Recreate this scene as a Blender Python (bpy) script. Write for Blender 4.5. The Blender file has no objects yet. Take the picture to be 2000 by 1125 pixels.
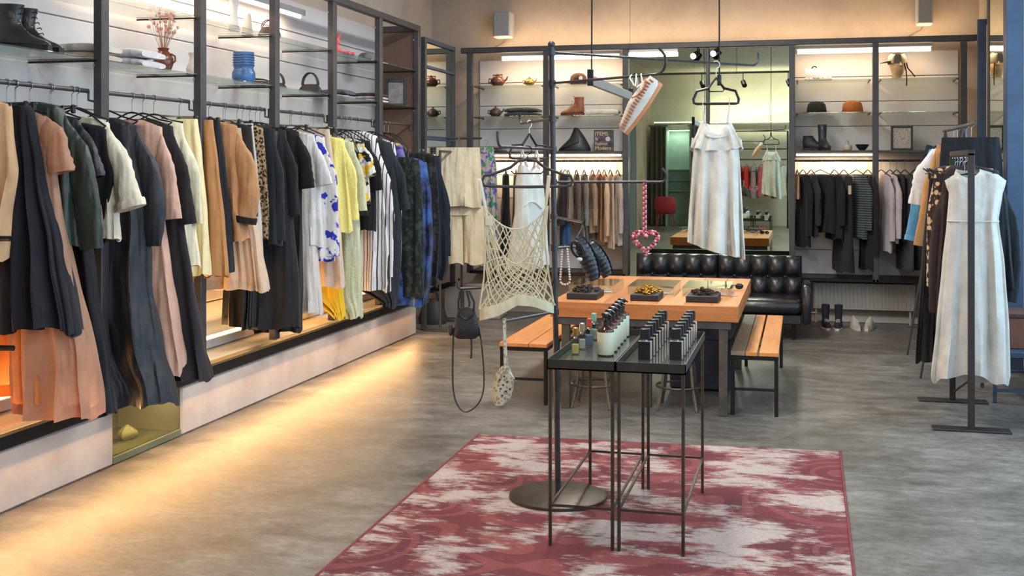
import bpy, math, random
from mathutils import Vector, Matrix
random.seed(7)
SC = bpy.context.scene
COL = SC.collection
PI = math.pi

# ------------------------------------------------------------------ camera
F_PX, HZ_Y, CAM_H = 2250.0, 325.0, 1.65
YAW = math.atan(565.0 / F_PX)
cam_d = bpy.data.cameras.new('camera')
cam_d.sensor_width = 36.0
cam_d.lens = 36.0 * F_PX / 2000.0
cam_d.shift_y = -(562.5 - HZ_Y) / 2000.0
cam_d.clip_end = 200
cam = bpy.data.objects.new('camera', cam_d)
cam.location = (0, 0, CAM_H)
cam.rotation_euler = (PI / 2, 0, YAW)
COL.objects.link(cam)
SC.camera = cam

# ------------------------------------------------------------------ colour management
vs = SC.view_settings
vs.view_transform = 'Standard'
vs.look = 'None'
vs.exposure = 0.0
vs.gamma = 1.0
vs.use_curve_mapping = False
try:
    cy = SC.cycles
    cy.use_denoising = True
    cy.max_bounces = 8
    cy.diffuse_bounces = 4
    cy.glossy_bounces = 4
    cy.transmission_bounces = 6
    cy.transparent_max_bounces = 16
    cy.sample_clamp_indirect = 6.0
    cy.caustics_reflective = False
    cy.caustics_refractive = False
except Exception:
    pass


def lin(c):
    out = []
    for v in c[:3]:
        v = v / 255.0
        out.append(v / 12.92 if v <= 0.04045 else ((v + 0.055) / 1.055) ** 2.4)
    return tuple(out) + (1.0,)


# ------------------------------------------------------------------ world (overcast daylight outside the shop windows)
wd = bpy.data.worlds.new('overcast_sky')
SC.world = wd
wd.use_nodes = True
bgn = wd.node_tree.nodes['Background']
bgn.inputs['Color'].default_value = lin((196, 214, 240))
bgn.inputs['Strength'].default_value = 1.0

# ------------------------------------------------------------------ lights
WARM = (1.0, 0.70, 0.40)
AMBER = (1.0, 0.50, 0.17)
SOFTW = (1.0, 0.80, 0.58)
DAY = (0.66, 0.83, 1.0)


def area(name, loc, target, sx, sy, power, color):
    d = bpy.data.lights.new(name, 'AREA')
    d.shape = 'RECTANGLE'
    d.size, d.size_y = sx, sy
    d.energy = power
    d.color = color
    o = bpy.data.objects.new(name, d)
    o.location = loc
    v = Vector(target) - Vector(loc)
    o.rotation_euler = v.to_track_quat('-Z', 'Y').to_euler()
    COL.objects.link(o)
    return o


def strip(name, p0, p1, normal, width, power, color):
    """long thin area light between p0 and p1 shining along normal"""
    p0, p1, n = Vector(p0), Vector(p1), Vector(normal).normalized()
    d = bpy.data.lights.new(name, 'AREA')
    d.shape = 'RECTANGLE'
    L = (p1 - p0).length
    d.size, d.size_y = L, width
    d.energy = power
    d.color = color
    o = bpy.data.objects.new(name, d)
    x = (p1 - p0).normalized()
    z = -n
    y = z.cross(x).normalized()
    x = y.cross(z).normalized()
    m = Matrix((x, y, z)).transposed().to_4x4()
    m.translation = (p0 + p1) / 2
    o.matrix_world = m
    COL.objects.link(o)
    return o


# daylight coming through the shop-front windows in the right wall and an added window behind the camera
area('daylight_side_window', (2.3, 5.4, 2.1), (0.0, 5.4, 1.2), 8.6, 2.9, 300, DAY)
area('added_front_window_light', (0.85, -8.15, 2.3), (0.6, 0, 1.9), 1.5, 2.7, 90, (0.86, 0.93, 1.0))
# strip lamps of the shelving, with added fills for niche and floor
strip('lamp_left_top', (-3.98, 5.9, 2.86), (-3.98, 8.72, 2.86), (-0.2, 0, -1), 0.05, 17, (1.0, .66, .45))
strip('niche_fill_light', (-3.75, 5.7, 0.28), (-3.75, 6.3, 0.28), (-0.5, 0, -1), 0.02, 1.5, (1.0, .88, .62))  # added fill strip that brightens the inside of the niche
strip('lamp_left_low', (-4.02, 2.9, 0.47), (-4.02, 10.9, 0.47), (0.55, 0, 1), 0.04, 60, AMBER)
strip('floor_pool_fill', (-3.648, 2.9, 0.285), (-3.648, 10.7, 0.285), (0.88, 0, -.42), 0.03, 54, (1.0, .53, .19))  # added strip under the beam edge, makes the warm pool on the floor
strip('lamp_back_top_left', (-3.25, 12.42, 2.80), (-1.90, 12.42, 2.80), (0, 0.3, -1), 0.05, 9, WARM)
strip('lamp_back_top_right', (-0.06, 12.42, 2.80), (1.30, 12.42, 2.80), (0, 0.3, -1), 0.05, 8, WARM)
strip('lamp_back_cornice', (-3.4, 12.50, 2.985), (1.6, 12.50, 2.985), (0, 0.25, 1), 0.05, 20, (1.0, .70, .38))
strip('lamp_back_mid_left', (-3.6, 12.52, 1.775), (-1.92, 12.52, 1.775), (0, 0.3, -1), 0.04, 18, WARM)
strip('lamp_back_mid_right', (-0.05, 12.52, 1.775), (0.72, 12.52, 1.775), (0, 0.3, -1), 0.04, 8, WARM)
# added ceiling fill lights (their housings hang from the ceiling, above the frame)
CEIL_FILLS = [(0.75, 2.0), (-1.3, 5.6), (-1.3, 9.2), (0.85, -3.5)]
for i, (x, y) in enumerate(CEIL_FILLS):
    strip('ceiling_fill_light', (x, y - 1.2, 3.93), (x, y + 1.2, 3.93), (0, 0, -1), 0.5, 180 if y < 0 else (140 if y > 9 else 100), (1.0, 0.95, 0.88))

# ------------------------------------------------------------------ unprojection of photograph pixels into the room
FW = Vector((-math.sin(YAW), math.cos(YAW), 0))
RT = Vector((math.cos(YAW), math.sin(YAW), 0))
CP = Vector((0, 0, CAM_H))


def ray(x, y):
    return FW + RT * ((x - 1000.0) / F_PX) + Vector((0, 0, (HZ_Y - y) / F_PX))


def on_d(x, y, d):
    return CP + ray(x, y) * d


def on_z(x, y, z=0.0):
    r = ray(x, y)
    return CP + r * ((z - CAM_H) / r.z)


def on_X(x, y, X):
    r = ray(x, y)
    return CP + r * (X / r.x)


def on_Y(x, y, Y):
    r = ray(x, y)
    return CP + r * (Y / r.y)


# ------------------------------------------------------------------ materials
MATS = {}


def nodes_of(m):
    m.use_nodes = True
    nt = m.node_tree
    return nt, nt.nodes, nt.links, nt.nodes['Principled BSDF']


def tex_coord(nt, scale=(1, 1, 1), src='Object', rot=(0, 0, 0)):
    tc = nt.nodes.new('ShaderNodeTexCoord')
    mp = nt.nodes.new('ShaderNodeMapping')
    mp.inputs['Scale'].default_value = scale
    mp.inputs['Rotation'].default_value = rot
    nt.links.new(tc.outputs[src], mp.inputs['Vector'])
    return mp.outputs['Vector']


def noise(nt, vec, scale, detail=4, rough=0.55):
    n = nt.nodes.new('ShaderNodeTexNoise')
    n.inputs['Scale'].default_value = scale
    n.inputs['Detail'].default_value = detail
    n.inputs['Roughness'].default_value = rough
    nt.links.new(vec, n.inputs['Vector'])
    return n


def ramp(nt, fac, stops):
    r = nt.nodes.new('ShaderNodeValToRGB')
    els = r.color_ramp.elements
    while len(els) > 1:
        els.remove(els[-1])
    els[0].position, els[0].color = stops[0][0], stops[0][1]
    for p, c in stops[1:]:
        e = els.new(p)
        e.color = c
    nt.links.new(fac, r.inputs['Fac'])
    return r


def mixrgb(nt, fac, a, b, mode='MIX'):
    n = nt.nodes.new('ShaderNodeMix')
    n.data_type = 'RGBA'
    n.blend_type = mode
    for sock, val in ((n.inputs[0], fac), (n.inputs[6], a), (n.inputs[7], b)):
        if hasattr(val, 'links'):
            nt.links.new(val, sock)
        else:
            sock.default_value = val
    return n.outputs[2]


def bump(nt, height, strength, dist=0.01):
    b = nt.nodes.new('ShaderNodeBump')
    b.inputs['Strength'].default_value = strength
    b.inputs['Distance'].default_value = dist
    nt.links.new(height, b.inputs['Height'])
    return b.outputs['Normal']


def mat(name, c, rough=0.5, metal=0.0, var=0.12, vscale=6.0, bmp=0.0, bscale=60.0, spec=0.5, coat=0.0):
    if name in MATS:
        return MATS[name]
    m = bpy.data.materials.new(name)
    nt, N, L, B = nodes_of(m)
    base = lin(c)
    v = tex_coord(nt)
    n = noise(nt, v, vscale)
    dark = tuple(x * (1 - var) for x in base[:3]) + (1,)
    lite = tuple(min(1, x * (1 + var)) for x in base[:3]) + (1,)
    r = ramp(nt, n.outputs['Fac'], [(0.3, dark), (0.7, lite)])
    L.new(r.outputs['Color'], B.inputs['Base Color'])
    B.inputs['Roughness'].default_value = rough
    B.inputs['Metallic'].default_value = metal
    B.inputs['Specular IOR Level'].default_value = spec
    B.inputs['Coat Weight'].default_value = coat
    if bmp:
        n2 = noise(nt, v, bscale, 3)
        L.new(bump(nt, n2.outputs['Fac'], bmp), B.inputs['Normal'])
    MATS[name] = m
    return m


def emit(name, c, strength):
    if name in MATS:
        return MATS[name]
    m = bpy.data.materials.new(name)
    nt, N, L, B = nodes_of(m)
    B.inputs['Base Color'].default_value = (0.8, 0.8, 0.8, 1)
    B.inputs['Emission Color'].default_value = tuple(c) + (1,)
    B.inputs['Emission Strength'].default_value = strength
    MATS[name] = m
    return m


def glass(name, tint=(228, 240, 234), gloss=0.10, rough=0.02):
    if name in MATS:
        return MATS[name]
    m = bpy.data.materials.new(name)
    m.use_nodes = True
    nt = m.node_tree
    nt.nodes.clear()
    out = nt.nodes.new('ShaderNodeOutputMaterial')
    tr = nt.nodes.new('ShaderNodeBsdfTransparent')
    tr.inputs['Color'].default_value = lin(tint)
    gl = nt.nodes.new('ShaderNodeBsdfGlossy')
    gl.inputs['Color'].default_value = (0.9, 0.95, 0.93, 1)
    gl.inputs['Roughness'].default_value = rough
    lw = nt.nodes.new('ShaderNodeLayerWeight')
    pw = nt.nodes.new('ShaderNodeMath')
    pw.operation = 'POWER'
    pw.inputs[1].default_value = 4.0
    nt.links.new(lw.outputs['Facing'], pw.inputs[0])
    ad = nt.nodes.new('ShaderNodeMath')
    ad.operation = 'MULTIPLY_ADD'
    ad.use_clamp = True
    ad.inputs[1].default_value = 0.7
    ad.inputs[2].default_value = gloss * 0.6
    nt.links.new(pw.outputs[0], ad.inputs[0])
    mx = nt.nodes.new('ShaderNodeMixShader')
    nt.links.new(ad.outputs[0], mx.inputs[0])
    nt.links.new(tr.outputs[0], mx.inputs[1])
    nt.links.new(gl.outputs[0], mx.inputs[2])
    nt.links.new(mx.outputs[0], out.inputs['Surface'])
    MATS[name] = m
    return m


def fabric(c, pat=None, c2=None, rough=0.85, sheen=0.06, transl=0.0, c3=None, scale=1.0):
    """woven cloth: fine weave relief, slight tone variation and an optional print"""
    key = 'cloth_%s_%s_%s_%s_%s_%s_%s' % (c, pat, c2, c3, rough, transl, scale)
    if key in MATS:
        return MATS[key]
    m = bpy.data.materials.new('cloth_' + (pat or 'plain'))
    nt, N, L, B = nodes_of(m)
    v = tex_coord(nt)
    base = lin(c)
    if max(c) < 72:
        base = (base[0] * .78, base[1] * .74, base[2] * .66, 1.0)
    n = noise(nt, v, 14, 5)
    col = ramp(nt, n.outputs['Fac'], [(0.28, tuple(x * 0.90 for x in base[:3]) + (1,)),
                                      (0.72, tuple(min(1, x * 1.06) for x in base[:3]) + (1,))]).outputs['Color']
    if pat:
        b2 = lin(c2)
        if pat == 'stripe':
            w = N.new('ShaderNodeTexWave')
            w.bands_direction = 'X'
            w.inputs['Scale'].default_value = 10 * scale
            w.inputs['Distortion'].default_value = 0.6
            w.inputs['Detail'].default_value = 1
            L.new(v, w.inputs['Vector'])
            f = ramp(nt, w.outputs['Fac'], [(0.0, (1, 1, 1, 1)), (0.10, (1, 1, 1, 1)), (0.16, (0, 0, 0, 1))]).outputs['Color']
            col = mixrgb(nt, f, col, b2)
        elif pat == 'hstripe':
            w = N.new('ShaderNodeTexWave')
            w.bands_direction = 'Z'
            w.inputs['Scale'].default_value = 8 * scale
            w.inputs['Distortion'].default_value = 0.4
            L.new(v, w.inputs['Vector'])
            f = ramp(nt, w.outputs['Fac'], [(0.35, (0, 0, 0, 1)), (0.5, (1, 1, 1, 1))]).outputs['Color']
            col = mixrgb(nt, f, col, b2)
        elif pat == 'leopard':
            w = N.new('ShaderNodeTexVoronoi')
            w.inputs['Scale'].default_value = 48 * scale
            L.new(v, w.inputs['Vector'])
            f = ramp(nt, w.outputs['Distance'], [(0.40, (1, 1, 1, 1)), (0.50, (0, 0, 0, 1))]).outputs['Color']
            col = mixrgb(nt, f, col, b2)
        elif pat in ('floral', 'print'):
            w = noise(nt, v, (9 if pat == 'floral' else 5) * scale, 2)
            f = ramp(nt, w.outputs['Fac'], [(0.52, (0, 0, 0, 1)), (0.56, (1, 1, 1, 1))]).outputs['Color']
            col = mixrgb(nt, f, col, b2)
            if c3:
                vo = tex_coord(nt, (1, 1, 1), 'Object', (0.7, 0.4, 1.1))
                w2 = noise(nt, vo, 7 * scale, 2)
                f2 = ramp(nt, w2.outputs['Fac'], [(0.56, (0, 0, 0, 1)), (0.60, (1, 1, 1, 1))]).outputs['Color']
                col = mixrgb(nt, f2, col, lin(c3))
        elif pat == 'wash':
            w = noise(nt, v, 4.5 * scale, 4)
            stops = [(0.42, base), (0.58, b2)]
            if c3:
                stops.append((0.74, lin(c3)))
            col = ramp(nt, w.outputs['Fac'], stops).outputs['Color']
        elif pat == 'tweed':
            w = noise(nt, v, 160 * scale, 2)
            f = ramp(nt, w.outputs['Fac'], [(0.42, (0, 0, 0, 1)), (0.58, (1, 1, 1, 1))]).outputs['Color']
            col = mixrgb(nt, f, col, b2)
    L.new(col, B.inputs['Base Color'])
    B.inputs['Roughness'].default_value = rough
    B.inputs['Sheen Weight'].default_value = sheen
    B.inputs['Specular IOR Level'].default_value = 0.25 if rough > 0.6 else 0.5
    wv = noise(nt, tex_coord(nt, (1, 1, 0.35)), 55, 4)
    dr = noise(nt, tex_coord(nt, (1, 1, 0.16), 'Object', (0.05, 0.09, 0.0)), 10, 2.0, .5)
    cr = noise(nt, tex_coord(nt, (1, 1, 0.75), 'Object', (0.4, 0.5, 0.0)), 7, 2.5, .5)
    sm = N.new('ShaderNodeMath'); sm.operation = 'MULTIPLY_ADD'
    L.new(cr.outputs['Fac'], sm.inputs[0]); sm.inputs[1].default_value = .45
    L.new(dr.outputs['Fac'], sm.inputs[2])
    b1 = N.new('ShaderNodeBump'); b1.inputs['Strength'].default_value = .8; b1.inputs['Distance'].default_value = .06
    L.new(sm.outputs[0], b1.inputs['Height'])
    b2_ = N.new('ShaderNodeBump'); b2_.inputs['Strength'].default_value = .18; b2_.inputs['Distance'].default_value = .01
    L.new(wv.outputs['Fac'], b2_.inputs['Height']); L.new(b1.outputs['Normal'], b2_.inputs['Normal'])
    L.new(b2_.outputs['Normal'], B.inputs['Normal'])
    if transl > 0:
        t = N.new('ShaderNodeBsdfTranslucent')
        L.new(col, t.inputs['Color'])
        mx = N.new('ShaderNodeMixShader')
        mx.inputs[0].default_value = transl
        out = N['Material Output']
        L.new(B.outputs[0], mx.inputs[1])
        L.new(t.outputs[0], mx.inputs[2])
        L.new(mx.outputs[0], out.inputs['Surface'])
    MATS[key] = m
    return m


# ------------------------------------------------------------------ mesh building
class MB:
    def __init__(self):
        self.v, self.f = [], []

    def add(self, vs, fs):
        o = len(self.v)
        self.v.extend([tuple(p) for p in vs])
        self.f.extend([tuple(i + o for i in q) for q in fs])
        return self

    def box(self, c, s, rz=0.0, bev=0.0):
        hx, hy, hz = s[0] / 2, s[1] / 2, s[2] / 2
        ca, sa = math.cos(rz), math.sin(rz)
        if bev <= 0:
            pts = [(x, y, z) for z in (-hz, hz) for x, y in ((-hx, -hy), (hx, -hy), (hx, hy), (-hx, hy))]
            fs = [(0, 3, 2, 1), (4, 5, 6, 7), (0, 1, 5, 4), (1, 2, 6, 5), (2, 3, 7, 6), (3, 0, 4, 7)]
        else:
            b = min(bev, hx * .95, hy * .95, hz * .95)
            def loop(x, y, z, b2):
                return [(-x + b2, -y, z), (x - b2, -y, z), (x, -y + b2, z), (x, y - b2, z), (x - b2, y, z), (-x + b2, y, z), (-x, y - b2, z), (-x, -y + b2, z)]
            pts = loop(hx - b, hy - b, -hz, b * .5) + loop(hx, hy, -hz + b, b) + loop(hx, hy, hz - b, b) + loop(hx - b, hy - b, hz, b * .5)
            fs = [tuple(range(7, -1, -1)), tuple(range(24, 32))]
            for k in range(3):
                for i in range(8):
                    j = (i + 1) % 8
                    fs.append((k * 8 + i, k * 8 + j, k * 8 + 8 + j, k * 8 + 8 + i))
        return self.add([(c[0] + x * ca - y * sa, c[1] + x * sa + y * ca, c[2] + z) for x, y, z in pts], fs)

    def bb(self, x0, x1, y0, y1, z0, z1, bev=0.0):
        return self.box(((x0 + x1) / 2, (y0 + y1) / 2, (z0 + z1) / 2), (abs(x1 - x0), abs(y1 - y0), abs(z1 - z0)), 0, bev)

    def loft(self, rings, cap0=True, cap1=True, closed=True):
        n = len(rings[0])
        vs = [p for r in rings for p in r]
        fs = []
        m = n if closed else n - 1
        for k in range(len(rings) - 1):
            for i in range(m):
                j = (i + 1) % n
                fs.append((k * n + i, k * n + j, k * n + n + j, k * n + n + i))
        if cap0:
            fs.append(tuple(range(n - 1, -1, -1)))
        if cap1:
            fs.append(tuple(range((len(rings) - 1) * n, len(rings) * n)))
        return self.add(vs, fs)

    def tube(self, path, r, n=8, closed=False, flat=1.0):
        P = [Vector(p) for p in path]
        k = len(P)
        rr = r if isinstance(r, (list, tuple)) else [r] * k
        rings = []
        up = None
        for i in range(k):
            if closed:
                t = P[(i + 1) % k] - P[i - 1]
            else:
                t = P[min(i + 1, k - 1)] - P[max(i - 1, 0)]
            if t.length < 1e-9:
                t = Vector((0, 0, 1))
            t.normalize()
            if up is None:
                up = Vector((0, 0, 1)) if abs(t.z) < 0.9 else Vector((1, 0, 0))
            a = t.cross(up)
            if a.length < 1e-6:
                a = t.cross(Vector((0, 1, 0)))
            a.normalize()
            b = a.cross(t).normalized()
            up = b
            rings.append([P[i] + (a * math.cos(q) + b * math.sin(q) * flat) * rr[i] for q in (2 * PI * j / n for j in range(n))])
        if closed:
            rings.append(rings[0])
            return self.loft(rings, False, False)
        return self.loft(rings)

    def cyl(self, p0, p1, r0, r1=None, n=12):
        return self.tube([p0, p1], [r0, r0 if r1 is None else r1], n)

    def lathe(self, prof, c=(0, 0, 0), n=20, sx=1.0, sy=1.0):
        rings = [[(c[0] + r * sx * math.cos(2 * PI * j / n), c[1] + r * sy * math.sin(2 * PI * j / n), c[2] + z) for j in range(n)] for r, z in prof]
        return self.loft(rings)

    def ball(self, c, r, nu=10, nv=7):
        if not isinstance(r, (tuple, list)):
            r = (r, r, r)
        rings = []
        for i in range(1, nv):
            a = -PI / 2 + PI * i / nv
            rings.append([(c[0] + r[0] * math.cos(a) * math.cos(2 * PI * j / nu), c[1] + r[1] * math.cos(a) * math.sin(2 * PI * j / nu), c[2] + r[2] * math.sin(a)) for j in range(nu)])
        return self.loft(rings)

    def prism(self, poly, axis, a0, a1):
        """extrude a 2-D polygon along axis ('x','y','z') from a0 to a1"""
        def p3(u, v, a):
            return {'x': (a, u, v), 'y': (u, a, v), 'z': (u, v, a)}[axis]
        return self.loft([[p3(u, v, a0) for u, v in poly], [p3(u, v, a1) for u, v in poly]])

    def xf(self, m):
        self.v = [tuple(m @ Vector(p)) for p in self.v]
        return self

    def build(self, name, material, parent=None, world=True, smooth=35, bevel=0.0, label=None):
        me = bpy.data.meshes.new(name)
        vs = self.v
        if parent is not None and world:
            off = world_loc(parent)
            vs = [(p[0] - off[0], p[1] - off[1], p[2] - off[2]) for p in vs]
        me.from_pydata(vs, [], self.f)
        me.validate()
        me.materials.append(material)
        if smooth:
            me.polygons.foreach_set('use_smooth', [True] * len(me.polygons))
            me.set_sharp_from_angle(angle=math.radians(smooth))
        me.update()
        import bmesh as _b
        bm = _b.new()
        bm.from_mesh(me)
        _b.ops.recalc_face_normals(bm, faces=bm.faces)
        bm.to_mesh(me)
        bm.free()
        o = bpy.data.objects.new(name, me)
        COL.objects.link(o)
        if parent is not None:
            o.parent = parent
        if bevel:
            md = o.modifiers.new('bevel', 'BEVEL')
            md.width = bevel
            md.segments = 2
            md.limit_method = 'ANGLE'
        if label:
            o['label'] = label
        return o


def smooth_path(P, k=5):
    P = [Vector(p) for p in P]
    out = []
    for i in range(len(P) - 1):
        a, b, c, d = P[max(0, i - 1)], P[i], P[i + 1], P[min(len(P) - 1, i + 2)]
        for j in range(k):
            t = j / k
            out.append(.5 * ((2 * b) + (c - a) * t + (2 * a - 5 * b + 4 * c - d) * t * t + (3 * b - a - 3 * c + d) * t ** 3))
    return out + [P[-1]]


def world_loc(o):
    p = Vector((0, 0, 0))
    while o is not None:
        p += o.location
        o = o.parent
    return p


def tag(o, label, cat, group=None, kind=None):
    if label:
        o['label'] = label
    if cat:
        o['category'] = cat
    if group:
        o['group'] = group
    if kind:
        o['kind'] = kind
    return o


def thing(name, label, cat, loc=(0, 0, 0), rz=0.0, group=None):
    o = bpy.data.objects.new(name, None)
    o.empty_display_size = 0.1
    COL.objects.link(o)
    o.location = loc
    o.rotation_euler = (0, 0, rz)
    return tag(o, label, cat, group)


def struct(name, mb, m, label=None, parent=None, **k):
    o = mb.build(name, m, parent, **k)
    if parent is None:
        o['kind'] = 'structure'
        o['category'] = name.split('_')[0]
    if label:
        o['label'] = label
    return o


def copy_tree(o, parent=None):
    c = o.copy()
    COL.objects.link(c)
    c.parent = parent
    for ch in list(o.children):
        copy_tree(ch, c)
    return c

# ================================================================== THE ROOM
XL, XR, YB, YF, ZC = -4.15, 1.78, 12.72, -8.0, 4.3
lerp2 = lambda a, b, t: a + (b - a) * t
XP, YP = -3.70, 12.30            # planes of the steel posts, left and back

STEEL = mat('dark_painted_steel', (74, 73, 76), 0.45, 0.3, 0.18, 9, 0.08)
STEELB = mat('grey_steel_daylight_blue', (62, 84, 112), 0.45, 0.25, 0.14, 6, 0.06)  # grey steel with the bluish daylight mixed into its colour
IRON = mat('raw_brown_iron', (74, 66, 58), 0.42, 0.75, 0.3, 14, 0.12)
BLACKM = mat('black_metal', (30, 30, 33), 0.4, 0.5, 0.2, 10)
BLACKP = mat('black_plastic', (22, 22, 24), 0.38, 0.0, 0.15)
CHROME = mat('worn_chrome', (180, 180, 184), 0.25, 1.0, 0.1)
WHITEB = mat('white_painted_board', (206, 203, 206), 0.6, 0, 0.05, 2.5, 0.05, 40)
WHITEP = mat('white_paint', (215, 213, 210), 0.5, 0, 0.05, 3)
GLASS = glass('clear_shelf_glass', (238, 244, 241), 0.09)
PANE = glass('window_glass', (236, 244, 246), 0.06)
ACRYL = glass('clear_acrylic', (244, 248, 248), 0.07)


def plaster(name, c, stain, s=1.2):
    m = bpy.data.materials.new(name)
    nt, N, L, B = nodes_of(m)
    v = tex_coord(nt)
    n = noise(nt, v, s, 7, 0.62)
    n2 = noise(nt, v, 22, 5)
    col = ramp(nt, n.outputs['Fac'], [(0.32, lin(stain)), (0.62, lin(c))]).outputs['Color']
    col = mixrgb(nt, 0.10, col, n2.outputs['Color'], 'MULTIPLY')
    L.new(col, B.inputs['Base Color'])
    B.inputs['Roughness'].default_value = 0.82
    L.new(bump(nt, n2.outputs['Fac'], 0.12), B.inputs['Normal'])
    return m


def concrete_floor():
    m = bpy.data.materials.new('polished_concrete')
    nt, N, L, B = nodes_of(m)
    v = tex_coord(nt)
    big = noise(nt, v, 0.8, 7, 0.68)
    mid = noise(nt, tex_coord(nt, (1, 1.8, 1)), 3.0, 9, 0.75)
    fine = noise(nt, tex_coord(nt, (1, 1.7, 1)), 16, 8, 0.78)
    c1 = ramp(nt, big.outputs['Fac'], [(0.36, lin(FLOOR_D)), (0.64, lin(FLOOR_L))]).outputs['Color']
    c2 = ramp(nt, mid.outputs['Fac'], [(0.38, (0.52, 0.50, 0.48, 1)), (0.50, (.82, .81, .80, 1)), (0.63, (1.18, 1.18, 1.18, 1))]).outputs['Color']
    c3 = ramp(nt, fine.outputs['Fac'], [(0.40, (0.60, 0.59, 0.58, 1)), (0.58, (1.12, 1.12, 1.12, 1))]).outputs['Color']
    col = mixrgb(nt, 0.85, c1, c2, 'MULTIPLY')
    col = mixrgb(nt, 0.7, col, c3, 'MULTIPLY')
    L.new(col, B.inputs['Base Color'])
    rr = ramp(nt, mid.outputs['Fac'], [(0.3, (0.30, 0.30, 0.30, 1)), (0.7, (0.46, 0.46, 0.46, 1))]).outputs['Color']
    L.new(rr, B.inputs['Roughness'])
    B.inputs['Specular IOR Level'].default_value = 0.55
    L.new(bump(nt, fine.outputs['Fac'], 0.10, 0.004), B.inputs['Normal'])
    return m


FLOOR_D, FLOOR_L = (98, 95, 90), (140, 137, 132)
PL_BACK = plaster('bare_cream_plaster', (192, 176, 162), (170, 154, 142))
PL_LEFT = plaster('pale_warm_plaster', (206, 192, 178), (182, 168, 156))
PL_BASE = plaster('painted_concrete_base', (214, 200, 190), (196, 178, 168), 2.2)

struct('floor', MB().bb(XL - .1, XR + .9, YF - .1, YB + .1, -0.1, 0.0), concrete_floor(), 'mottled grey polished concrete shop floor')
struct('ceiling', MB().bb(XL - .1, XR + .1, YF - .1, YB + .1, ZC, ZC + .1), mat('ceiling_paint', (212, 206, 198), 0.8))
struct('wall_left', MB().bb(XL - .1, XL, YF, YB, 0, ZC), PL_LEFT, 'pale plaster wall behind the long shelving')
struct('wall_back', MB().bb(XL - .1, XR + .1, YB, YB + .1, 0, ZC), PL_BACK, 'bare cream plaster wall at the back of the shop')
# wall behind the camera with an added window kept for its light
mb = MB()
mb.bb(XL, .1, YF - .1, YF, 0, ZC).bb(1.6, XR, YF - .1, YF, 0, ZC).bb(.1, 1.6, YF - .1, YF, 0, 0.9).bb(.1, 1.6, YF - .1, YF, 3.7, ZC)
struct('wall_front', mb, plaster('chalk_plaster', (216, 216, 208), (200, 200, 192)))
# right wall with the long shop-front window
WY0, WY1, WZ0, WZ1 = 0.9, 10.05, 0.35, 3.7
mb = MB()
mb.bb(XR, XR + .15, YF, WY0, 0, ZC).bb(XR, XR + .15, WY1, YB, 0, ZC).bb(XR, XR + .15, WY0, WY1, 0, WZ0).bb(XR, XR + .15, WY0, WY1, WZ1, ZC)
struct('wall_right', mb, PL_LEFT)
w1 = MB()
for k in range(6):
    y = WY0 + (WY1 - WY0) * k / 5
    w1.bb(XR + .03, XR + .10, y - .03, y + .03, WZ0, WZ1)
w1.bb(XR + .03, XR + .10, WY0, WY1, WZ0, WZ0 + .06).bb(XR + .03, XR + .10, WY0, WY1, WZ1 - .06, WZ1)
wo = struct('window_1', w1, STEELB, 'long shop-front window with grey steel bars coloured daylight blue')
for k in range(5):
    y0 = WY0 + (WY1 - WY0) * k / 5 + .03
    y1 = WY0 + (WY1 - WY0) * (k + 1) / 5 - .03
    MB().bb(XR + .06, XR + .068, y0, y1, WZ0 + .06, WZ1 - .06).build('pane', PANE, wo)
w2 = MB().bb(.1, 1.6, YF - .07, YF - .02, .9, .96).bb(.1, 1.6, YF - .07, YF - .02, 3.64, 3.7).bb(.1, .16, YF - .07, YF - .02, .9, 3.7).bb(1.54, 1.6, YF - .07, YF - .02, .9, 3.7)
w2o = struct('window_added', w2, STEELB)  # added window, set out of the mirror's view
MB().bb(.16, 1.54, YF - .05, YF - .044, .96, 3.64).build('pane', PANE, w2o)
struct('baseboard_back', MB().bb(-0.05, XR, YB - .025, YB, 0, .07, .006), WHITEP, 'white skirting board under the radiator')

# housings of the added ceiling fill lights, out of frame
for i, (x, y) in enumerate(CEIL_FILLS):
    t = thing('ceiling_fill_panel', ['long added fill light panel above the rug', 'long added fill light panel above the display tables', 'long added fill light panel above the wooden table', 'long added fill light panel near the fitting rooms'][i], 'lamp', (x, y, 3.95), group='added fill light panels')
    MB().bb(x - .28, x + .28, y - 1.25, y + 1.25, 3.96, 4.02, .01).build('housing', WHITEP, t)
    for s in (-1, 1):
        MB().cyl((x, y + s * .9, 4.02), (x, y + s * .9, ZC), .004, n=6).build('suspension_wire', BLACKM, t)

# ------------------------------------------------------------------ left concrete base (plinth) with the glazed niche
NY0, NY1 = on_X(222, 880, -3.68).y, on_X(355, 830, -3.68).y
for lab, a, b in (('painted concrete base left of the glazed niche', 2.3, NY0), ('painted concrete base right of the glazed niche', NY1, 10.78)):
    o = MB().bb(XL, -3.68, a, b, 0, .30, .012).build('concrete_base', PL_BASE)
    tag(o, lab, 'base', None, 'structure')
nt_ = thing('glazed_niche', 'olive lit niche behind glass in the low concrete base', 'niche', (-3.9, (NY0 + NY1) / 2, 0))
OLIVE = plaster('olive_plaster', (150, 142, 104), (122, 114, 82), 3)
MB().bb(XL + .005, XL + .03, NY0, NY1, 0.0, .30).build('back_panel', OLIVE, nt_)
MB().bb(XL + .03, -3.70, NY0 + .002, NY1 - .002, 0.002, .03).build('niche_floor', OLIVE, nt_)
MB().bb(-3.70, -3.69, NY0 + .003, NY1 - .003, 0.045, .30).build('pane', glass('olive_glass', (226, 224, 196), 0.10), nt_)
MB().bb(-3.71, -3.682, NY0 + .003, NY1 - .003, 0.002, .045, .004).build('sill', mat('grey_green_sill', (112, 118, 92), .5), nt_)
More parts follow.
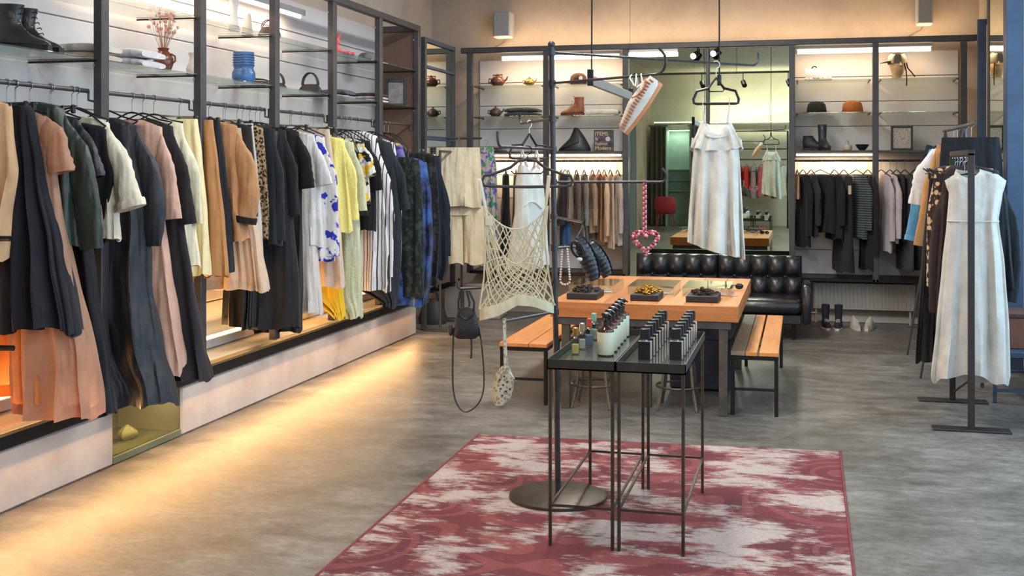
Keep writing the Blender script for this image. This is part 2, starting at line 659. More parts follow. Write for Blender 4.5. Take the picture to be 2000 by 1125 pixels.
# crumpled shell inside the niche
q = on_X(248, 842, -3.88)
b = MB()
rings = []
for i in range(7):
    a = i / 6
    rr = .052 * math.sin(PI * (.12 + .8 * a)) * (1.15 - .4 * a)
    rings.append([(q.x + rr * math.cos(t) * (1 + .22 * math.sin(3 * t + 2 * a)), q.y + rr * 1.3 * math.sin(t) * (1 + .18 * math.sin(4 * t)), .031 + a * .085) for t in (2 * PI * j / 14 for j in range(14))])
b.loft(rings)
tag(b.build('conch_shell', mat('shell', (206, 190, 142), .6, 0, .25, 20, .3)), 'small pale shell standing inside the glazed niche', 'shell')

# ------------------------------------------------------------------ long steel shelving on the left
PY = [on_X(x, 300, XP).y for x in (198, 388, 535, 645, 740)]
STEP = (PY[-1] - PY[0]) / 4
PY = [PY[0] - 2 * STEP, PY[0] - STEP] + [PY[0] + STEP * k for k in range(6)]
SH_Z = (2.235, 2.60)
RAILX, RAILZ = -3.76, 2.06
ls = thing('steel_shelving', 'long dark steel shelving with glass shelves along the left wall', 'shelving', (-3.9, 7.0, .30))
for i, y in enumerate(PY):
    p = MB().box((XP, y, 1.71), (.055, .07, 2.62), 0, .005).build('post', STEEL, ls)
    for z in (2.2, 1.2, 2.9):
        MB().cyl((XP - .02, y - .036, z), (XP - .02, y - .042, z), .008, n=8).build('bolt', CHROME, p)
MB().bb(XP - .03, XP + .03, PY[0], PY[-1] + .03, 2.985, 3.045, .005).build('top_beam', STEEL, ls)
MB().bb(XL, XP - .03, PY[-1] - .03, PY[-1] + .03, 2.985, 3.045, .005).build('end_beam', STEEL, ls)
MB().bb(XP - .035, XP + .035, 2.3, 10.78, .302, .385, .006).build('bottom_beam', BLACKM, ls)
MB().bb(XP + .036, XP + .044, 2.3, 10.78, .372, .388).build('edge_trim', mat('brass_edge', (176, 150, 104), .35, .8), ls)
SHELFM = mat('ribbed_cream_shelf', (226, 212, 186), .5, 0, .06, 3)
nt, N, L, B = nodes_of(SHELFM)
wv = N.new('ShaderNodeTexWave'); wv.bands_direction = 'Y'; wv.inputs['Scale'].default_value = 22
L.new(tex_coord(nt), wv.inputs['Vector']); L.new(bump(nt, wv.outputs['Fac'], .5, .006), B.inputs['Normal'])
for i in range(len(PY) - 1):
    MB().bb(XL + .03, XP - .037, PY[i] + .005, PY[i + 1] - .005, .345, .37).build('bottom_shelf', SHELFM, ls)
    for z in SH_Z:
        MB().bb(XL + .04, XP + .01, PY[i] + .04, PY[i + 1] - .04, z - .008, z, .002).build('glass_shelf', GLASS, ls)
    for zz in SH_Z:
        MB().cyl((XL + .03, PY[i + 1] - .05, zz - .014), (XP, PY[i + 1] - .05, zz - .014), .006, n=8).build('shelf_bracket', BLACKM, ls)
    MB().cyl((RAILX, PY[i] + .036, RAILZ), (RAILX, PY[i + 1] - .036, RAILZ), .0125, n=10).build('hanging_rail', STEEL, ls)
    for s, yy in ((1, PY[i] + .03), (-1, PY[i + 1] - .03)):
        MB().tube([(RAILX, yy, RAILZ), (RAILX, yy, RAILZ - .05), (XP - .02, yy - s * .02, RAILZ - .06)], .007, 6).build('rail_bracket', STEEL, ls)
for k in range(10):
    z0 = .42 + k * .262
    MB().bb(XL, XL + .022, 2.3, PY[-1], z0, z0 + .255, .004).build('wall_board', WHITEB, ls)
MB().bb(XL + .03, XP - .03, PY[-1] - .018, PY[-1] - .002, .38, 2.98).build('end_panel', mat('brown_end_panel', (104, 82, 70), .6), ls)
for py in (466, 680):
    tip = on_Y(20 if py < 500 else 27, py, 4.62)
    MB().tube([(XP, PY[1] + .036, tip.z), (lerp2(XP, tip.x, .2), 4.6, tip.z), tuple(tip)], [.012, .013, .013], 8).build('display_arm', BLACKM, ls)
# lamps of the left shelving
TUBE = emit('warm_tube', (1.0, 0.80, 0.56), 5.0)
TUBEA = emit('amber_tube', (1.0, 0.66, 0.30), 6.0)
lt = thing('tube_lamp', 'glowing tube lamp high under the left shelving beam', 'lamp', (-3.98, 7.3, 2.9))
MB().bb(-4.02, -3.94, 5.85, 8.75, 2.885, 2.93, .005).build('housing', WHITEP, lt)
MB().cyl((-3.98, 5.9, 2.872), (-3.98, 8.72, 2.872), .012, n=10).build('tube', TUBE, lt)
lt = thing('light_strip', 'amber light strip along the back of the lowest left shelf', 'lamp', (-4.05, 7, .38))
MB().bb(-4.08, -4.02, 2.9, 10.9, .375, .44, .005).build('housing', WHITEP, lt)
MB().cyl((-4.035, 2.9, .452), (-4.035, 10.9, .452), .010, n=8).build('tube', TUBEA, lt)

# steel framed mirror standing at the far end of the left shelving
m_ = bpy.data.materials.new('mirror_silver')
nt, N, L, B = nodes_of(m_)
B.inputs['Base Color'].default_value = lin((226, 234, 222))
B.inputs['Metallic'].default_value = 1.0
B.inputs['Roughness'].default_value = 0.0
vv = noise(nt, tex_coord(nt), 3, 3)
rr = ramp(nt, vv.outputs['Fac'], [(0.3, (0.0, 0.0, 0.0, 1)), (0.9, (0.03, 0.03, 0.03, 1))])
L.new(rr.outputs['Color'], B.inputs['Roughness'])
MIRROR = m_
pa = on_X(828, 300, -3.69)
pb = on_Y(884, 300, 12.05)
ang = math.atan2(pb.y - pa.y, pb.x - pa.x)
Lm = math.hypot(pb.x - pa.x, pb.y - pa.y)
mt = thing('framed_mirror', 'narrow steel framed mirror at the far end of the left wall', 'mirror', (pa.x, pa.y, 0))
c = ((pa.x + pb.x) / 2, (pa.y + pb.y) / 2)
MB().box((c[0], c[1], 1.85), (Lm - .06, .012, 2.1), ang).build('mirror_glass', MIRROR, mt)
for z in (.82, 1.94, 2.66, 2.93):
    MB().box((c[0] + .004, c[1] - .004, z), (Lm, .045, .045 if z != 2.66 else .03), ang, .004).build('frame_bar', STEELB, mt)
for p in (pa, pb):
    MB().box((p.x, p.y, 1.48), (.05, .05, 2.95), ang, .004).build('frame_post', STEEL, mt)

# ------------------------------------------------------------------ steel shelving and mirror on the back wall
BX = [on_Y(x, 300, YP).x for x in (918, 1067, 1222, 1382, 1547, 1710, 1882)]
bs = thing('steel_shelving', 'dark steel shelving frame with glass shelves across the back wall', 'shelving', (-1, YP, .45))
for i, x in enumerate(BX):
    w = .034 if i == 3 else .06
    MB().box((x, YP, 1.70 if i != 3 else 2.15), (w, w, 2.46 if i != 3 else 1.5), 0, .004).build('post', STEEL, bs)
MB().bb(BX[0] - .1, XR - .08, YP - .035, YP + .035, 2.905, 2.965, .005).build('top_beam', STEEL, bs)
bays = [(0, 1), (1, 2), (4, 5), (5, 6)]
BSH = (2.545, 2.205)
for i, j in bays:
    x0, x1 = BX[i] + .032, BX[j] - .032
    for z in BSH:
        MB().bb(x0, x1, YP - .02, YB - .03, z - .008, z, .002).build('glass_shelf', GLASS, bs)
        for xx in (x0 + .02, x1 - .02):
            MB().cyl((xx, YP, z - .014), (xx, YB - .03, z - .014), .006, n=8).build('shelf_bracket', BLACKM, bs)
    MB().bb(x0, x1, YP - .02, YB - .03, 1.79, 1.815, .003).build('lower_shelf', STEEL, bs)
    MB().cyl((x0 - .01, 12.46, 1.71), (x1 + .01, 12.46, 1.71), .0125, n=10).build('hanging_rail', STEEL, bs)
    MB().bb(x0 - .03, x1 + .03, YP - .03, YB - .03, .465, .50, .004).build('bottom_shelf', BLACKM, bs)
    for k in range(9):
        z0 = .505 + k * .262
        MB().bb(BX[i], BX[j], YB - .024, YB - .002, z0, z0 + .256, .004).build('wall_board', WHITEB, bs)
# the big two-pane mirror
MIRG = m_.copy(); MIRG.name = 'green_mirror_silver'
MIRG.node_tree.nodes['Principled BSDF'].inputs['Base Color'].default_value = lin((206, 222, 204))
bm_ = thing('wall_mirror', 'tall greenish wall mirror in two panes behind the sofa', 'mirror', (BX[3], YP + .06, .5))
MB().bb(BX[2] + .03, BX[3] - .004, YP + .05, YP + .06, .46, 2.90).build('pane', MIRG, bm_)
MB().bb(BX[3] + .004, BX[4] - .03, YP + .05, YP + .06, .46, 2.90).build('pane', MIRG, bm_)
MB().bb(BX[2] + .03, BX[4] - .03, YP + .062, YP + .08, .44, 2.90).build('backing', BLACKM, bm_)

for lab, x0, x1 in (('glowing tube lamp under the back beam above the teapots', -3.25, -1.90), ('glowing tube lamp under the back beam above the hats', -0.06, 1.30)):
    lt = thing('tube_lamp', lab, 'lamp', ((x0 + x1) / 2, 12.24, 2.8), group='back wall tube lamps')
    MB().bb(x0, x1, 12.40, 12.44, 2.872, 2.905, .004).build('housing', WHITEP, lt)
    MB().cyl((x0 + .02, 12.42, 2.848), (x1 - .02, 12.42, 2.848), .024, n=10).build('tube', TUBE, lt)
for lab, x0, x1 in (('warm light strip under the back shelf above the beige clothes', -3.6, -1.92), ('warm light strip under the back shelf above the dark clothes', -0.05, .72)):
    lt = thing('light_strip', lab, 'lamp', ((x0 + x1) / 2, 12.5, 1.76))
    MB().cyl((x0, 12.56, 1.772), (x1, 12.56, 1.772), .009, n=8).build('tube', TUBE, lt)
lt = thing('tube_lamp', 'short glowing tube lamp at the top left of the wall mirror', 'lamp', (-1.55, 12.3, 2.8), group='back wall tube lamps')
MB().bb(BX[2] + .035, -1.27, 12.285, 12.325, 2.872, 2.904, .004).build('housing', WHITEP, lt)
MB().cyl((BX[2] + .04, 12.305, 2.85), (-1.28, 12.305, 2.85), .022, n=10).build('tube', TUBE, lt)
lt = thing('cornice_lamp', 'hidden lamp strip lighting the plaster above the back beam', 'lamp', (-.9, 12.5, 2.965))
MB().bb(-3.4, 1.6, 12.47, 12.53, 2.935, 2.965, .004).build('housing', WHITEP, lt)
for x in (BX[0], BX[2], BX[4], BX[6]):
    MB().bb(x - .02, x + .02, YP + .035, 12.49, 2.94, 2.96).build('lamp_bracket', STEEL, lt)

# right end of the shop: steel posts, framed mirror
for lab, px, py, w, d, top in (('slim grey steel post coloured daylight blue beside the right end of the back shelving', 1917, 300, .075, .06, 3.07),):
    p = on_Y(px, py, 11.9)
    t = thing('steel_post', lab, 'post', (p.x, 11.9, 0))
    MB().box((p.x, 11.9, top / 2), (w, d, top), 0, .004).build('shaft', STEELB, t)
    MB().box((p.x, 11.9, .01), (w + .06, d + .06, .018), 0, .003).build('foot_plate', STEELB, t)
    MB().bb(p.x, XR, 11.88, 11.92, top - .05, top).build('wall_arm', STEELB, t)
t = thing('steel_post', 'broad grey steel post coloured daylight blue at the right edge beside the window', 'post', (1.66, 10.02, 0))
MB().bb(1.598, 1.725, 9.93, 10.10, 0, 3.9, .006).build('shaft', STEELB, t)
MB().bb(1.58, 1.74, 9.91, 10.12, 0, .02, .004).build('foot_plate', STEELB, t)
pa, pb = Vector((1.648, 11.15, 0)), Vector((1.722, 10.62, 0))
ang = math.atan2(pb.y - pa.y, pb.x - pa.x)
Lm = math.hypot(pb.x - pa.x, pb.y - pa.y)
mt = thing('framed_mirror', 'tall framed mirror between the daylight blue posts on the right wall', 'mirror', (pa.x, pa.y, 0))
c = ((pa.x + pb.x) / 2, (pa.y + pb.y) / 2)
MB().box((c[0], c[1], 2.35), (Lm, .012, 1.75), ang).build('mirror_glass', MIRROR, mt)
for z in (1.46, 3.24):
    MB().box((c[0], c[1], z), (Lm, .05, .06), ang, .004).build('frame_bar', STEEL, mt)
for p in (pa, pb):
    MB().box((p.x, p.y, 1.63), (.04, .03, 3.26), ang, .004).build('frame_post', STEEL, mt)

# ------------------------------------------------------------------ radiator
ra = thing('radiator', 'white ribbed radiator low on the back wall beside the sofa', 'radiator', (.5, 12.6, .14))
x0, x1 = on_Y(1588, 580, 12.6).x, on_Y(1788, 580, 12.6).x
RADM = mat('radiator_enamel', (212, 208, 202), .4, 0, .03)
MB().bb(x0, x1, 12.585, 12.66, .145, .425, .008).build('body', RADM, ra)
nrib = 26
for k in range(nrib):
    xx = x0 + (x1 - x0) * (k + .5) / nrib
    MB().box((xx, 12.582, .285), (.018, .014, .24), 0, .005).build('rib', RADM, ra)
for xx in (x0 + .03, x1 - .05):
    MB().cyl((xx, 12.62, .145), (xx, 12.62, 0.0), .011, n=8).build('pipe', RADM, ra)
MB().tube([(x0 + .03, 12.62, .10), (x0 - .04, 12.62, .10)], .016, 8).build('valve', CHROME, ra)

# ------------------------------------------------------------------ loudspeakers
SPKM = mat('grey_speaker_shell', (178, 178, 178), .6, 0, .05)
for lab, (xa, ya, xb, yb) in (('small grey loudspeaker high on the plaster above the left back shelves', (962, 22, 996, 72)), ('small grey loudspeaker high on the plaster above the right back shelves', (1791, -14, 1823, 47))):
    a, b2 = on_Y(xa, ya, 12.45), on_Y(xb, yb, 12.45)
    t = thing('loudspeaker', lab, 'speaker', ((a.x + b2.x) / 2, 12.55, b2.z), group='wall loudspeakers')
    MB().bb(a.x, b2.x, 12.46, 12.66, b2.z, a.z, .012).build('cabinet', SPKM, t)
    MB().bb(a.x + .012, b2.x - .012, 12.448, 12.462, b2.z + .012, a.z - .012, .005).build('grille', mat('speaker_grille', (160, 162, 164), .75, 0, .06, 80, .3, 300), t)
    MB().bb((a.x + b2.x) / 2 - .03, (a.x + b2.x) / 2 + .03, 12.66, YB, (a.z + b2.z) / 2 - .03, (a.z + b2.z) / 2 + .03).build('wall_bracket', BLACKM, t)
    e = on_Y(930, 97, 12.66) if xa < 1500 else on_Y(1722, 84, 12.66)
    m1 = (a + b2) / 2
    MB().tube([(m1.x, 12.64, b2.z + .01), (m1.x - .02, 12.67, b2.z - .03), ((m1.x + e.x) / 2, 12.69, (b2.z + e.z) / 2 - .05), (e.x, 12.69, e.z)], .006, 6).build('cable', mat('grey_cable', (120, 112, 104), .6), t)

# ------------------------------------------------------------------ linear lamp hanging over the wooden table, and the second ceiling cable
t = thing('pendant_lamp', 'grey flat linear lamp hanging on a cable above the wooden table', 'lamp', (-1.37, 8.55, 2.21))
ALU = mat('grey_aluminium', (150, 150, 150), .45, .3, .05)
MB().bb(-1.385, -1.355, 7.62, 9.5, 2.195, 2.262, .004).build('housing', ALU, t)
MB().bb(-1.39, -1.35, 7.60, 7.625, 2.19, 2.30, .003).build('end_plate', BLACKM, t)
MB().bb(-1.39, -1.35, 9.495, 9.52, 2.19, 2.30, .003).build('end_plate', BLACKM, t)
for y, r in ((7.66, .006), (9.44, .0012)):
    MB().tube([(-1.37, y, 2.262), (-1.368, y, 3.0), (-1.39, y, 3.5), (-1.395, y, ZC)], r, 6).build('cable', BLACKM, t)
t = thing('ceiling_track', 'black spotlight track hanging across the room, seen in the wall mirror', 'track', (-1.2, 6.0, 3.15))
MB().bb(-3.0, .9, 5.98, 6.02, 3.13, 3.16).build('rail', BLACKM, t)
for x in (-2.4, -1.55, -.9, -.2, .4):
    s_ = MB().cyl((x, 6.0, 3.0), (x + .03, 6.09, 2.93), .04, n=12).build('spot_head', BLACKM, t)
    MB().cyl((x, 6.0, 3.02), (x, 6.0, 3.14), .008, n=6).build('stem', BLACKM, s_)
for x in (-2.8, -1.0, .7):
    MB().cyl((x, 6.0, 3.16), (x, 6.0, ZC), .004, n=6).build('suspension_wire', BLACKM, t)
# two lit spots under the back beam
for px, py in ((1357, 108), (1396, 103)):
    p = on_Y(px, py, 12.2)
    t = thing('spot_lamp', 'small lit spotlight on the back beam, %s of the pair' % ('left' if px < 1380 else 'right'), 'lamp', (p.x, 12.2, p.z), group='spotlights on the back beam')
    MB().tube([(p.x + .03, 12.23, p.z + .03), (p.x, 12.19, p.z), (p.x - .012, 12.16, p.z - .012)], [.028, .034, .036], 12).build('housing', BLACKM, t)
    MB().tube([(p.x - .012, 12.159, p.z - .012), (p.x - .013, 12.155, p.z - .013)], [.03, .03], 12).build('lens', emit('spot_lens', (.8, .9, 1), 14), t)
    MB().cyl((p.x + .02, 12.24, p.z + .02), (p.x + .03, 12.27, 2.91), .008, n=6).build('stem', BLACKM, t)

# ================================================================== CLOTHES
HANG_BLK = mat('black_hanger', (24, 24, 27), .5, 0, .1)
HOOKM = mat('hanger_hook_steel', (150, 152, 156), .3, .9, .1)


def lerp(a, b, t):
    return a + (b - a) * t


def prof_at(prof, z):
    """prof: list of (z, left, right, thick) from the top downwards"""
    if z >= prof[0][0]:
        return prof[0][1:]
    for p, q in zip(prof, prof[1:]):
        if z >= q[0]:
            t = (p[0] - z) / max(1e-6, p[0] - q[0])
            t2 = t * t * (3 - 2 * t) * .4 + t * .6
            return tuple(lerp(p[k], q[k], t2) for k in (1, 2, 3))
    return prof[-1][1:]


def cloth_body(prof, fold=.5, freq=8, rnd=None, nl=34, na=56, hemwave=.01, hem_in=True, cap=True):
    """draped hollow body; x = width, y = thickness"""
    rnd = rnd or random
    ph = [rnd.uniform(0, 6.28) for _ in range(6)]
    fold = fold * .75 + .22
    z0, z1 = prof[0][0], prof[-1][0]
    mb = MB()
    rings = []
    for i in range(nl + 1):
        s = i / nl
        z = lerp(z0, z1, s)
        l, r, th = prof_at(prof, z)
        ring = []
        amp = fold * (s ** .7)
        for j in range(na):
            a = 2 * PI * j / na
            c, sn = math.cos(a), math.sin(a)
            x = (r - l) / 2 + (r + l) / 2 * math.copysign(abs(c) ** .75, c)
            w = .55 * math.sin(freq * a + ph[0] + 1.3 * math.sin(3.1 * s + ph[1])) + .30 * math.sin((freq * 2 + 1) * a + ph[2] + 2 * s) + .25 * math.sin(3 * a + ph[3] - 2.5 * s)
            w2 = math.sin(6.0 * s * (abs(z1 - z0) / .8) * 2.2 + 4 * c + ph[4]) * .10
            k = 1 + amp * w + w2 * fold
            y = th * math.copysign(abs(sn) ** .7, sn) * k + th * amp * .5 * math.sin(freq * c * 1.4 + ph[5])
            x += .05 * amp * w * (r + l) / 2 * c
            zz = z + (hemwave * math.sin(3 * a + ph[1]) + hemwave * .5 * math.sin(freq * a + ph[0])) * (s ** 4)
            ring.append((x, y, zz))
        rings.append(ring)
    l, r, th = prof_at(prof, z1)
    if hem_in:                       # turned-up hem, so the opening has thickness
        cx = (r - l) / 2
        rings.append([(cx + (x - cx) * .97, y * .90, z + .004) for x, y, z in rings[-1]])
        rings.append([(cx + (x - cx) * .96, y * .88, z + .05) for x, y, z in rings[-1]])
    mb.loft(rings, cap, False)
    return mb


def cloth_sleeve(path, radii, rnd, flat=.62, wr=.10, cap=False):
    """wrinkled sleeve along path (local x,z points)"""
    P = [Vector((p[0], p[2] if len(p) > 2 else 0, p[1])) for p in path]
    sg = 1 if P[0].x > 0 else -1
    P[0] = P[0] + Vector((-.035 * sg, 0, -.006))
    # resample
    n = 16
    tot = [0]
    for a, b in zip(P, P[1:]):
        tot.append(tot[-1] + (b - a).length)
    pts, rad = [], []
    ph = rnd.uniform(0, 6)
    for i in range(n + 1):
        d = tot[-1] * i / n
        for k in range(len(P) - 1):
            if d <= tot[k + 1] + 1e-9:
                t = (d - tot[k]) / max(1e-9, tot[k + 1] - tot[k])
                pts.append(P[k].lerp(P[k + 1], t))
                rad.append(lerp(radii[k], radii[k + 1], t) * .84 * min(1.0, .5 + 1.6 * i / n))
                break
    d0 = (pts[1] - pts[0])
    mb = MB()
    rings = []
    na = 18
    for i, (p, r) in enumerate(zip(pts, rad)):
        t = (pts[min(i + 1, n)] - pts[max(i - 1, 0)]).normalized()
        a = Vector((0, 1, 0))
        b = t.cross(a).normalized()
        ring = []
        for j in range(na):
            q = 2 * PI * j / na
            k = 1 + wr * math.sin(2.1 * i + 2 * q + ph) * math.sin(1.3 * i + ph) + wr * .8 * math.sin(3 * q + ph + .3 * i)
            ring.append(p + b * math.cos(q) * r * k + a * math.sin(q) * r * flat * k)
        rings.append(ring)
    c = pts[-1]
    rings.append([c + (Vector(p) - c) * .86 for p in rings[-1]])
    up = (pts[-2] - pts[-1]).normalized() * .04
    rings.append([Vector(p) + up for p in rings[-1]])
    mb.loft(rings, True, False)
    return mb


def hanger(O, rz, label, w=.21, drop=.165, clips=False, hookm=None, small=False, group='hangers on the rails'):
    t = thing('clothes_hanger', label, 'hanger', O, rz, group)
    r = .0045
    hk = [(0.0, 0, -.10), (0, 0, -.035)]
    for k in range(9):
        a = -PI / 2 + .15 + (PI * 1.35) * k / 8
        hk.append((.019 * math.cos(a), 0, .0155 - .019 + .019 * math.sin(a) + .001))
    MB().tube(hk, .0022, 6).build('hook', hookm or HOOKM, t, world=False)
    if clips:
        MB().tube([(-w, 0, -.10), (w, 0, -.10)], .004, 6).build('bar', HOOKM, t, world=False)
        for s in (-1, 1):
            MB().box((s * w * .85, 0, -.115), (.018, .024, .045), 0, .004).build('clip', HANG_BLK, t, world=False)
    else:
        p = [(-w, 0, -drop), (-w * .55, 0, -.135), (-.03, 0, -.102), (0, 0, -.097), (.03, 0, -.102), (w * .55, 0, -.135), (w, 0, -drop)]
        MB().tube(p, [.006, .007, .007, .008, .007, .007, .006], 8, flat=.7).build('shoulder_bar', HANG_BLK, t, world=False)
        MB().tube([(-w * .98, 0, -drop - .004), (-w * .8, 0, -drop - .02), (w * .8, 0, -drop - .02), (w * .98, 0, -drop - .004)], .004, 6).build('cross_bar', HANG_BLK, t, world=False)
    return t


CL = {}


def garment(name, label, cat, O, rz, edge, m, short, hw0=.20, th=.035, fold=.5, freq=8, sleeves=(), group=None, collar=None,
            clips=False, left=None, extra=None, hang=True, neck=True, topz=None, seed=None, hemwave=.01, sleeve_m=None, th1=None, lmax=9.0, over=None, na=56, scoop=0.0):
    """edge: local (x, z) points of the front outline from shoulder to hem"""
    rnd = random.Random(seed if seed is not None else len(CL) * 13 + 5)
    CL[label] = 1
    prof = []
    zt = edge[0][1]
    n = len(edge)
    if neck:
        prof += [(zt + .024, .07, .07, th * .7), (zt + .018, .11, .11, th * .8)]
    zl = edge[-1][1]
    for i, (x, z) in enumerate(edge):
        s = (zt - z) / max(.01, zt - zl)
        xl = x if left is None else left[min(i, len(left) - 1)]
        prof.append((z, min(lmax, max(.03 - x, xl * .95)) if left else min(lmax, max(.03, xl * .95)), max(.03, x), lerp(th, th1 if th1 else th * 1.7, s)))
    prof.sort(key=lambda p: -p[0])
    if over and prof[-1][0] < over[0]:
        # the lower part hangs outside the edge of the base
        za, ze, lx = over
        q = [p for p in prof if p[0] > ze]
        pa = prof_at(prof, ze)
        q.append((ze, pa[0], pa[1], pa[2]))
        pb = prof_at(prof, za)
        q.append((za, lx, max(pb[1], .18 - lx * 0), pb[2]))
        q += [(p[0], lx, max(p[2], .17), p[3]) for p in prof if p[0] < za]
        prof = q
    root = thing(name, label, cat, O, rz, group)
    b = cloth_body(prof, fold, freq, rnd, hemwave=hemwave, na=na, cap=not scoop)
    if scoop:
        b.v = [(x, y, z - scoop * max(0, 1 - (x / .085) ** 2) * max(0, 1 - (prof[0][0] - z) / .12) * (1 if y < 0 else .25)) for x, y, z in b.v]
    b.build('body', m, root, world=False, smooth=70)
    for sl in sleeves:
        path, radii = sl[0], sl[1]
        o = cloth_sleeve(path, radii, rnd).build('sleeve', sleeve_m or m, root, world=False, smooth=70)
        if len(sl) > 2 and sl[2]:
            e = path[-1]
            p2 = path[-2]
            v = Vector((e[0] - p2[0], 0, e[1] - p2[1])).normalized()
            c = Vector((e[0], 0, e[1]))
            MB().tube([c - v * .035, c - v * .02, c + v * .006], [radii[-1] * 1.06, radii[-1] * 1.1, radii[-1] * 1.08], 16, flat=1).xf(Matrix.Translation(c) @ Matrix.Scale(.66, 4, (0, 1, 0)) @ Matrix.Translation(-c)).build('cuff', sl[2], o, world=False, smooth=60)
    if collar:
        z = zt + .026
        MB().tube([(.072 * math.cos(a), .03 * math.sin(a), z + .006 * math.sin(a)) for a in (2 * PI * k / 18 for k in range(18))], .011, 8, closed=True).build('collar', collar, root, world=False)
    if extra:
        extra(root, prof)
    if hang:
        hw = min(.21, max(.12, edge[0][0] + .005))
        top_local = zt
        ht = thing if False else None
        hanger(O, rz, 'black hanger carrying the ' + short, hw, -(zt + .004) if not clips else .165, clips)
    return root


def left_garment(name, label, cat, edge_px, color, short, hw0=.20, yaw=None, sleeve_px=(), railx=None, railz=None, **k):
    """garment on the long left rail (or a parallel rail); outline given where the photograph shows it"""
    rx, rz_ = railx or RAILX, railz or RAILZ
    x0, y0 = edge_px[0]
    Y = on_X(x0, y0, rx + hw0).y
    O = Vector((rx, Y, rz_))
    def loc(p):
        w = on_Y(p[0], p[1], Y)
        return (w.x - rx, w.z - rz_)
    edge = [loc(p) for p in edge_px]
    if k.get('clips'):
        edge[0] = (edge[0][0], min(edge[0][1], -.115))
    sl = []
    for s in sleeve_px:
        pts = [loc(p) for p in s[0]]
        sl.append((pts, s[1], s[2] if len(s) > 2 else None))
    m = color if isinstance(color, bpy.types.Material) else fabric(color)
    yaw = random.uniform(-.10, .10) if yaw is None else yaw
    return garment(name, label, cat, O, yaw, edge, m, short, hw0, sleeves=sl, group=k.pop('group', 'clothes on the long left rail'), lmax=.33, over=(.43 - rz_, .62 - rz_, -.125) if railx is None else None, **k)


LG = left_garment
# --- nearest first
LG('sleeveless_top', 'beige sleeveless top cut by the left edge of the picture', 'top', [(22, 205), (24, 260), (30, 335), (16, 420), (8, 505)], (196, 160, 122), 'beige sleeveless top', hw0=.17, th=.05, fold=.35)
LG('tulle_skirt', 'wide gathered navy tulle skirt at the near end of the left rail', 'skirt', [(58, 192), (66, 215), (88, 340), (122, 480), (158, 645)], fabric((40, 41, 53), rough=.95), 'navy tulle skirt', hw0=.13, th=.05, th1=.12, fold=.5, freq=15, na=120, clips=True, neck=False, hemwave=.02)
LG('tulle_skirt', 'sheer orange tulle skirt glowing above the lowest shelf', 'skirt', [(70, 240), (84, 500), (100, 660), (112, 778)], fabric((246, 186, 124), transl=.65), 'sheer orange tulle skirt', hw0=.12, th=.03, th1=.12, fold=.8, freq=9, clips=True, neck=False, hemwave=.02)
LG('long_dress', 'long peach dress with short sleeves and a sheer hem over the base', 'dress', [(96, 222), (112, 300), (122, 400), (150, 560), (180, 700), (194, 812)], fabric((212, 168, 142), transl=.5, rough=.6), 'long peach dress', left=[.19, .17, .10, .04, -.02, -.05], hw0=.19, th=.045, th1=.10, fold=.6, freq=8, sleeve_px=[([(94, 228), (112, 275), (124, 338)], [.06, .085, .09])])
LG('padded_jacket', 'dark green shiny padded jacket hanging beside the peach dress', 'jacket', [(122, 208), (140, 280), (150, 380), (160, 480)], fabric((36, 54, 50), rough=.42), 'dark green padded jacket', hw0=.19, th=.05, fold=.35, sleeve_px=[([(122, 216), (150, 300), (172, 400), (180, 486)], [.06, .075, .085, .07])])
LG('long_trousers', 'long dark navy trousers hanging below the green padded jacket', 'trousers', [(150, 232), (168, 400), (190, 560), (216, 700), (228, 806)], (34, 37, 46), 'long dark navy trousers', hw0=.15, th=.04, th1=.06, fold=.6, clips=True, neck=False)
LG('short_sleeved_shirt', 'navy shirt with a short shiny sleeve behind the green jacket', 'shirt', [(160, 232), (172, 320), (176, 420), (182, 478)], fabric((40, 45, 58), rough=.5), 'navy short sleeved shirt', hw0=.19, sleeve_px=[([(160, 240), (178, 300), (190, 348)], [.055, .07, .072])])
LG('waistcoat', 'black sleeveless waistcoat with deep armhole beside the cream jacket', 'waistcoat', [(205, 248), (212, 300), (224, 338), (216, 400), (214, 470)], (26, 28, 38), 'black waistcoat', hw0=.20, th=.045, fold=.3)
LG('jacket', 'cream linen jacket with rolled up wide sleeve', 'jacket', [(215, 236), (226, 320), (236, 400), (240, 468)], (222, 214, 194), 'cream linen jacket', hw0=.20, th=.045, fold=.3, sleeve_px=[([(216, 244), (240, 320), (262, 405)], [.06, .075, .085], fabric((228, 220, 202)))])
LG('long_dress', 'long navy satin dress trailing over the niche', 'dress', [(268, 238), (284, 330), (292, 430), (292, 560), (312, 680), (338, 788)], fabric((36, 41, 56), rough=.55), 'long navy satin dress', left=[.2, .2, .14, .08, .0, -.08], hw0=.20, th=.045, th1=.11, fold=.65, freq=7, sleeve_px=[([(266, 246), (290, 330), (302, 400), (300, 480)], [.06, .075, .085, .05])], hemwave=.018)
LG('long_dress', 'long blush pink dress with wide half sleeve', 'dress', [(318, 242), (322, 330), (322, 430), (334, 520), (352, 640), (368, 735)], fabric((204, 164, 146), rough=.55), 'long blush pink dress', hw0=.20, th=.045, th1=.10, fold=.5, freq=6, sleeve_px=[([(318, 250), (330, 340), (338, 428)], [.055, .07, .075])])
LG('long_dress', 'long plum black dress with half sleeve next to the cream cardigan', 'dress', [(338, 240), (352, 330), (362, 430), (384, 560), (402, 660), (413, 740)], (46, 44, 53), 'long plum black dress', hw0=.20, th=.05, th1=.09, fold=.5, sleeve_px=[([(338, 248), (356, 340), (368, 438)], [.055, .07, .072])])
LG('cardigan', 'soft cream cardigan with long thin sleeve', 'cardigan', [(356, 240), (370, 330), (380, 430), (390, 520)], (232, 224, 196), 'soft cream cardigan', hw0=.19, th=.04, fold=.35, sleeve_px=[([(356, 248), (376, 340), (386, 438)], [.05, .055, .04])])
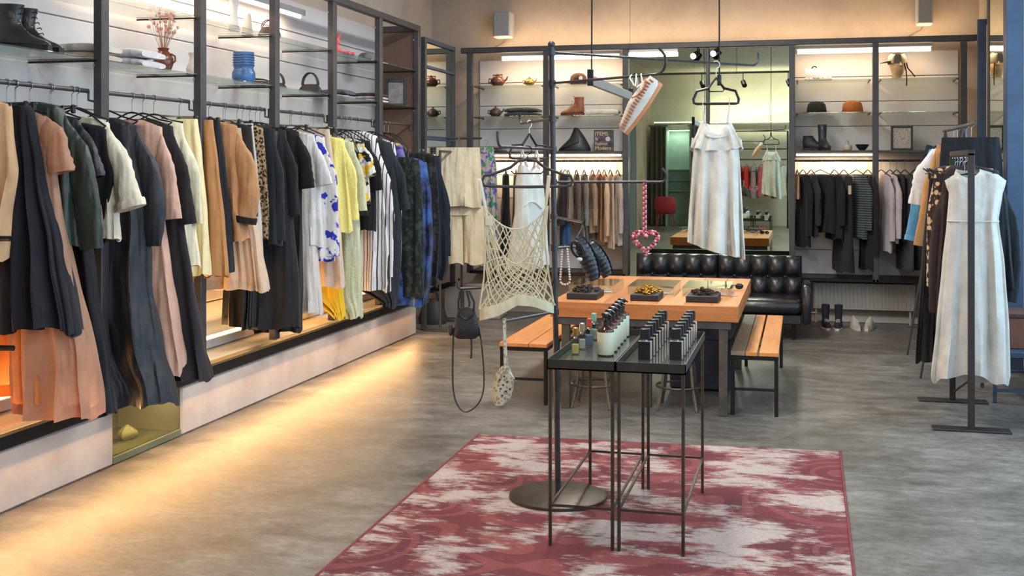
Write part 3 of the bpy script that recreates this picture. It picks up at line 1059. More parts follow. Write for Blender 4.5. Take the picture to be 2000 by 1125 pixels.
LG('long_skirt', 'pale yellow long skirt clipped beside the tan trousers', 'skirt', [(384, 224), (392, 300), (402, 420), (407, 538)], fabric((236, 222, 172), rough=.6), 'pale yellow long skirt', hw0=.12, th=.035, th1=.07, fold=.5, clips=True, neck=False)
LG('trousers', 'tan pleated trousers clipped next to the yellow skirt', 'trousers', [(416, 226), (426, 320), (438, 440), (445, 540)], (182, 132, 86), 'tan pleated trousers', hw0=.13, th=.04, th1=.055, fold=.4, clips=True, neck=False)
LG('denim_trousers', 'narrow dark indigo denim trousers next to the tan trousers', 'trousers', [(430, 236), (440, 320), (452, 440), (459, 532)], (44, 49, 60), 'dark denim trousers', hw0=.12, th=.03, fold=.3, clips=True, neck=False)
LG('blouse', 'camel blouse with a big puffed sleeve and dark lining', 'blouse', [(462, 244), (470, 320), (474, 400), (482, 470)], (186, 138, 98), 'camel puff sleeve blouse', hw0=.20, th=.045, fold=.3, sleeve_px=[([(462, 250), (478, 320), (484, 380), (474, 432)], [.055, .085, .095, .085], fabric((40, 36, 36)))])
LG('pleated_skirt', 'cream pink pleated skirt hanging below the camel blouse', 'skirt', [(470, 250), (490, 380), (506, 480), (519, 568)], fabric((218, 194, 168), transl=.15), 'cream pink pleated skirt', hw0=.13, th=.04, th1=.09, fold=.8, freq=12, clips=True, neck=False)
LG('cardigan', 'charcoal fine knit cardigan before the light grey trousers', 'cardigan', [(490, 246), (496, 330), (502, 420)], (52, 50, 54), 'charcoal knit cardigan', hw0=.19, th=.03, fold=.3)
LG('trousers', 'light grey slim trousers beside the leopard blouse', 'trousers', [(494, 238), (502, 330), (510, 440), (516, 560)], (190, 186, 182), 'light grey slim trousers', hw0=.12, th=.025, fold=.3, clips=True, neck=False)
LG('blouse', 'leopard print blouse on the left rail', 'blouse', [(512, 250), (518, 330), (522, 400), (522, 468)], fabric((168, 140, 104), 'leopard', (48, 38, 32)), 'leopard print blouse', hw0=.15, th=.035, fold=.3)
LG('blazer', 'dark slate blazer right of the leopard blouse', 'blazer', [(538, 250), (545, 330), (548, 420), (550, 480)], (44, 50, 60), 'dark slate blazer', hw0=.20, th=.04, fold=.3, sleeve_px=[([(538, 258), (546, 340), (548, 470)], [.05, .055, .05])])
LG('draped_scarf_dress', 'dark green black draped dress looping low over the shelf', 'dress', [(542, 252), (520, 460), (505, 560), (498, 636)], fabric((48, 52, 50), rough=.6), 'draped green black dress', hw0=.17, th=.05, th1=.14, fold=.6)
LG('long_coat', 'long charcoal coat with draped lapel on the left rail', 'coat', [(558, 250), (566, 340), (572, 440), (580, 540), (582, 640)], (44, 46, 54), 'long charcoal coat', hw0=.20, th=.05, fold=.45, sleeve_px=[([(558, 258), (570, 330), (574, 420)], [.05, .06, .055])])
LG('long_dress', 'long black dress with short sleeve before the white blouse', 'dress', [(584, 252), (590, 330), (590, 420), (588, 540), (584, 648)], (34, 35, 42), 'long black dress', hw0=.20, th=.05, fold=.45, sleeve_px=[([(584, 258), (596, 310), (602, 368)], [.055, .065, .065])])
LG('long_skirt', 'pale grey linen skirt hanging below the white blouse', 'skirt', [(604, 262), (608, 380), (618, 500), (628, 612)], (204, 198, 194), 'pale grey linen skirt', hw0=.16, th=.04, th1=.08, fold=.4, clips=True, neck=False)
LG('blouse', 'white blouse with gathered half sleeve', 'blouse', [(614, 262), (622, 330), (626, 400), (630, 480)], (208, 208, 208), 'white gathered blouse', hw0=.19, th=.04, fold=.4, sleeve_px=[([(614, 270), (628, 330), (634, 362)], [.055, .07, .075])])
LG('summer_dress', 'white dress with scattered cobalt blue flowers', 'dress', [(632, 266), (640, 340), (646, 430), (650, 510)], fabric((214, 212, 212), 'floral', (42, 52, 170), scale=1.3), 'blue flowered white dress', hw0=.19, th=.045, fold=.4, sleeve_px=[([(632, 272), (644, 340), (648, 440), (646, 500)], [.05, .06, .065, .07])])
LG('long_skirt', 'pinkish beige long skirt before the yellow jacket', 'skirt', [(644, 252), (656, 350), (668, 460), (676, 560)], (206, 186, 168), 'pinkish beige long skirt', hw0=.14, th=.035, th1=.06, fold=.35, clips=True, neck=False)
LG('trousers', 'bright yellow trousers hanging low above the light strip', 'trousers', [(656, 300), (662, 480), (668, 560), (672, 622)], fabric((230, 190, 50)), 'bright yellow trousers', hw0=.12, th=.04, fold=.4, clips=True, neck=False)
LG('cropped_jacket', 'lemon yellow textured jacket with collar', 'jacket', [(672, 272), (680, 340), (686, 400), (690, 452)], fabric((224, 212, 116), 'tweed', (238, 230, 150)), 'lemon yellow jacket', hw0=.19, th=.05, fold=.3, sleeve_px=[([(672, 278), (684, 340), (690, 430)], [.05, .06, .055])], collar=fabric((214, 200, 90)))
LG('tweed_coat', 'pale sage tweed coat with dark cuff', 'coat', [(690, 274), (698, 340), (702, 420), (706, 540), (706, 620)], fabric((206, 210, 186), 'tweed', (180, 184, 150)), 'pale sage tweed coat', hw0=.19, th=.04, fold=.3, sleeve_px=[([(690, 282), (702, 350), (706, 420)], [.05, .06, .06], fabric((36, 36, 40)))])
LG('long_cardigan', 'long black cardigan with a narrow hem before the striped shirt', 'cardigan', [(700, 300), (700, 430), (694, 520), (686, 600)], (36, 36, 42), 'long black cardigan', hw0=.17, th=.03, fold=.3)
LG('printed_tee', 'white tee with black and yellow shapes', 'shirt', [(712, 276), (720, 330), (724, 400)], fabric((220, 220, 214), 'print', (34, 34, 38), c3=(226, 186, 60), scale=2), 'black and yellow printed tee', hw0=.18, th=.035, fold=.3, sleeve_px=[([(712, 282), (720, 310), (726, 345)], [.05, .055, .055])])
LG('tee', 'black tee with a loose sleeve before the striped shirt', 'shirt', [(724, 276), (732, 340), (734, 400), (734, 450)], (30, 32, 38), 'loose black tee', hw0=.19, th=.04, fold=.3, sleeve_px=[([(724, 284), (734, 330), (738, 372)], [.055, .065, .07])])
LG('long_shirt', 'long white shirt with black pinstripes on the left rail', 'shirt', [(736, 262), (750, 340), (758, 430), (764, 500), (764, 568)], fabric((220, 218, 222), 'stripe', (40, 40, 48)), 'white pinstriped shirt', hw0=.18, th=.06, th1=.10, fold=.35, sleeve_px=[([(736, 270), (752, 350), (760, 430), (758, 540)], [.05, .06, .065, .06])])
LG('jacket', 'dark teal grey jacket after the pinstriped shirt', 'jacket', [(764, 276), (776, 350), (784, 430), (782, 520), (774, 600)], fabric((50, 60, 68), 'tweed', (40, 48, 58)), 'dark teal grey jacket', hw0=.19, th=.05, fold=.3, sleeve_px=[([(764, 284), (782, 350), (790, 410)], [.05, .06, .06])])
LG('striped_dress', 'white and navy striped dress glimpsed behind the teal jacket', 'dress', [(770, 276), (782, 350), (788, 430), (786, 545)], fabric((214, 214, 220), 'stripe', (52, 56, 78), scale=1.4), 'white and navy striped dress', hw0=.18, th=.04, fold=.3)
LG('print_blouse', 'purple and lime printed blouse at the far end of the left rail', 'blouse', [(786, 282), (794, 320), (798, 360), (800, 400)], fabric((120, 108, 180), 'print', (190, 200, 70), c3=(60, 60, 130)), 'purple and lime blouse', hw0=.18, th=.04, fold=.3)
LG('jacket', 'black navy jacket last on the left rail', 'jacket', [(796, 290), (802, 360), (804, 440), (806, 540), (806, 585)], (32, 38, 50), 'black navy jacket', hw0=.19, th=.05, fold=.3)

# --- short side rail at the far left corner
SRX, SRZ = -3.50, 1.80
sr = thing('side_rail', 'short clothes rail standing in the far left corner', 'rail', (SRX, 11.3, 0))
MB().cyl((SRX, 10.98, SRZ), (SRX, 11.75, SRZ), .0125, n=10).build('rail', STEEL, sr)
for y in (10.99, 11.74):
    MB().cyl((SRX, y, 0.02), (SRX, y, SRZ), .0125, n=10).build('post', STEEL, sr)
    MB().box((SRX, y, .01), (.34, .06, .02), 0, .003).build('foot', STEEL, sr)
side = dict(railx=SRX, railz=SRZ, group='clothes in the far left corner')
LG('floral_shirt', 'dark green floral shirt in the far left corner', 'shirt', [(818, 312), (824, 380), (826, 460), (826, 580)], fabric((34, 42, 46), 'floral', (50, 60, 54), scale=2.2), 'dark floral shirt', hw0=.14, th=.04, fold=.3, **side)
LG('watercolour_dress', 'dress with blue and green watercolour print in the far corner', 'dress', [(832, 314), (842, 380), (844, 470), (838, 540), (832, 596)], fabric((38, 46, 66), 'wash', (62, 94, 164), c3=(100, 130, 110), scale=1.0), 'blue watercolour dress', hw0=.17, th=.08, fold=.4, **side)
LG('lace_top', 'black lace top hanging between the blue dress and navy jacket', 'top', [(850, 304), (856, 380), (858, 460), (854, 560)], fabric((30, 32, 38), 'floral', (48, 50, 58), scale=2), 'black lace top', hw0=.17, th=.04, fold=.3, **side)
LG('white_trousers', 'white trousers glimpsed beside the navy jacket in the corner', 'trousers', [(848, 330), (856, 440), (860, 545)], (216, 208, 214), 'white corner trousers', hw0=.12, th=.03, fold=.3, clips=True, neck=False, **side)
LG('jacket', 'deep navy jacket at the front of the far left corner', 'jacket', [(858, 304), (868, 380), (874, 460), (876, 520), (868, 546)], (34, 44, 62), 'deep navy jacket', hw0=.18, th=.05, fold=.3, sleeve_px=[([(858, 312), (870, 400), (872, 500)], [.05, .06, .05])], **side)


# --- face-out arm with the cream set
def facing(name, label, cat, px, y_top, d, hook_px_y, outline, color, short, yaw, th=.05, **k):
    """garment facing the camera at camera distance d: outline given as half-width (m) and pixel row"""
    O = on_d(px, hook_px_y, d)
    edge = [(w, on_d(px, y, d).z - O.z) for w, y in outline]
    m = color if isinstance(color, bpy.types.Material) else fabric(color)
    return garment(name, label, cat, O, yaw, edge, m, short, outline[0][0], th=th, **k)


AZ = on_Y(930, 270, 11.75).z
fa = thing('face_out_arm', 'dark rod sticking out beside the narrow mirror carrying the cream set', 'rail', (-3.6, 11.75, AZ))
a0, a1 = on_Y(836, 265, 11.75), on_Y(941, 271, 11.75)
MB().cyl((a0.x, 11.75, AZ), (a1.x, 11.75, AZ), .012, n=10).build('rod', STEEL, fa)
MB().box((a0.x, 11.75, AZ), (.03, .12, .06), 0, .004).build('mount', STEEL, fa)
CREAM = fabric((226, 214, 186))
hx = (851 + 930) / 2
facing('cream_blouse', 'cream sleeveless top of the set hanging in the far corner', 'top', 893, 285, 11.9, 270, [(.235, 288), (.245, 330), (.25, 380), (.25, 404)], CREAM, 'cream set top', YAW, th=.05, fold=.25, neck=False, clips=True, group='cream set')
for_sh = on_d(893, 270, 11.88)


def shorts(label, px0, px1, y0, y1, d, m):
    O = on_d((px0 + px1) / 2, y0, d)
    t = thing('cream_shorts', label, 'shorts', O, YAW, 'cream set')
    w = (px1 - px0) / F_PX * d / 2
    h = (y1 - y0) / F_PX * d
    rnd = random.Random(3)
    cloth_body([(-.0, w * .9, w * .9, .045), (-h * .15, w, w, .055)], .1, 4, rnd, nl=6).build('waist', m, t, world=False, smooth=70)
    for s in (-1, 1):
        b = cloth_body([(-h * .12, w * .48, w * .48, .05), (-h * .6, w * .49, w * .50, .055), (-h, w * .49, w * .52, .06)], .25, 4, rnd, nl=14)
        b.v = [(x + s * w * .52, y, z) for x, y, z in b.v]
        b.build('leg', m, t, world=False, smooth=70)


shorts('cream wide leg shorts below the cream top in the far corner', 862, 948, 402, 515, 11.93, fabric((222, 206, 176)))
facing('colourful_dress', 'bright multicoloured printed dress behind the cream set', 'dress', 950, 290, 12.25, 276, [(.08, 292), (.11, 330), (.12, 400), (.12, 470)], fabric((176, 166, 162), 'print', (104, 84, 170), c3=(60, 140, 96), scale=2.6), 'multicoloured dress', YAW, th=.05, fold=.4, group='clothes in the far left corner')


# --- clothes on the back rails (seen edge-on)
def back_garment(name, label, cat, px, y_hem, wpx, color, short, sleeve=0, yaw=.3, hw=.20, y_top=312, flare=1.0, group='clothes on the back rails', **k):
    O = on_Y(px, 305, 12.46)
    O.z = 1.71
    hem = on_Y(px, y_hem, 12.30).z - O.z
    th = wpx / 2 / F_PX * 12.2 * .62
    m = color if isinstance(color, bpy.types.Material) else fabric(color)
    e = [(hw, -.165), (hw * 1.03, -.30), (hw * 1.0 * flare, lerp(-.3, hem, .5)), (hw * flare, hem)]
    sl = []
    if sleeve:
        ze = on_Y(px, sleeve, 12.30).z - O.z
        sl = [([(hw, -.18), (hw + .03, -.3), (hw + .035, ze)], [.05, .06, .05])]
    return garment(name, label, cat, O, -PI / 2 + yaw, e, m, short, hw, th=th * .8, th1=th * 1.25, fold=.35, freq=4, sleeves=sl, group=group, **k)


BG = back_garment
BG('black_dress', 'black green trimmed dress at the left end of the back rail', 'dress', 988, 500, 26, (34, 38, 38), 'black green trimmed dress')
BG('knit_dress', 'grey taupe knit dress left of the white slip dress', 'dress', 1008, 490, 20, (140, 126, 120), 'grey taupe knit dress')
BG('blouse', 'grey blouse just left of the pole on the back rail', 'blouse', 1052, 470, 18, (126, 124, 126), 'grey back blouse')
BG('blazer', 'charcoal blazer right of the pole on the back rail', 'blazer', 1096, 440, 20, (58, 56, 62), 'charcoal back blazer')
BG('blouse', 'taupe blouse above blue trousers on the back rail', 'blouse', 1110, 432, 22, (142, 126, 116), 'taupe blouse')
BG('trousers', 'blue trousers hanging low on the left back rail', 'trousers', 1104, 480, 16, (56, 92, 142), 'blue trousers', hw=.13, yaw=.5)
BG('cardigan', 'brown taupe cardigan on the back rail', 'cardigan', 1126, 440, 16, (104, 88, 84), 'brown taupe cardigan', sleeve=430)
BG('coat', 'mid grey wool coat on the left back rail', 'coat', 1141, 470, 22, (126, 120, 116), 'mid grey wool coat', sleeve=440)
BG('jacket', 'beige checked jacket with hanging sleeve on the back rail', 'jacket', 1157, 455, 22, fabric((170, 146, 122), 'tweed', (136, 110, 88)), 'beige checked jacket', sleeve=440)
BG('shirt', 'rust brown shirt between the beige clothes on the back rail', 'shirt', 1170, 470, 12, (150, 104, 76), 'rust brown shirt')
BG('blouse', 'light tan blouse right of the rust shirt', 'blouse', 1180, 474, 16, (204, 172, 142), 'light tan blouse', sleeve=460)
BG('blouse', 'pinkish beige blouse on the left back rail', 'blouse', 1192, 486, 14, (198, 176, 158), 'pinkish beige blouse')
BG('sweater', 'wide greige sweater at the right end of the beige clothes', 'sweater', 1206, 478, 26, (178, 166, 156), 'wide greige sweater', sleeve=455)
# right bays
BG('strap_dress', 'thin tan garment at the left end of the dark clothes', 'dress', 1557, 388, 8, (186, 150, 122), 'thin tan garment', yaw=.1)
BG('shirt', 'black shirt with long tail first of the dark clothes', 'shirt', 1568, 482, 20, (38, 38, 48), 'black long tailed shirt', sleeve=460)
BG('jacket', 'dark grey jacket second of the dark clothes', 'jacket', 1584, 462, 20, (56, 56, 66), 'second dark grey jacket', sleeve=440)
BG('cape', 'wide black cape spreading over the dark clothes', 'cape', 1602, 455, 46, (44, 44, 54), 'wide black cape', yaw=.75, flare=1.1)
BG('coat', 'black coat right of the wide cape', 'coat', 1630, 468, 22, (40, 40, 48), 'black coat by the cape', sleeve=440)
BG('long_dress', 'long charcoal dress with a paper tag on the right back rail', 'dress', 1648, 532, 28, (54, 56, 66), 'long charcoal tagged dress', extra=lambda r, p: MB().box((.235, -.02, -.30), (.004, .03, .09)).build('paper_tag', mat('tag_paper', (206, 190, 160), .8), r, world=False))
BG('striped_shirt', 'dark shirt with fine teal stripes on the right back rail', 'shirt', 1673, 466, 26, fabric((52, 58, 66), 'hstripe', (84, 98, 104), scale=1.6), 'fine teal striped shirt', sleeve=450, yaw=.5)
BG('long_coat', 'long black coat left of the middle right post', 'coat', 1695, 528, 22, (40, 40, 48), 'long black coat by the post', sleeve=500)
BG('shirt', 'lilac grey shirt right of the middle post', 'shirt', 1721, 492, 16, (190, 182, 190), 'lilac grey shirt', sleeve=470, yaw=.4)
BG('blouse', 'pale lilac blouse with crumpled sleeve', 'blouse', 1738, 474, 14, (198, 190, 196), 'pale lilac blouse', sleeve=465)
BG('waistcoat', 'dark grey waistcoat right of the lilac blouse', 'waistcoat', 1751, 470, 14, (62, 60, 68), 'dark grey waistcoat')
BG('long_dress', 'long slate dress near the right end of the back rail', 'dress', 1767, 528, 18, (72, 72, 80), 'long slate dress')
BG('coat', 'black coat last on the right back rail', 'coat', 1787, 528, 20, (44, 46, 52), 'last black coat', sleeve=490)

# ------------------------------------------------------------------ near right rack
RX, RY0, RY1, RZ = 1.03, 7.68, 8.60, 1.735
rk = thing('clothes_rack', 'low dark steel clothes rack with flat foot plates on the right', 'rack', (RX, RY0, 0))
RK = mat('rack_steel', (52, 48, 50), .5, .4, .15)
for y in (RY0, RY1):
    MB().box((RX, y, .87), (.038, .038, 1.73), 0, .004).build('post', RK, rk)
    MB().box((RX, y, .006), (.46, .12, .012), 0, .003).build('foot_plate', RK, rk)
MB().bb(RX - .019, RX + .019, RY0 - .019, RY1 + .019, RZ - .02, RZ + .018, .004).build('top_rail', RK, rk)
MB().cyl((RX, RY0, .32), (RX, RY1, .06), .007, n=6).build('brace', RK, rk)


def rack_garment(name, label, cat, Y, edge_px, color, short, rx=RX, rz=RZ - .035, yaw=0.0, left_px=None, sleeve_px=(), **k):
    O = Vector((rx, Y, rz))
    def loc(p):
        w = on_Y(p[0], p[1], Y)
        return (w.x - rx, w.z - rz)
    edge = [loc(p) for p in edge_px]
    edge = [(abs(a), b) for a, b in edge]
    left = [abs(loc(p)[0]) for p in left_px] if left_px else None
    sl = [([loc(p) for p in s[0]], s[1], s[2] if len(s) > 2 else None) for s in sleeve_px]
    m = color if isinstance(color, bpy.types.Material) else fabric(color)
    return garment(name, label, cat, O, yaw, edge, m, short, edge[0][0], left=left, sleeves=sl, group=k.pop('group', 'clothes on the right rack'), **k)


def white_extra(root, prof):
    # waist seam and piping across the bodice
    z = on_Y(1900, 432, 7.80).z - (RZ - .035)
    l, r, th = prof_at(prof, z)
    cx, hw_ = (r - l) / 2, (r + l) / 2
    MB().tube([(cx + hw_ * 1.0 * math.copysign(abs(math.cos(a)) ** .75, math.cos(a)), -th * 1.18 * math.sin(a) ** .7 - .003, z) for a in (PI * k / 20 for k in range(21))], .0045, 6).build('waist_seam', fabric((214, 210, 202)), root, world=False)


RG = rack_garment
RG('long_white_dress', 'long white sleeveless dress at the front of the right rack', 'dress', 7.835, [(1944, 336), (1966, 354), (1958, 378), (1950, 430), (1962, 520), (1970, 640), (1972, 742)], fabric((206, 204, 198), rough=.7), 'long white dress', left_px=[(1868, 336), (1842, 354), (1852, 378), (1848, 430), (1838, 520), (1826, 640), (1814, 752)], th=.05, th1=.085, fold=.42, freq=8, hemwave=.03, scoop=.06, extra=white_extra)
RG('cardigan', 'black cardigan behind the right edge of the white dress', 'cardigan', 7.98, [(1955, 350), (1968, 400), (1974, 480), (1978, 560)], (38, 42, 52), 'black cardigan behind the white dress', left_px=[(1880, 350), (1880, 400), (1885, 480), (1890, 560)], th=.05, fold=.3, sleeve_px=[([(1958, 356), (1972, 430), (1982, 520), (1974, 590)], [.05, .055, .05, .04])])
RG('knit_coat', 'dark aubergine brown knit coat behind the white dress', 'coat', 8.06, [(1950, 330), (1960, 420), (1960, 560), (1955, 690)], fabric((66, 54, 56), 'tweed', (48, 40, 44)), 'aubergine knit coat', left_px=[(1842, 332), (1832, 420), (1824, 560), (1826, 690)], th=.05, fold=.4, sleeve_px=[([(1846, 340), (1836, 420), (1826, 520), (1828, 610)], [.04, .05, .055, .05])])
RG('sequin_dress', 'dark dress with copper and cream sequins on the right rack', 'dress', 8.22, [(1940, 330), (1950, 420), (1950, 560)], fabric((60, 44, 44), 'leopard', (206, 176, 140), scale=.55), 'copper sequin dress', left_px=[(1824, 345), (1808, 372), (1806, 470), (1800, 560)], th=.05, fold=.3)
RG('long_skirt', 'long black ribbed skirt below the sequin dress on the right rack', 'skirt', 8.34, [(1935, 350), (1940, 500), (1940, 710)], (40, 40, 48), 'long black ribbed skirt', left_px=[(1812, 350), (1798, 500), (1784, 705)], th=.04, th1=.09, fold=.7, freq=10, clips=True, neck=False)
RG('navy_blouse', 'navy top with bright blue shoulder on the right rack', 'top', 8.46, [(1930, 330), (1935, 420), (1935, 500)], (44, 58, 98), 'navy top with blue shoulder', left_px=[(1822, 335), (1816, 420), (1812, 500)], th=.04, fold=.3)

# ------------------------------------------------------------------ second rail behind it
R2X, R2Z = 1.20, 1.955
r2 = thing('clothes_rail', 'taller thin steel clothes rail standing behind the low rack', 'rack', (R2X, 9.0, 0))
MB().cyl((R2X, 8.75, R2Z), (R2X, 10.6, R2Z), .012, n=10).build('top_rail', STEEL, r2)
for y in (9.35, 10.5):
    for s in (-1, 1):
        MB().cyl((R2X + s * .30, y + .12, .0), (R2X, y, R2Z), .009, n=8).build('leg', STEEL, r2)
    MB().cyl((R2X - .30, y + .12, .25), (R2X + .30, y + .12, .25), .007, n=8).build('crossbar', STEEL, r2)
k2 = dict(rx=R2X, rz=R2Z, group='clothes on the taller right rail')
RG('short_skirt', 'black short skirt clipped flat at the front of the taller rail', 'skirt', 8.95, [(1952, 268), (1958, 320), (1964, 400)], (38, 42, 50), 'black short skirt', left_px=[(1836, 268), (1832, 320), (1828, 400)], th=.03, fold=.2, clips=True, neck=False, **k2)
RG('long_coat', 'camel long coat beside the black skirt on the taller rail', 'coat', 9.2, [(1945, 290), (1945, 400), (1940, 560)], (190, 142, 92), 'camel long coat', left_px=[(1826, 275), (1812, 400), (1800, 590)], th=.05, fold=.3, sleeve_px=[([(1828, 282), (1816, 360), (1796, 480)], [.05, .055, .05])], **k2)
RG('white_shirt', 'white shirt with wide sleeve left of the camel coat', 'shirt', 9.45, [(1935, 290), (1930, 420)], (226, 226, 228), 'white wide sleeved shirt', left_px=[(1818, 285), (1806, 420)], th=.05, fold=.3, sleeve_px=[([(1818, 292), (1804, 340), (1794, 400)], [.06, .085, .085])], **k2)
RG('denim_shirt', 'sky blue denim shirt with cuff left of the white shirt', 'shirt', 9.7, [(1925, 290), (1920, 420)], (96, 156, 196), 'sky blue denim shirt', left_px=[(1812, 285), (1802, 420)], th=.05, fold=.3, sleeve_px=[([(1812, 292), (1796, 380), (1778, 468)], [.055, .06, .045], fabric((110, 168, 206)))], **k2)
RG('navy_jacket', 'navy jacket at the far end of the taller right rail', 'jacket', 9.95, [(1920, 290), (1915, 440)], (44, 50, 66), 'navy jacket on the taller rail', left_px=[(1806, 275), (1790, 440)], th=.05, fold=.3, sleeve_px=[([(1806, 282), (1794, 360), (1786, 440)], [.05, .055, .05])], **k2)

# ================================================================== RUG
def rug_material():   # worn pile: red knots where the wool is left, bare cream warp elsewhere
    m = bpy.data.materials.new('worn_red_rug')
    nt, N, L, B = nodes_of(m)
    v = tex_coord(nt)
    vx = tex_coord(nt, (1.0, 2.3, 1))
    big = noise(nt, tex_coord(nt, (1.3, 1.7, 1)), 1.7, 3, .5)
    mid = noise(nt, vx, 5.5, 9, .78)
    thread = noise(nt, tex_coord(nt, (14, 260, 1)), 1.0, 3, .6)
    fine = noise(nt, v, 90, 4, .7)
    add = N.new('ShaderNodeMath'); add.operation = 'MULTIPLY_ADD'
    L.new(mid.outputs['Fac'], add.inputs[0]); add.inputs[1].default_value = .75
    L.new(big.outputs['Fac'], add.inputs[2])
    add2 = N.new('ShaderNodeMath'); add2.operation = 'MULTIPLY_ADD'
    L.new(thread.outputs['Fac'], add2.inputs[0]); add2.inputs[1].default_value = .16
    L.new(add.outputs[0], add2.inputs[2])
    streak = noise(nt, tex_coord(nt, (6, 30, 1)), 1.0, 6, .75)
    add3 = N.new('ShaderNodeMath'); add3.operation = 'MULTIPLY_ADD'
    L.new(streak.outputs['Fac'], add3.inputs[0]); add3.inputs[1].default_value = .34
    L.new(add2.outputs[0], add3.inputs[2])
    mr = N.new('ShaderNodeMapRange'); mr.inputs['From Min'].default_value = 1.10; mr.inputs['From Max'].default_value = 1.21
    L.new(add3.outputs[0], mr.inputs['Value'])
    worn = ramp(nt, mr.outputs[0], [(0.0, (.03, .03, .03, 1)), (0.5, (.45, .45, .45, 1)), (1.0, (.94, .94, .94, 1))]).outputs['Color']
    # the knotted ornament: medallion rings and bars, faded
    w1 = N.new('ShaderNodeTexVoronoi'); w1.feature = 'SMOOTH_F1'; w1.inputs['Scale'].default_value = 2.1
    L.new(v, w1.inputs['Vector'])
    rings = N.new('ShaderNodeMath'); rings.operation = 'SINE'
    ml = N.new('ShaderNodeMath'); ml.operation = 'MULTIPLY'; ml.inputs[1].default_value = 46
    L.new(w1.outputs['Distance'], ml.inputs[0]); L.new(ml.outputs[0], rings.inputs[0])
    orn = ramp(nt, rings.outputs[0], [(0.35, (0, 0, 0, 1)), (0.6, (1, 1, 1, 1))]).outputs['Color']
    reds = ramp(nt, big.outputs['Color'], [(0.30, lin((82, 40, 48))), (0.5, lin((114, 50, 55))), (0.7, lin((130, 68, 68)))]).outputs['Color']
    reds = mixrgb(nt, .22, reds, mixrgb(nt, orn, lin((96, 52, 60)), lin((176, 104, 96))))
    creams = ramp(nt, fine.outputs['Fac'], [(0.3, lin((164, 148, 142))), (0.65, lin((194, 178, 170)))]).outputs['Color']
    col = mixrgb(nt, worn, reds, creams)
    col = mixrgb(nt, .35, col, ramp(nt, thread.outputs['Fac'], [(0.3, (.62, .58, .58, 1)), (.65, (1, 1, 1, 1))]).outputs['Color'], 'MULTIPLY')
    L.new(col, B.inputs['Base Color'])
    B.inputs['Roughness'].default_value = .95
    B.inputs['Specular IOR Level'].default_value = .15
    L.new(bump(nt, thread.outputs['Fac'], .35, .004), B.inputs['Normal'])
    return m


rbl, rbr = on_z(935, 851), on_z(1641, 885)
rfl, rfr = on_z(617, 1130), on_z(1668, 1127)
ext = .75
vl, vr = (rfl - rbl), (rfr - rbr)
rfl = rbl + vl * ((vl.length + ext) / vl.length)
rfr = rbr + vr * ((vr.length + ext + .1) / vr.length)
NX, NYR = 24, 36
top, bot = [], []
for j in range(NYR + 1):
    for i in range(NX + 1):
        a, b2 = i / NX, j / NYR
        p = rbl.lerp(rbr, a).lerp(rfl.lerp(rfr, a), b2)
        edge = min(a, 1 - a, b2, 1 - b2)
        z = .0085 + .0012 * math.sin(9 * a + 5 * b2) * math.sin(7 * b2 + 1)
        top.append((p.x, p.y, z))
W_ = NX + 1
fs = [(j * W_ + i, j * W_ + i + 1, (j + 1) * W_ + i + 1, (j + 1) * W_ + i) for j in range(NYR) for i in range(NX)]
n0 = len(top)
border = [i for i in range(W_)] + [j * W_ + NX for j in range(1, NYR + 1)] + [NYR * W_ + i for i in range(NX - 1, -1, -1)] + [j * W_ for j in range(NYR - 1, 0, -1)]
vs2 = top + [(top[i][0], top[i][1], .0005) for i in border]
for k in range(len(border)):
    k2_ = (k + 1) % len(border)
    fs.append((border[k], n0 + k, n0 + k2_, border[k2_]))
rg = thing('rug', 'large worn red and cream rug under the display tables', 'rug', (-.9, 5.3, 0))
MB().add(vs2, fs).build('pile', rug_material(), rg, smooth=50)
SEL = mat('dark_red_selvedge', (118, 52, 54), .9, 0, .25, 30, .3, 120)
for a, b2 in ((rbl, rfl), (rbr, rfr)):
    n = 30
    MB().tube([(lerp(a.x, b2.x, k / n), lerp(a.y, b2.y, k / n), .0075) for k in range(n + 1)], .0075, 6).build('selvedge', SEL, rg)

# ================================================================== WOOD
def wood(name, c1, c2, along='Y', rough=.42):
    if name in MATS:
        return MATS[name]
    m = bpy.data.materials.new(name)
    nt, N, L, B = nodes_of(m)
    sc = (9, .8, 9) if along == 'Y' else (.8, 9, 9)
    v = tex_coord(nt, sc)
    n = noise(nt, v, 2.2, 6, .6)
    n2 = noise(nt, v, 14, 4, .6)
    col = ramp(nt, n.outputs['Fac'], [(0.3, lin(c1)), (0.7, lin(c2))]).outputs['Color']
    col = mixrgb(nt, .28, col, ramp(nt, n2.outputs['Fac'], [(0.35, (.62, .5, .4, 1)), (.6, (1, 1, 1, 1))]).outputs['Color'], 'MULTIPLY')
    L.new(col, B.inputs['Base Color'])
    B.inputs['Roughness'].default_value = rough
    L.new(bump(nt, n2.outputs['Fac'], .08, .004), B.inputs['Normal'])
    MATS[name] = m
    return m


OAK1 = wood('warm_pine_a', (186, 118, 66), (214, 146, 92))
OAK2 = wood('warm_pine_b', (176, 106, 56), (204, 134, 80))
OAK3 = wood('warm_pine_c', (196, 130, 78), (222, 158, 106))
OAKX = wood('warm_pine_edge', (168, 102, 52), (202, 132, 76), 'X')
BENCH1 = wood('bench_pine', (196, 126, 66), (222, 154, 92))
BENCH2 = wood('bench_grey_wood', (128, 110, 92), (150, 128, 108))

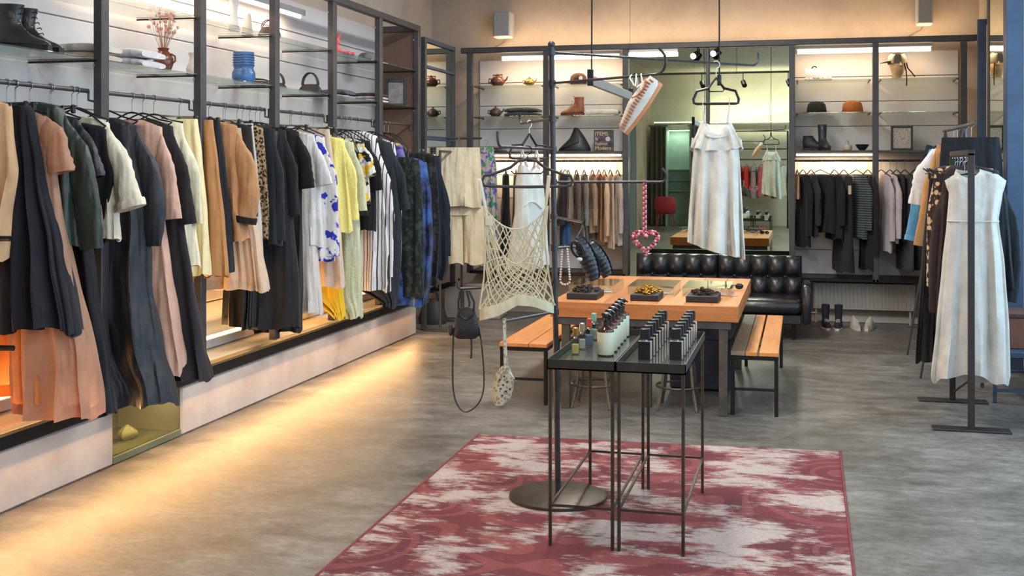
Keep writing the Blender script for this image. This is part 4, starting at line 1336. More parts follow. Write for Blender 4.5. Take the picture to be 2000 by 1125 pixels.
# big table
TX0, TX1, TY0, TY1, TZ = -1.66, -.40, 7.68, 9.62, .73
tb = thing('wooden_table', 'large warm pine table with dark steel legs', 'table', ((TX0 + TX1) / 2, (TY0 + TY1) / 2, 0))
npl = 7
for k in range(npl):
    a = TX0 + .0 + (TX1 - TX0) * k / npl
    b2 = TX0 + (TX1 - TX0) * (k + 1) / npl
    MB().bb(a + .0012, b2 - .0012, TY0 + .03, TY1 - .03, TZ - .04, TZ - (.0, .0006, .0003)[k % 3], .0015).build('plank', (OAK1, OAK2, OAK3)[(k * 2) % 3], tb)
MB().bb(TX0, TX1, TY0, TY0 + .029, TZ - .105, TZ - .0005, .003).build('apron', OAKX, tb)
MB().bb(TX0, TX1, TY1 - .029, TY1, TZ - .105, TZ - .0005, .003).build('apron', OAKX, tb)
MB().bb(TX0, TX0 + .03, TY0 + .03, TY1 - .03, TZ - .105, TZ - .041, .003).build('side_apron', OAK2, tb)
MB().bb(TX1 - .03, TX1, TY0 + .03, TY1 - .03, TZ - .105, TZ - .041, .003).build('side_apron', OAK2, tb)
MB().bb(TX0 + .03, TX1 - .05, TY0 + .01, TY0 + .05, TZ - .155, TZ - .106, .003).build('steel_bar', STEEL, tb)
MB().bb(TX0 + .03, TX1 - .05, TY1 - .05, TY1 - .01, TZ - .155, TZ - .106, .003).build('steel_bar', STEEL, tb)
LEGM = mat('worn_grey_steel', (92, 86, 78), .45, .6, .25, 12, .1)
for x in (TX0 + .10, TX1 - .10):
    for y in (TY0 + .05, TY1 - .05):
        MB().box((x, y, (TZ - .15) / 2), (.055, .055, TZ - .15), 0, .004).build('leg', LEGM, tb)
MB().box((-1.02, 7.90, .29), (.05, .05, .58), 0, .004).build('leg', LEGM, tb)


def bench(label, x0, x1, boards, legx):
    t = thing('wooden_bench', label, 'bench', ((x0 + x1) / 2, 8.75, 0), group='benches beside the table')
    z = .425
    for a, b2, m in boards:
        MB().bb(lerp(x0, x1, a), lerp(x0, x1, b2), 7.76, 9.72, z - .028, z, .003).build('board', m, t)
    for y in (7.785, 9.695):
        MB().bb(x0, x1, y - .014, y + .014, z - .056, z - .029, .002).build('end_bar', BLACKM, t)
        for x in (x0 + .014, x1 - .014):
            MB().box((x, y, (z - .056) / 2), (.026, .026, z - .056), 0, .003).build('leg', BLACKM, t)
        MB().bb(x0 + .028, x1 - .028, y - .008, y + .008, .165, .181).build('stretcher', BLACKM, t)
    for x in (x0 + .014, x1 - .014):
        MB().bb(x - .008, x + .008, 7.80, 9.68, z - .056, z - .032).build('side_bar', BLACKM, t)
    return t


bench('pine bench with a grey board and open gap right of the table', -.455, -.145, [(0, .30, BENCH2), (.31, .555, BENCH1), (.60, 1.0, BENCH1)], 0)
bench('orange pine bench left of the table behind the net top', -2.04, -1.70, [(0, .60, BENCH1), (.62, 1.0, BENCH1)], 0)


def stool(label, px, py):
    p = on_z(px, py)
    t = thing('metal_stool', label, 'stool', (p.x, p.y, 0), group='stools under the table')
    z = .46
    MB().lathe([(.02, z - .02), (.15, z - .022), (.165, z - .005), (.16, z + .006), (.10, z), (.02, z - .002)], (p.x, p.y, 0), 24).build('seat', BLACKM, t)
    for k in range(4):
        a = PI / 4 + k * PI / 2
        MB().tube([(p.x + .11 * math.cos(a), p.y + .11 * math.sin(a), z - .02), (p.x + .145 * math.cos(a), p.y + .145 * math.sin(a), .16), (p.x + .185 * math.cos(a), p.y + .185 * math.sin(a), .005)], .011, 8).build('leg', LEGM, t)
    MB().tube([(p.x + .152 * math.cos(a), p.y + .152 * math.sin(a), .155) for a in (2 * PI * k / 24 for k in range(24))], .008, 6, closed=True).build('foot_ring', LEGM, t)
    MB().cyl((p.x, p.y, z - .20), (p.x, p.y, z - .02), .018, n=10).build('spindle', LEGM, t)


stool('round metal stool under the table behind the cream bottles', 1160, 792)
stool('round metal stool under the table behind the black bottles', 1326, 797)
# dark crate under the table
p = on_z(1330, 690)
t = thing('storage_crate', 'dark blue storage crate standing under the table', 'crate', (-.72, 8.75, 0))
CR = mat('navy_crate', (34, 40, 54), .6)
MB().bb(-.94, -.50, 8.5, 9.1, 0.02, .40, .01).build('body', CR, t)
MB().bb(-.955, -.485, 8.485, 9.115, .385, .42, .006).build('rim', CR, t)
for x in (-.90, -.54):
    MB().box((x, 8.56, .01), (.05, .05, .02)).build('foot', BLACKP, t)
    MB().box((x, 9.04, .01), (.05, .05, .02)).build('foot', BLACKP, t)

# ------------------------------------------------------------------ sofa
LEA = mat('black_leather', (30, 31, 36), .30, 0, .25, 10, .22, 120, .6, .15)
s0, s1 = on_Y(1243, 520, 11.95).x, on_Y(1566, 520, 11.95).x
so = thing('leather_sofa', 'black tufted leather sofa in front of the wall mirror', 'sofa', ((s0 + s1) / 2, 11.75, 0))
zt_ = on_Y(1400, 497, 12.0).z


def tufted(x0, x1, z0, z1, y_front, depth, nx, nz):
    NU, NV = nx * 8, nz * 8
    mb = MB()
    grid = []
    for j in range(NV + 1):
        for i in range(NU + 1):
            u, w = i / NU * nx, j / NV * nz
            du, dw = abs(u - round(u)), abs(w - round(w))
            dome = (abs(math.sin(PI * u)) ** .55) * (abs(math.sin(PI * w)) ** .55)
            btn = math.exp(-((du * 5) ** 2 + (dw * 5) ** 2)) * .022
            y = y_front + .045 - .055 * dome + btn
            grid.append((lerp(x0, x1, i / NU), y + .05 * (j / NV), lerp(z0, z1, j / NV)))
    W = NU + 1
    f = [(j * W + i, j * W + i + 1, (j + 1) * W + i + 1, (j + 1) * W + i) for j in range(NV) for i in range(NU)]
    bd = [i for i in range(W)] + [j * W + NU for j in range(1, NV + 1)] + [NV * W + i for i in range(NU - 1, -1, -1)] + [j * W for j in range(NV - 1, 0, -1)]
    n0 = len(grid)
    vv = grid + [(grid[i][0], y_front + depth, grid[i][2]) for i in bd]
    for k in range(len(bd)):
        k2 = (k + 1) % len(bd)
        f.append((bd[k], n0 + k, n0 + k2, bd[k2]))
    f.append(tuple(range(n0, n0 + len(bd))))
    return mb.add(vv, f)


mid = (s0 + s1) / 2
for a, b2 in ((s0, mid - .004), (mid + .004, s1)):
    bk = tufted(a, b2, .33, zt_, 11.87, .17, 5, 2).build('back_cushion', LEA, so, smooth=60)
    for i in range(1, 5):
        MB().ball((lerp(a, b2, i / 5), 11.938, (.33 + zt_) / 2), (.012, .008, .012), 8, 5).build('button', LEA, bk)
for a, b2 in ((s0, mid - .003), (mid + .003, s1)):
    MB().box(((a + b2) / 2, 11.56, .31), (b2 - a, .72, .13), 0, .035).build('seat_cushion', LEA, so, smooth=50)
MB().bb(s0, s1, 11.22, 12.02, .15, .242, .01).build('base', LEA, so)
for x, sgn in ((s0 - .045, -1), (s1 + .045, 1)):
    MB().box((x, 11.56, .335), (.085, .70, .36), 0, .02).build('armrest', LEA, so, smooth=50)
    for y in (11.28, 11.95):
        MB().cyl((x - sgn * .12, y, .15), (x - sgn * .12, y, 0), .014, .011, 10).build('leg', BLACKM, so)

# shoes under the radiator
def trainer(label, px, py, col, sole, ank=False, rz=0.0):
    p = on_z(px, py)
    t = thing('shoe', label, 'shoe', (p.x, p.y, 0), rz, 'shoes under the radiator')
    L_, W2 = .26, .045
    rings, sr_ = [], []
    for i in range(11):
        s = i / 10
        y = -L_ * .5 + L_ * s
        w = W2 * (math.sin(PI * min(1, s * 1.25 + .12) * .5) ** .6) * (1 - .25 * max(0, s - .55)) * (.55 + .45 * min(1, (1 - s) * 6 + .4))
        h = .045 + .05 * max(0, s - .25) / .75 + (.01 if s > .5 else 0)
        rings.append([(w * math.cos(a), y, .018 + max(0, math.sin(a)) * h) for a in (2 * PI * j / 14 for j in range(14))])
        sr_.append([(w * 1.08 * math.cos(a), y * 1.03, .011 + .011 * math.copysign(1, math.sin(a) + 1e-6) * min(1, abs(math.sin(a)) * 3)) for a in (2 * PI * j / 14 for j in range(14))])
    MB().loft(rings).build('upper', mat('shoe_upper_%d_%d_%d' % col, col, .7), t, world=False, smooth=60)
    MB().loft(sr_).build('sole', mat('shoe_sole', sole, .6), t, world=False, smooth=60)
    for k in range(3):
        MB().tube([(-.02, -.045 + .025 * k, .075 + .008 * k), (0, -.045 + .025 * k, .083 + .009 * k), (.02, -.045 + .025 * k, .075 + .008 * k)], .003, 5).build('lace', mat('shoe_lace', (214, 210, 200), .8), t, world=False)
    if ank:
        MB().tube([(0, .06, .08), (0, .065, .14), (0, .06, .24)], [.034, .036, .042], 12).build('shaft', mat('dark_sock', (38, 40, 52), .8), t, world=False)


trainer('dark ankle boot with white sole, left one of the dark pair', 1614, 642, (40, 42, 54), (206, 202, 196), True, .1)
trainer('dark ankle boot with white sole, right one of the dark pair', 1637, 643, (40, 42, 54), (206, 202, 196), True, -.1)
trainer('pale grey trainer, left one of the pale pair', 1672, 643, (196, 190, 178), (206, 202, 196), False, .15)
trainer('pale grey trainer, right one of the pale pair', 1696, 644, (196, 190, 178), (206, 202, 196), False, -.2)

# ------------------------------------------------------------------ twin display tables
DZ = .81
xs = (-1.066, -.768, -.470)
DY0, DY1 = 4.865, 5.862
for k, lab in enumerate(('left tray table of thin iron rods with cream bottles', 'right tray table of thin iron rods with black bottles')):
    x0, x1 = xs[k] + (.002 if k else 0), xs[k + 1] - (0 if k else .002)
    t = thing('tray_table', lab, 'table', ((x0 + x1) / 2, (DY0 + DY1) / 2, .008), group='twin tray tables')
    r = .0075
    for x in (x0 + .012, x1 - .012):
        for y in (DY0 + .012, DY1 - .012):
            MB().box((x, y, DZ / 2 - .012), (.014, .014, DZ - .044), 0, .002).build('leg', IRON, t)
    zb = .18
    for y in (DY0 + .012, DY1 - .012):
        MB().bb(x0 + .019, x1 - .019, y - .005, y + .005, zb, zb + .010).build('stretcher', IRON, t)
    for x in (x0 + .012, x1 - .012):
        MB().bb(x - .005, x + .005, DY0 + .019, DY1 - .019, zb, zb + .010).build('stretcher', IRON, t)
    tray = MB().bb(x0, x1, DY0, DY1, DZ - .036, DZ - .030).build('tray_bottom', mat('steel_sheet', (116, 114, 110), .28, .85, .18, 7), t)
    MB().bb(x0 + .006, x1 - .006, DY0 + .006, DY1 - .006, DZ - .029, DZ - .024).build('glass_plate', mat('grey_mirror_plate', (126, 126, 122), .10, .75, .08, 4), t)
    for a in ((x0, x1, DY0, DY0 + .004), (x0, x1, DY1 - .004, DY1), (x0, x0 + .004, DY0, DY1), (x1 - .004, x1, DY0, DY1)):
        MB().bb(a[0], a[1], a[2], a[3], DZ - .036, DZ + .008).build('rim', mat('blackened_steel', (62, 60, 58), .4, .7, .2, 10), t)
GZ = DZ - .024
# cream bottles with black pumps
CREAMB = mat('pale_green_label', (202, 206, 182), .55, 0, .03)
AMB = mat('dark_amber_glass', (64, 34, 24), .12, 0, .15, 6, 0, 60, .6)
PUMP = mat('black_pump', (20, 20, 22), .3)
GOLDC = mat('gold_cap', (196, 158, 96), .25, .9, .08)


def pump_bottle(label, x, y, h=1.0, collar=AMB):
    t = thing('pump_bottle', label, 'bottle', (x, y, GZ), 0, 'cream bottles on the left tray table')
    r = .038
    MB().lathe([(r * .95, 0), (r, .004), (r, .10), (r, .112), (r * .92, .120), (.016, .132), (.013, .138)], n=24).build('glass_body', AMB, t, world=False)
    MB().lathe([(r + .0008, .006), (r + .0012, .007), (r + .0012, .107), (r + .0008, .108)], n=24).build('label_sleeve', CREAMB, t, world=False)
    MB().lathe([(.014, .136), (.017, .138), (.017, .156), (.010, .158), (.006, .160), (.006, .172)], n=16).build('collar', PUMP, t, world=False)
    hd = MB().lathe([(.006, .170), (.019, .172), (.022, .182), (.018, .194), (.006, .197)], n=14).build('pump_head', PUMP, t, world=False)
    MB().tube([(0, 0, .184), (.02, -.012, .186), (.034, -.020, .178)], [.007, .006, .004], 8).build('nozzle', PUMP, hd, world=False)


pos0, pos1 = on_z(1183, 694, GZ), on_z(1214, 657, GZ)
ordn = ['nearest', 'second', 'third', 'fourth', 'fifth', 'farthest']
for k in range(6):
    q = pos0.lerp(pos1, k / 5)
    pump_bottle('pale green labelled bottle with black pump, %s in its row' % ordn[k], q.x, q.y)


def perfume(label, px, py, liquid, capm, w=.036, h=.075):
    p = on_z(px, py, GZ)
    t = thing('perfume_bottle', label, 'bottle', (p.x, p.y, GZ), 0, 'clear perfume bottles on the left tray table')
    MB().box((0, 0, h / 2), (w, w * .8, h), 0, .004).build('glass_body', glass('perfume_glass', (236, 240, 240), .12), t, world=False)
    MB().box((0, 0, h * .34), (w * .84, w * .64, h * .6), 0, .003).build('liquid', liquid, t, world=False)
    MB().cyl((0, 0, h), (0, 0, h + .008), .009, n=12).build('neck', CHROME, t, world=False)
    MB().box((0, 0, h + .028), (.024, .024, .042), 0, .003).build('cap', capm, t, world=False)


perfume('small clear perfume bottle with gold liquid and gold cap', 1124, 692, mat('gold_liquid', (206, 190, 110), .15), GOLDC)
perfume('small clear perfume bottle with pale liquid behind the gold one', 1137, 682, mat('pale_liquid', (196, 200, 190), .15), mat('silver_cap', (190, 186, 176), .3, .8))
perfume('small perfume bottle with blue liquid beside the cream bottles', 1151, 676, mat('blue_liquid', (110, 124, 156), .15), mat('red_cap', (186, 70, 62), .4), .04, .085)
perfume('small perfume bottle with teal cap behind the blue one', 1160, 664, mat('clear_liquid', (170, 180, 176), .15), mat('teal_cap', (120, 176, 160), .4), .04, .085)
# black perfume bottles: two rows
BLAB = mat('black_label', (20, 21, 26), .35, 0, .05)
SGL = mat('thick_clear_glass_side', (176, 168, 156), .08, 0, .1, 5, 0, 60, .8)


def black_bottle(label, x, y):
    t = thing('black_perfume', label, 'bottle', (x, y, GZ), 0, 'black perfume bottles on the right tray table')
    MB().box((0, 0, .042), (.060, .036, .084), 0, .003).build('glass_body', SGL, t, world=False)
    MB().box((-.002, -.0185, .042), (.054, .002, .080)).build('front_label', BLAB, t, world=False)
    MB().cyl((0, 0, .084), (0, 0, .091), .012, n=12).build('neck', CHROME, t, world=False)
    MB().box((0, 0, .115), (.044, .036, .048), 0, .003).build('cap', BLAB, t, world=False)


for row, (pa_, pb_) in enumerate(((on_z(1260, 702, GZ), on_z(1294, 660, GZ)), (on_z(1321, 702, GZ), on_z(1349, 660, GZ)))):
    for k in range(7):
        q = pa_.lerp(pb_, k / 6)
        black_bottle('square black perfume bottle, %s in the %s row' % ((['nearest', 'second', 'third', 'fourth', 'fifth', 'sixth', 'farthest'])[k], ('left', 'right')[row]), q.x, q.y)

# ------------------------------------------------------------------ things on the wooden table
BLKT = mat('black_card', (38, 34, 36), .6)


def jewel_tray(label, px0, px1, py, bead_c, bead_rough, seed, metal=0.0):
    a, b2 = on_z(px0, py, TZ), on_z(px1, py, TZ)
    w = b2.x - a.x
    c = ((a.x + b2.x) / 2, (a.y + b2.y) / 2 + .17)
    t = thing('jewellery_tray', label, 'tray', (c[0], c[1], TZ), 0, 'jewellery trays on the table')
    MB().box((0, 0, .022), (w, .30, .042), 0, .003).build('block', BLKT, t, world=False)
    rnd = random.Random(seed)
    m = mat('bead_%d' % seed, bead_c, bead_rough, metal, .35, 40)
    for k in range(46):
        rr = rnd.uniform(.008, .015)
        a_ = rnd.uniform(0, 6.28)
        q = rnd.random() ** .6
        x, y = q * w * .40 * math.cos(a_), q * .12 * math.sin(a_)
        z = .043 + rr + (1 - q) * .035 * rnd.random()
        if k % 4 == 0:
            MB().tube([(x + rr * 2.2 * math.cos(b_), y + rr * 2.2 * math.sin(b_), z + .004 * math.sin(2 * b_)) for b_ in (2 * PI * j / 12 for j in range(12))], rr * .35, 5, closed=True).build('ring', m, t, world=False)
        else:
            MB().ball((x, y, z), rr, 8, 5).build('bead', m, t, world=False)
    return c, w


def acrylic(label, c, w, y0, y1, h):
    t = thing('acrylic_cover', label, 'cover', (c[0], c[1], TZ + .003), 0, 'clear covers on the table')
    x0, x1 = -w / 2, w / 2
    th_ = .004
    z0 = .002
    for n_, a in (('front_wall', (x0, x1, y0, y0 + th_, z0, h)), ('back_wall', (x0, x1, y1 - th_, y1, z0, h)), ('side_wall', (x0, x0 + th_, y0 + th_, y1 - th_, z0, h)), ('side_wall', (x1 - th_, x1, y0 + th_, y1 - th_, z0, h)), ('lid', (x0, x1, y0, y1, h, h + th_))):
        MB().bb(*a).build(n_, ACRYL, t, world=False)


for lab, x0, x1, y, c_, rg_, sd, me_, lab2 in (
        ('black tray heaped with dark brown jewellery, left of three', 1104, 1166, 586, (52, 40, 38), .25, 21, .1, 'clear acrylic case behind the left dark jewellery tray'),
        ('black tray heaped with shiny gold jewellery, middle of three', 1229, 1286, 589, (214, 160, 70), .22, 22, .8, 'clear acrylic case behind the gold jewellery tray'),
        ('black tray heaped with dark bronze jewellery, right of three', 1338, 1402, 592, (70, 50, 46), .2, 23, .4, 'clear acrylic case behind the right dark jewellery tray')):
    c, w = jewel_tray(lab, x0, x1, y, c_, rg_, sd, me_)
    acrylic(lab2, (c[0], c[1] + .42), .33, -.22, .28, .06)
    rnd = random.Random(sd)
    # small things laid out behind, under the cover
    for kk, (nm, cc) in enumerate((('yellow_card', (228, 170, 66)), ('jewellery_pouch', (120, 104, 170)), ('price_card', (226, 206, 190)))):
        xx, yy = c[0] + (-.09 + .09 * kk), c[1] + .36 + .06 * (kk % 2)
        side_w = ('left', 'gold', 'right')[sd - 21]
        ob = thing(nm, ('yellow card lying behind the %s jewellery tray', 'small violet pouch lying behind the %s jewellery tray', 'pale price card lying behind the %s jewellery tray')[kk] % side_w, ('card', 'pouch', 'card')[kk], (xx, yy, TZ + .002), rnd.uniform(-.6, .6))
        if kk == 1:
            MB().lathe([(.01, 0), (.03, .004), (.034, .014), (.02, .026), (.008, .03)], n=12, sx=1.2).build('body', fabric(cc), ob, world=False)
            MB().tube([(.012, 0, .028), (.02, .01, .034), (.03, .012, .02)], .002, 5).build('drawstring', fabric((60, 50, 80)), ob, world=False)
        else:
            MB().box((0, 0, .0015), (.085, .06, .003)).build('sheet', mat(nm, cc, .7), ob, world=False)
            MB().prism([(-.04, .003), (.04, .003), (.0, .035)], 'y', .026, .029).build('raised_flap', mat(nm, cc, .7), ob, world=False)
# sunglasses and a folded note at the right end
p = on_z(1440, 566, TZ)
t = thing('sunglasses', 'black sunglasses lying at the right corner of the table', 'sunglasses', (p.x - .02, p.y, TZ + .001), .3)
LENS = mat('dark_lens', (16, 16, 20), .08)
for s in (-1, 1):
    MB().ball((s * .035, 0, .024), (.031, .006, .023), 14, 8).build('lens', LENS, t, world=False)
    MB().tube([(s * .066, .0, .03), (s * .068, .06, .03), (s * .064, .13, .012)], .003, 6).build('temple', BLACKP, t, world=False)
MB().tube([(-.010, 0, .03), (0, -.004, .034), (.010, 0, .03)], .003, 6).build('bridge', BLACKP, t, world=False)
p = on_z(1424, 578, TZ)
t = thing('bead_necklace', 'pale pink bead necklace coiled beside the right jewellery tray', 'necklace', (p.x, p.y, TZ), 0)
PB = mat('pink_beads', (226, 188, 176), .3)
for k in range(26):
    a = 2 * PI * k / 26
    MB().ball((.055 * math.cos(a), .035 * math.sin(a) + .012 * math.sin(2 * a), .0065), .0062, 8, 5).build('bead', PB, t, world=False)
p = on_z(1306, 564, TZ)
t = thing('folding_pliers', 'small pliers with blue grips lying behind the gold tray', 'pliers', (p.x, p.y + .05, TZ), .9)
for s in (-1, 1):
    MB().tube([(0, 0, .008), (s * .012, .04, .008), (s * .014, .08, .008)], .006, 6).build('grip', mat('blue_grip', (60, 120, 150), .5), t, world=False)
    MB().tube([(0, 0, .008), (-s * .006, -.025, .008), (0, -.045, .008)], [.005, .006, .002], 6).build('jaw', CHROME, t, world=False)

# ================================================================== DISPLAY POLE WITH ARMS
pd = on_z(1090, 975)
dB = (pd - CP).dot(FW)
ptop = on_d(1077, 87, dB)
POLE_T = Vector((ptop.x, ptop.y, ptop.z))
POLE_B = Vector((pd.x, pd.y, .02))
st = thing('display_pole', 'tall thin iron pole with curved arms on a round base plate', 'display stand', (pd.x, pd.y, .009))
POLM = mat('worn_dark_iron', (62, 62, 66), .42, .6, .35, 16, .15)
MB().lathe([(.02, .009), (.235, .009), (.243, .012), (.243, .024), (.238, .027), (.03, .029), (.02, .03)], (pd.x, pd.y, 0), 48).build('base_plate', IRON, st)
MB().cyl(POLE_B, POLE_T, .0145, .0135, 14).build('pole', POLM, st)
MB().ball(POLE_T, .019, 10, 7).build('pole_cap', POLM, st)


def pole_at(y):
    t = (972 - y) / (972 - 87.0)
    return POLE_B.lerp(POLE_T, t)


def arm(y0, tip, curl):
    """straight horizontal rod from the pole to tip (px,py,d) with a curled end; returns base and end"""
    b = pole_at(y0)
    e = on_d(*tip)
    e.z = b.z
    dirv = (e - b).normalized()
    pts = [b, b.lerp(e, .5), e]
    if curl:
        for k in range(1, 7):
            a = k / 6 * curl[1]
            pts.append(e + dirv * curl[0] * math.sin(a) + Vector((0, 0, curl[0] * (1 - math.cos(a)))))
        pts.append(pts[-1] + (pts[-1] - pts[-2]).normalized() * .02)
    MB().tube(pts, .0062, 8).build('arm', POLM, st)
    MB().cyl(b - Vector((0, 0, .014)), b + Vector((0, 0, .014)), .019, n=12).build('arm_collar', POLM, st)
    return b, e


A_long = arm(103, (1470, 131, 6.42), (.045, 1.7))
A_mocc = arm(163, (1283, 148, 5.16), (.055, 2.6))
A_ul = arm(233, (1018, 243, 6.3), (.03, 1.9))
A_net = arm(293, (978, 287, 4.95), (.04, 1.7))
A_heart = arm(357, (1290, 357, 5.71), (.03, 2.4))
A_shoe = arm(425, (1140, 437, 5.1), (.02, 1.7))
A_pearl = arm(487, (1136, 481, 5.85), (.015, 1.6))
A_bag = arm(556, (902, 566, 5.45), (.025, 1.6))


def hook_hang(name, label, O, rz, parts):
    pass


def big_hanger(label, O, rz, w, m, hookm, drop=.15, up=.085, triangle=False, r=.0085):
    """broad padded hanger; O is where its hook rests"""
    t = thing('clothes_hanger', label, 'hanger', O, rz, 'hangers on the display pole')
    hk = [(0, 0, -up), (0, 0, -.03)]
    for k in range(9):
        a = -PI / 2 + .2 + PI * 1.3 * k / 8
        hk.append((.02 * math.cos(a), 0, -.012 + .02 * math.sin(a) + .002))
    MB().tube(hk, .0028, 6).build('hook', hookm, t, world=False)
    z = -up
    zd = z - drop
    if triangle:
        pts = [(0, 0, z + .012), (w * .35, 0, z - .045), (w * .85, 0, zd + .065), (w, 0, zd + .02), (w * .97, 0, zd), (w * .85, 0, zd - .004), (0, 0, zd - .004), (-w * .85, 0, zd - .004), (-w * .97, 0, zd), (-w, 0, zd + .02), (-w * .85, 0, zd + .065), (-w * .35, 0, z - .045)]
    else:
        pts = [(0, 0, z + .004), (w * .2, 0, z - .004), (w * .38, 0, z - .035), (w * .8, 0, z - .068), (w * .95, 0, zd + .045), (w, 0, zd + .02), (w * .95, 0, zd), (w * .8, 0, zd - .003), (0, 0, zd - .006), (-w * .8, 0, zd - .003), (-w * .95, 0, zd), (-w, 0, zd + .02), (-w * .95, 0, zd + .045), (-w * .8, 0, z - .068), (-w * .38, 0, z - .035), (-w * .2, 0, z - .004)]
    MB().tube(pts, r, 8, closed=True, flat=.8).build('frame', m, t, world=False)
    MB().tube([(-w * .36, 0, z - .05), (-w * .3, 0, z - .062), (w * .3, 0, z - .062), (w * .36, 0, z - .05)], .004, 6).build('strap_bar', m, t, world=False)
    return t


VELV = mat('grey_velvet_hanger', (58, 52, 52), .85, 0, .2, 30, .15)
CLEARH = mat('clear_plastic_hook', (210, 214, 212), .15)

# ------------------------------------------------------------------ net top
NETD = 5.32
O = on_d(1003, 292, NETD)
O.z = A_net[0].z - .004
# keep the hook on the arm
tt = (O - A_net[0]).dot((A_net[1] - A_net[0]).normalized())
O = A_net[0] + (A_net[1] - A_net[0]).normalized() * .42
dN = (O - CP).dot(FW)
big_hanger('wide grey velvet hanger carrying the cream net top', O, YAW + .05, .21, VELV, BLACKM, drop=.118, up=.055)
NET = mat('cream_cotton_cord', (206, 196, 166), .9, 0, .12, 30, .2)
BAND = fabric((208, 200, 172))
nt2 = thing('net_top', 'cream cotton net top with thin straps on a velvet hanger', 'top', O, YAW + .05, 'clothes on the display pole')


def nloc(px, py):
    w = on_d(px, py, dN)
    v = w - O
    ca, sa = math.cos(YAW + .05), math.sin(YAW + .05)
    return (v.x * ca + v.y * sa, v.z)


# outline of the net: left and right edges and top curve
def net_edge(v_):
    """v 0 (top) .. 1 (hem): left x, right x in local metres"""
    L_ = [(0, nloc(945, 400)[0]), (.35, nloc(948, 470)[0]), (.7, nloc(945, 540)[0]), (1, nloc(936, 600)[0])]
    R_ = [(0, nloc(1070, 400)[0]), (.35, nloc(1064, 470)[0]), (.7, nloc(1072, 540)[0]), (1, nloc(1082, 592)[0])]
    def it(T):
        for a, b2 in zip(T, T[1:]):
            if v_ <= b2[0] + 1e-9:
                return lerp(a[1], b2[1], (v_ - a[0]) / (b2[0] - a[0]))
        return T[-1][1]
    return it(L_), it(R_)


def hem_z(u):
    yl = [(0, 603), (.25, 594), (.5, 575), (.7, 578), (1, 596)]
    for a, b2 in zip(yl, yl[1:]):
        if u <= b2[0] + 1e-9:
            return nloc(1000, lerp(a[1], b2[1], (u - a[0]) / (b2[0] - a[0])))[1]
    return nloc(1000, 596)[1]


def neck_z(u, front):
    y = 402 + (112 if front else 46) * math.sin(PI * u) ** .8
    return nloc(1000, y)[1]


def net_pt(u, v_, side):
    l, r = net_edge(v_)
    x = lerp(l, r, u)
    z = lerp(neck_z(u, side < 0), hem_z(u), v_)
    y = side * (.012 + .035 * math.sin(PI * u) * (.4 + .6 * v_))
    return Vector((x, y, z))


for side in (-1, 1):
    ncol = 12
    for k in range(-7, ncol + 1):
        for sl_ in (1, -1):
            pts = []
            for i in range(13):
                v_ = i / 12
                u = (k + (7 * v_ if sl_ > 0 else 7 * (1 - v_))) / ncol
                if -0.001 <= u <= 1.001:
                    w_ = net_pt(min(1, max(0, u)), v_, side)
                    w_.x += .006 * math.sin(9 * v_ + k * 2.3)
                    pts.append(w_)
            if len(pts) >= 2:
                MB().tube(pts, .0029, 5).build('cord', NET, nt2, world=False)
    for u in (0, 1):
        MB().tube([net_pt(u, i / 10, side) for i in range(11)], .0038, 6).build('edge_cord', NET, nt2, world=False)
    MB().tube([net_pt(i / 18, 0, side) for i in range(19)], .0034, 6).build('neck_cord', NET, nt2, world=False)
# hem band (closed ring of cloth)
rings = []
for i in range(40):
    a = 2 * PI * i / 40
    u = .5 - .5 * math.cos(a)
    side = -1 if math.sin(a) >= 0 else 1
    p = net_pt(u, 1.0, side if abs(math.sin(a)) > .05 else side * .2)
    p.y = -math.sin(a) * .05
    hgt = .052 - .014 * u
    rings.append([p + Vector((0, 0, .006)), p + Vector((0, -.003 * math.sin(a), -.02)), p + Vector((0, -.002, -hgt)), p + Vector((.0, .004 * math.sin(a), -hgt)), p + Vector((0, .004 * math.sin(a), .004))])
rings.append(rings[0])
MB().loft(rings, False, False).build('hem_band', BAND, nt2, world=False)
for xt, yt, xb, yb in ((937, 352, 950, 415), (1072, 345, 1066, 400)):
    a, b2 = nloc(xt, yt), nloc(xb, yb)
    MB().tube([(a[0], .010, a[1] + .004), (a[0], -.012, a[1] + .002), (lerp(a[0], b2[0], .5), -.014, lerp(a[1], b2[1], .5)), (b2[0], -.010, b2[1])], [.006, .009, .009, .007], 8, flat=.35).build('strap', BAND, nt2, world=False)
    for k in range(3):
        e = net_pt(.02 + .03 * k if xt < 1000 else .98 - .03 * k, .25 + .08 * k, -1)
        MB().tube([(b2[0], -.010, b2[1] + .02), (lerp(b2[0], e.x, .5), -.014, lerp(b2[1], e.z, .5)), e], .003, 5).build('strap_cord', NET, nt2, world=False)
MB().box((nloc(955, 430)[0], -.02, nloc(955, 430)[1]), (.035, .004, .045)).build('side_tag', BAND, nt2, world=False)

# ------------------------------------------------------------------ white strap dress on the arm turned away
O = A_ul[0].lerp(A_ul[1], .72)
dd = (O - CP).dot(FW)
rz = YAW + .95
big_hanger('black hanger on the upper left arm carrying the narrow white dress', O, rz, .18, BLACKP, CLEARH, drop=.115, up=.075, triangle=True, r=.007)
h = lambda y: on_d(1030, y, dd).z - O.z


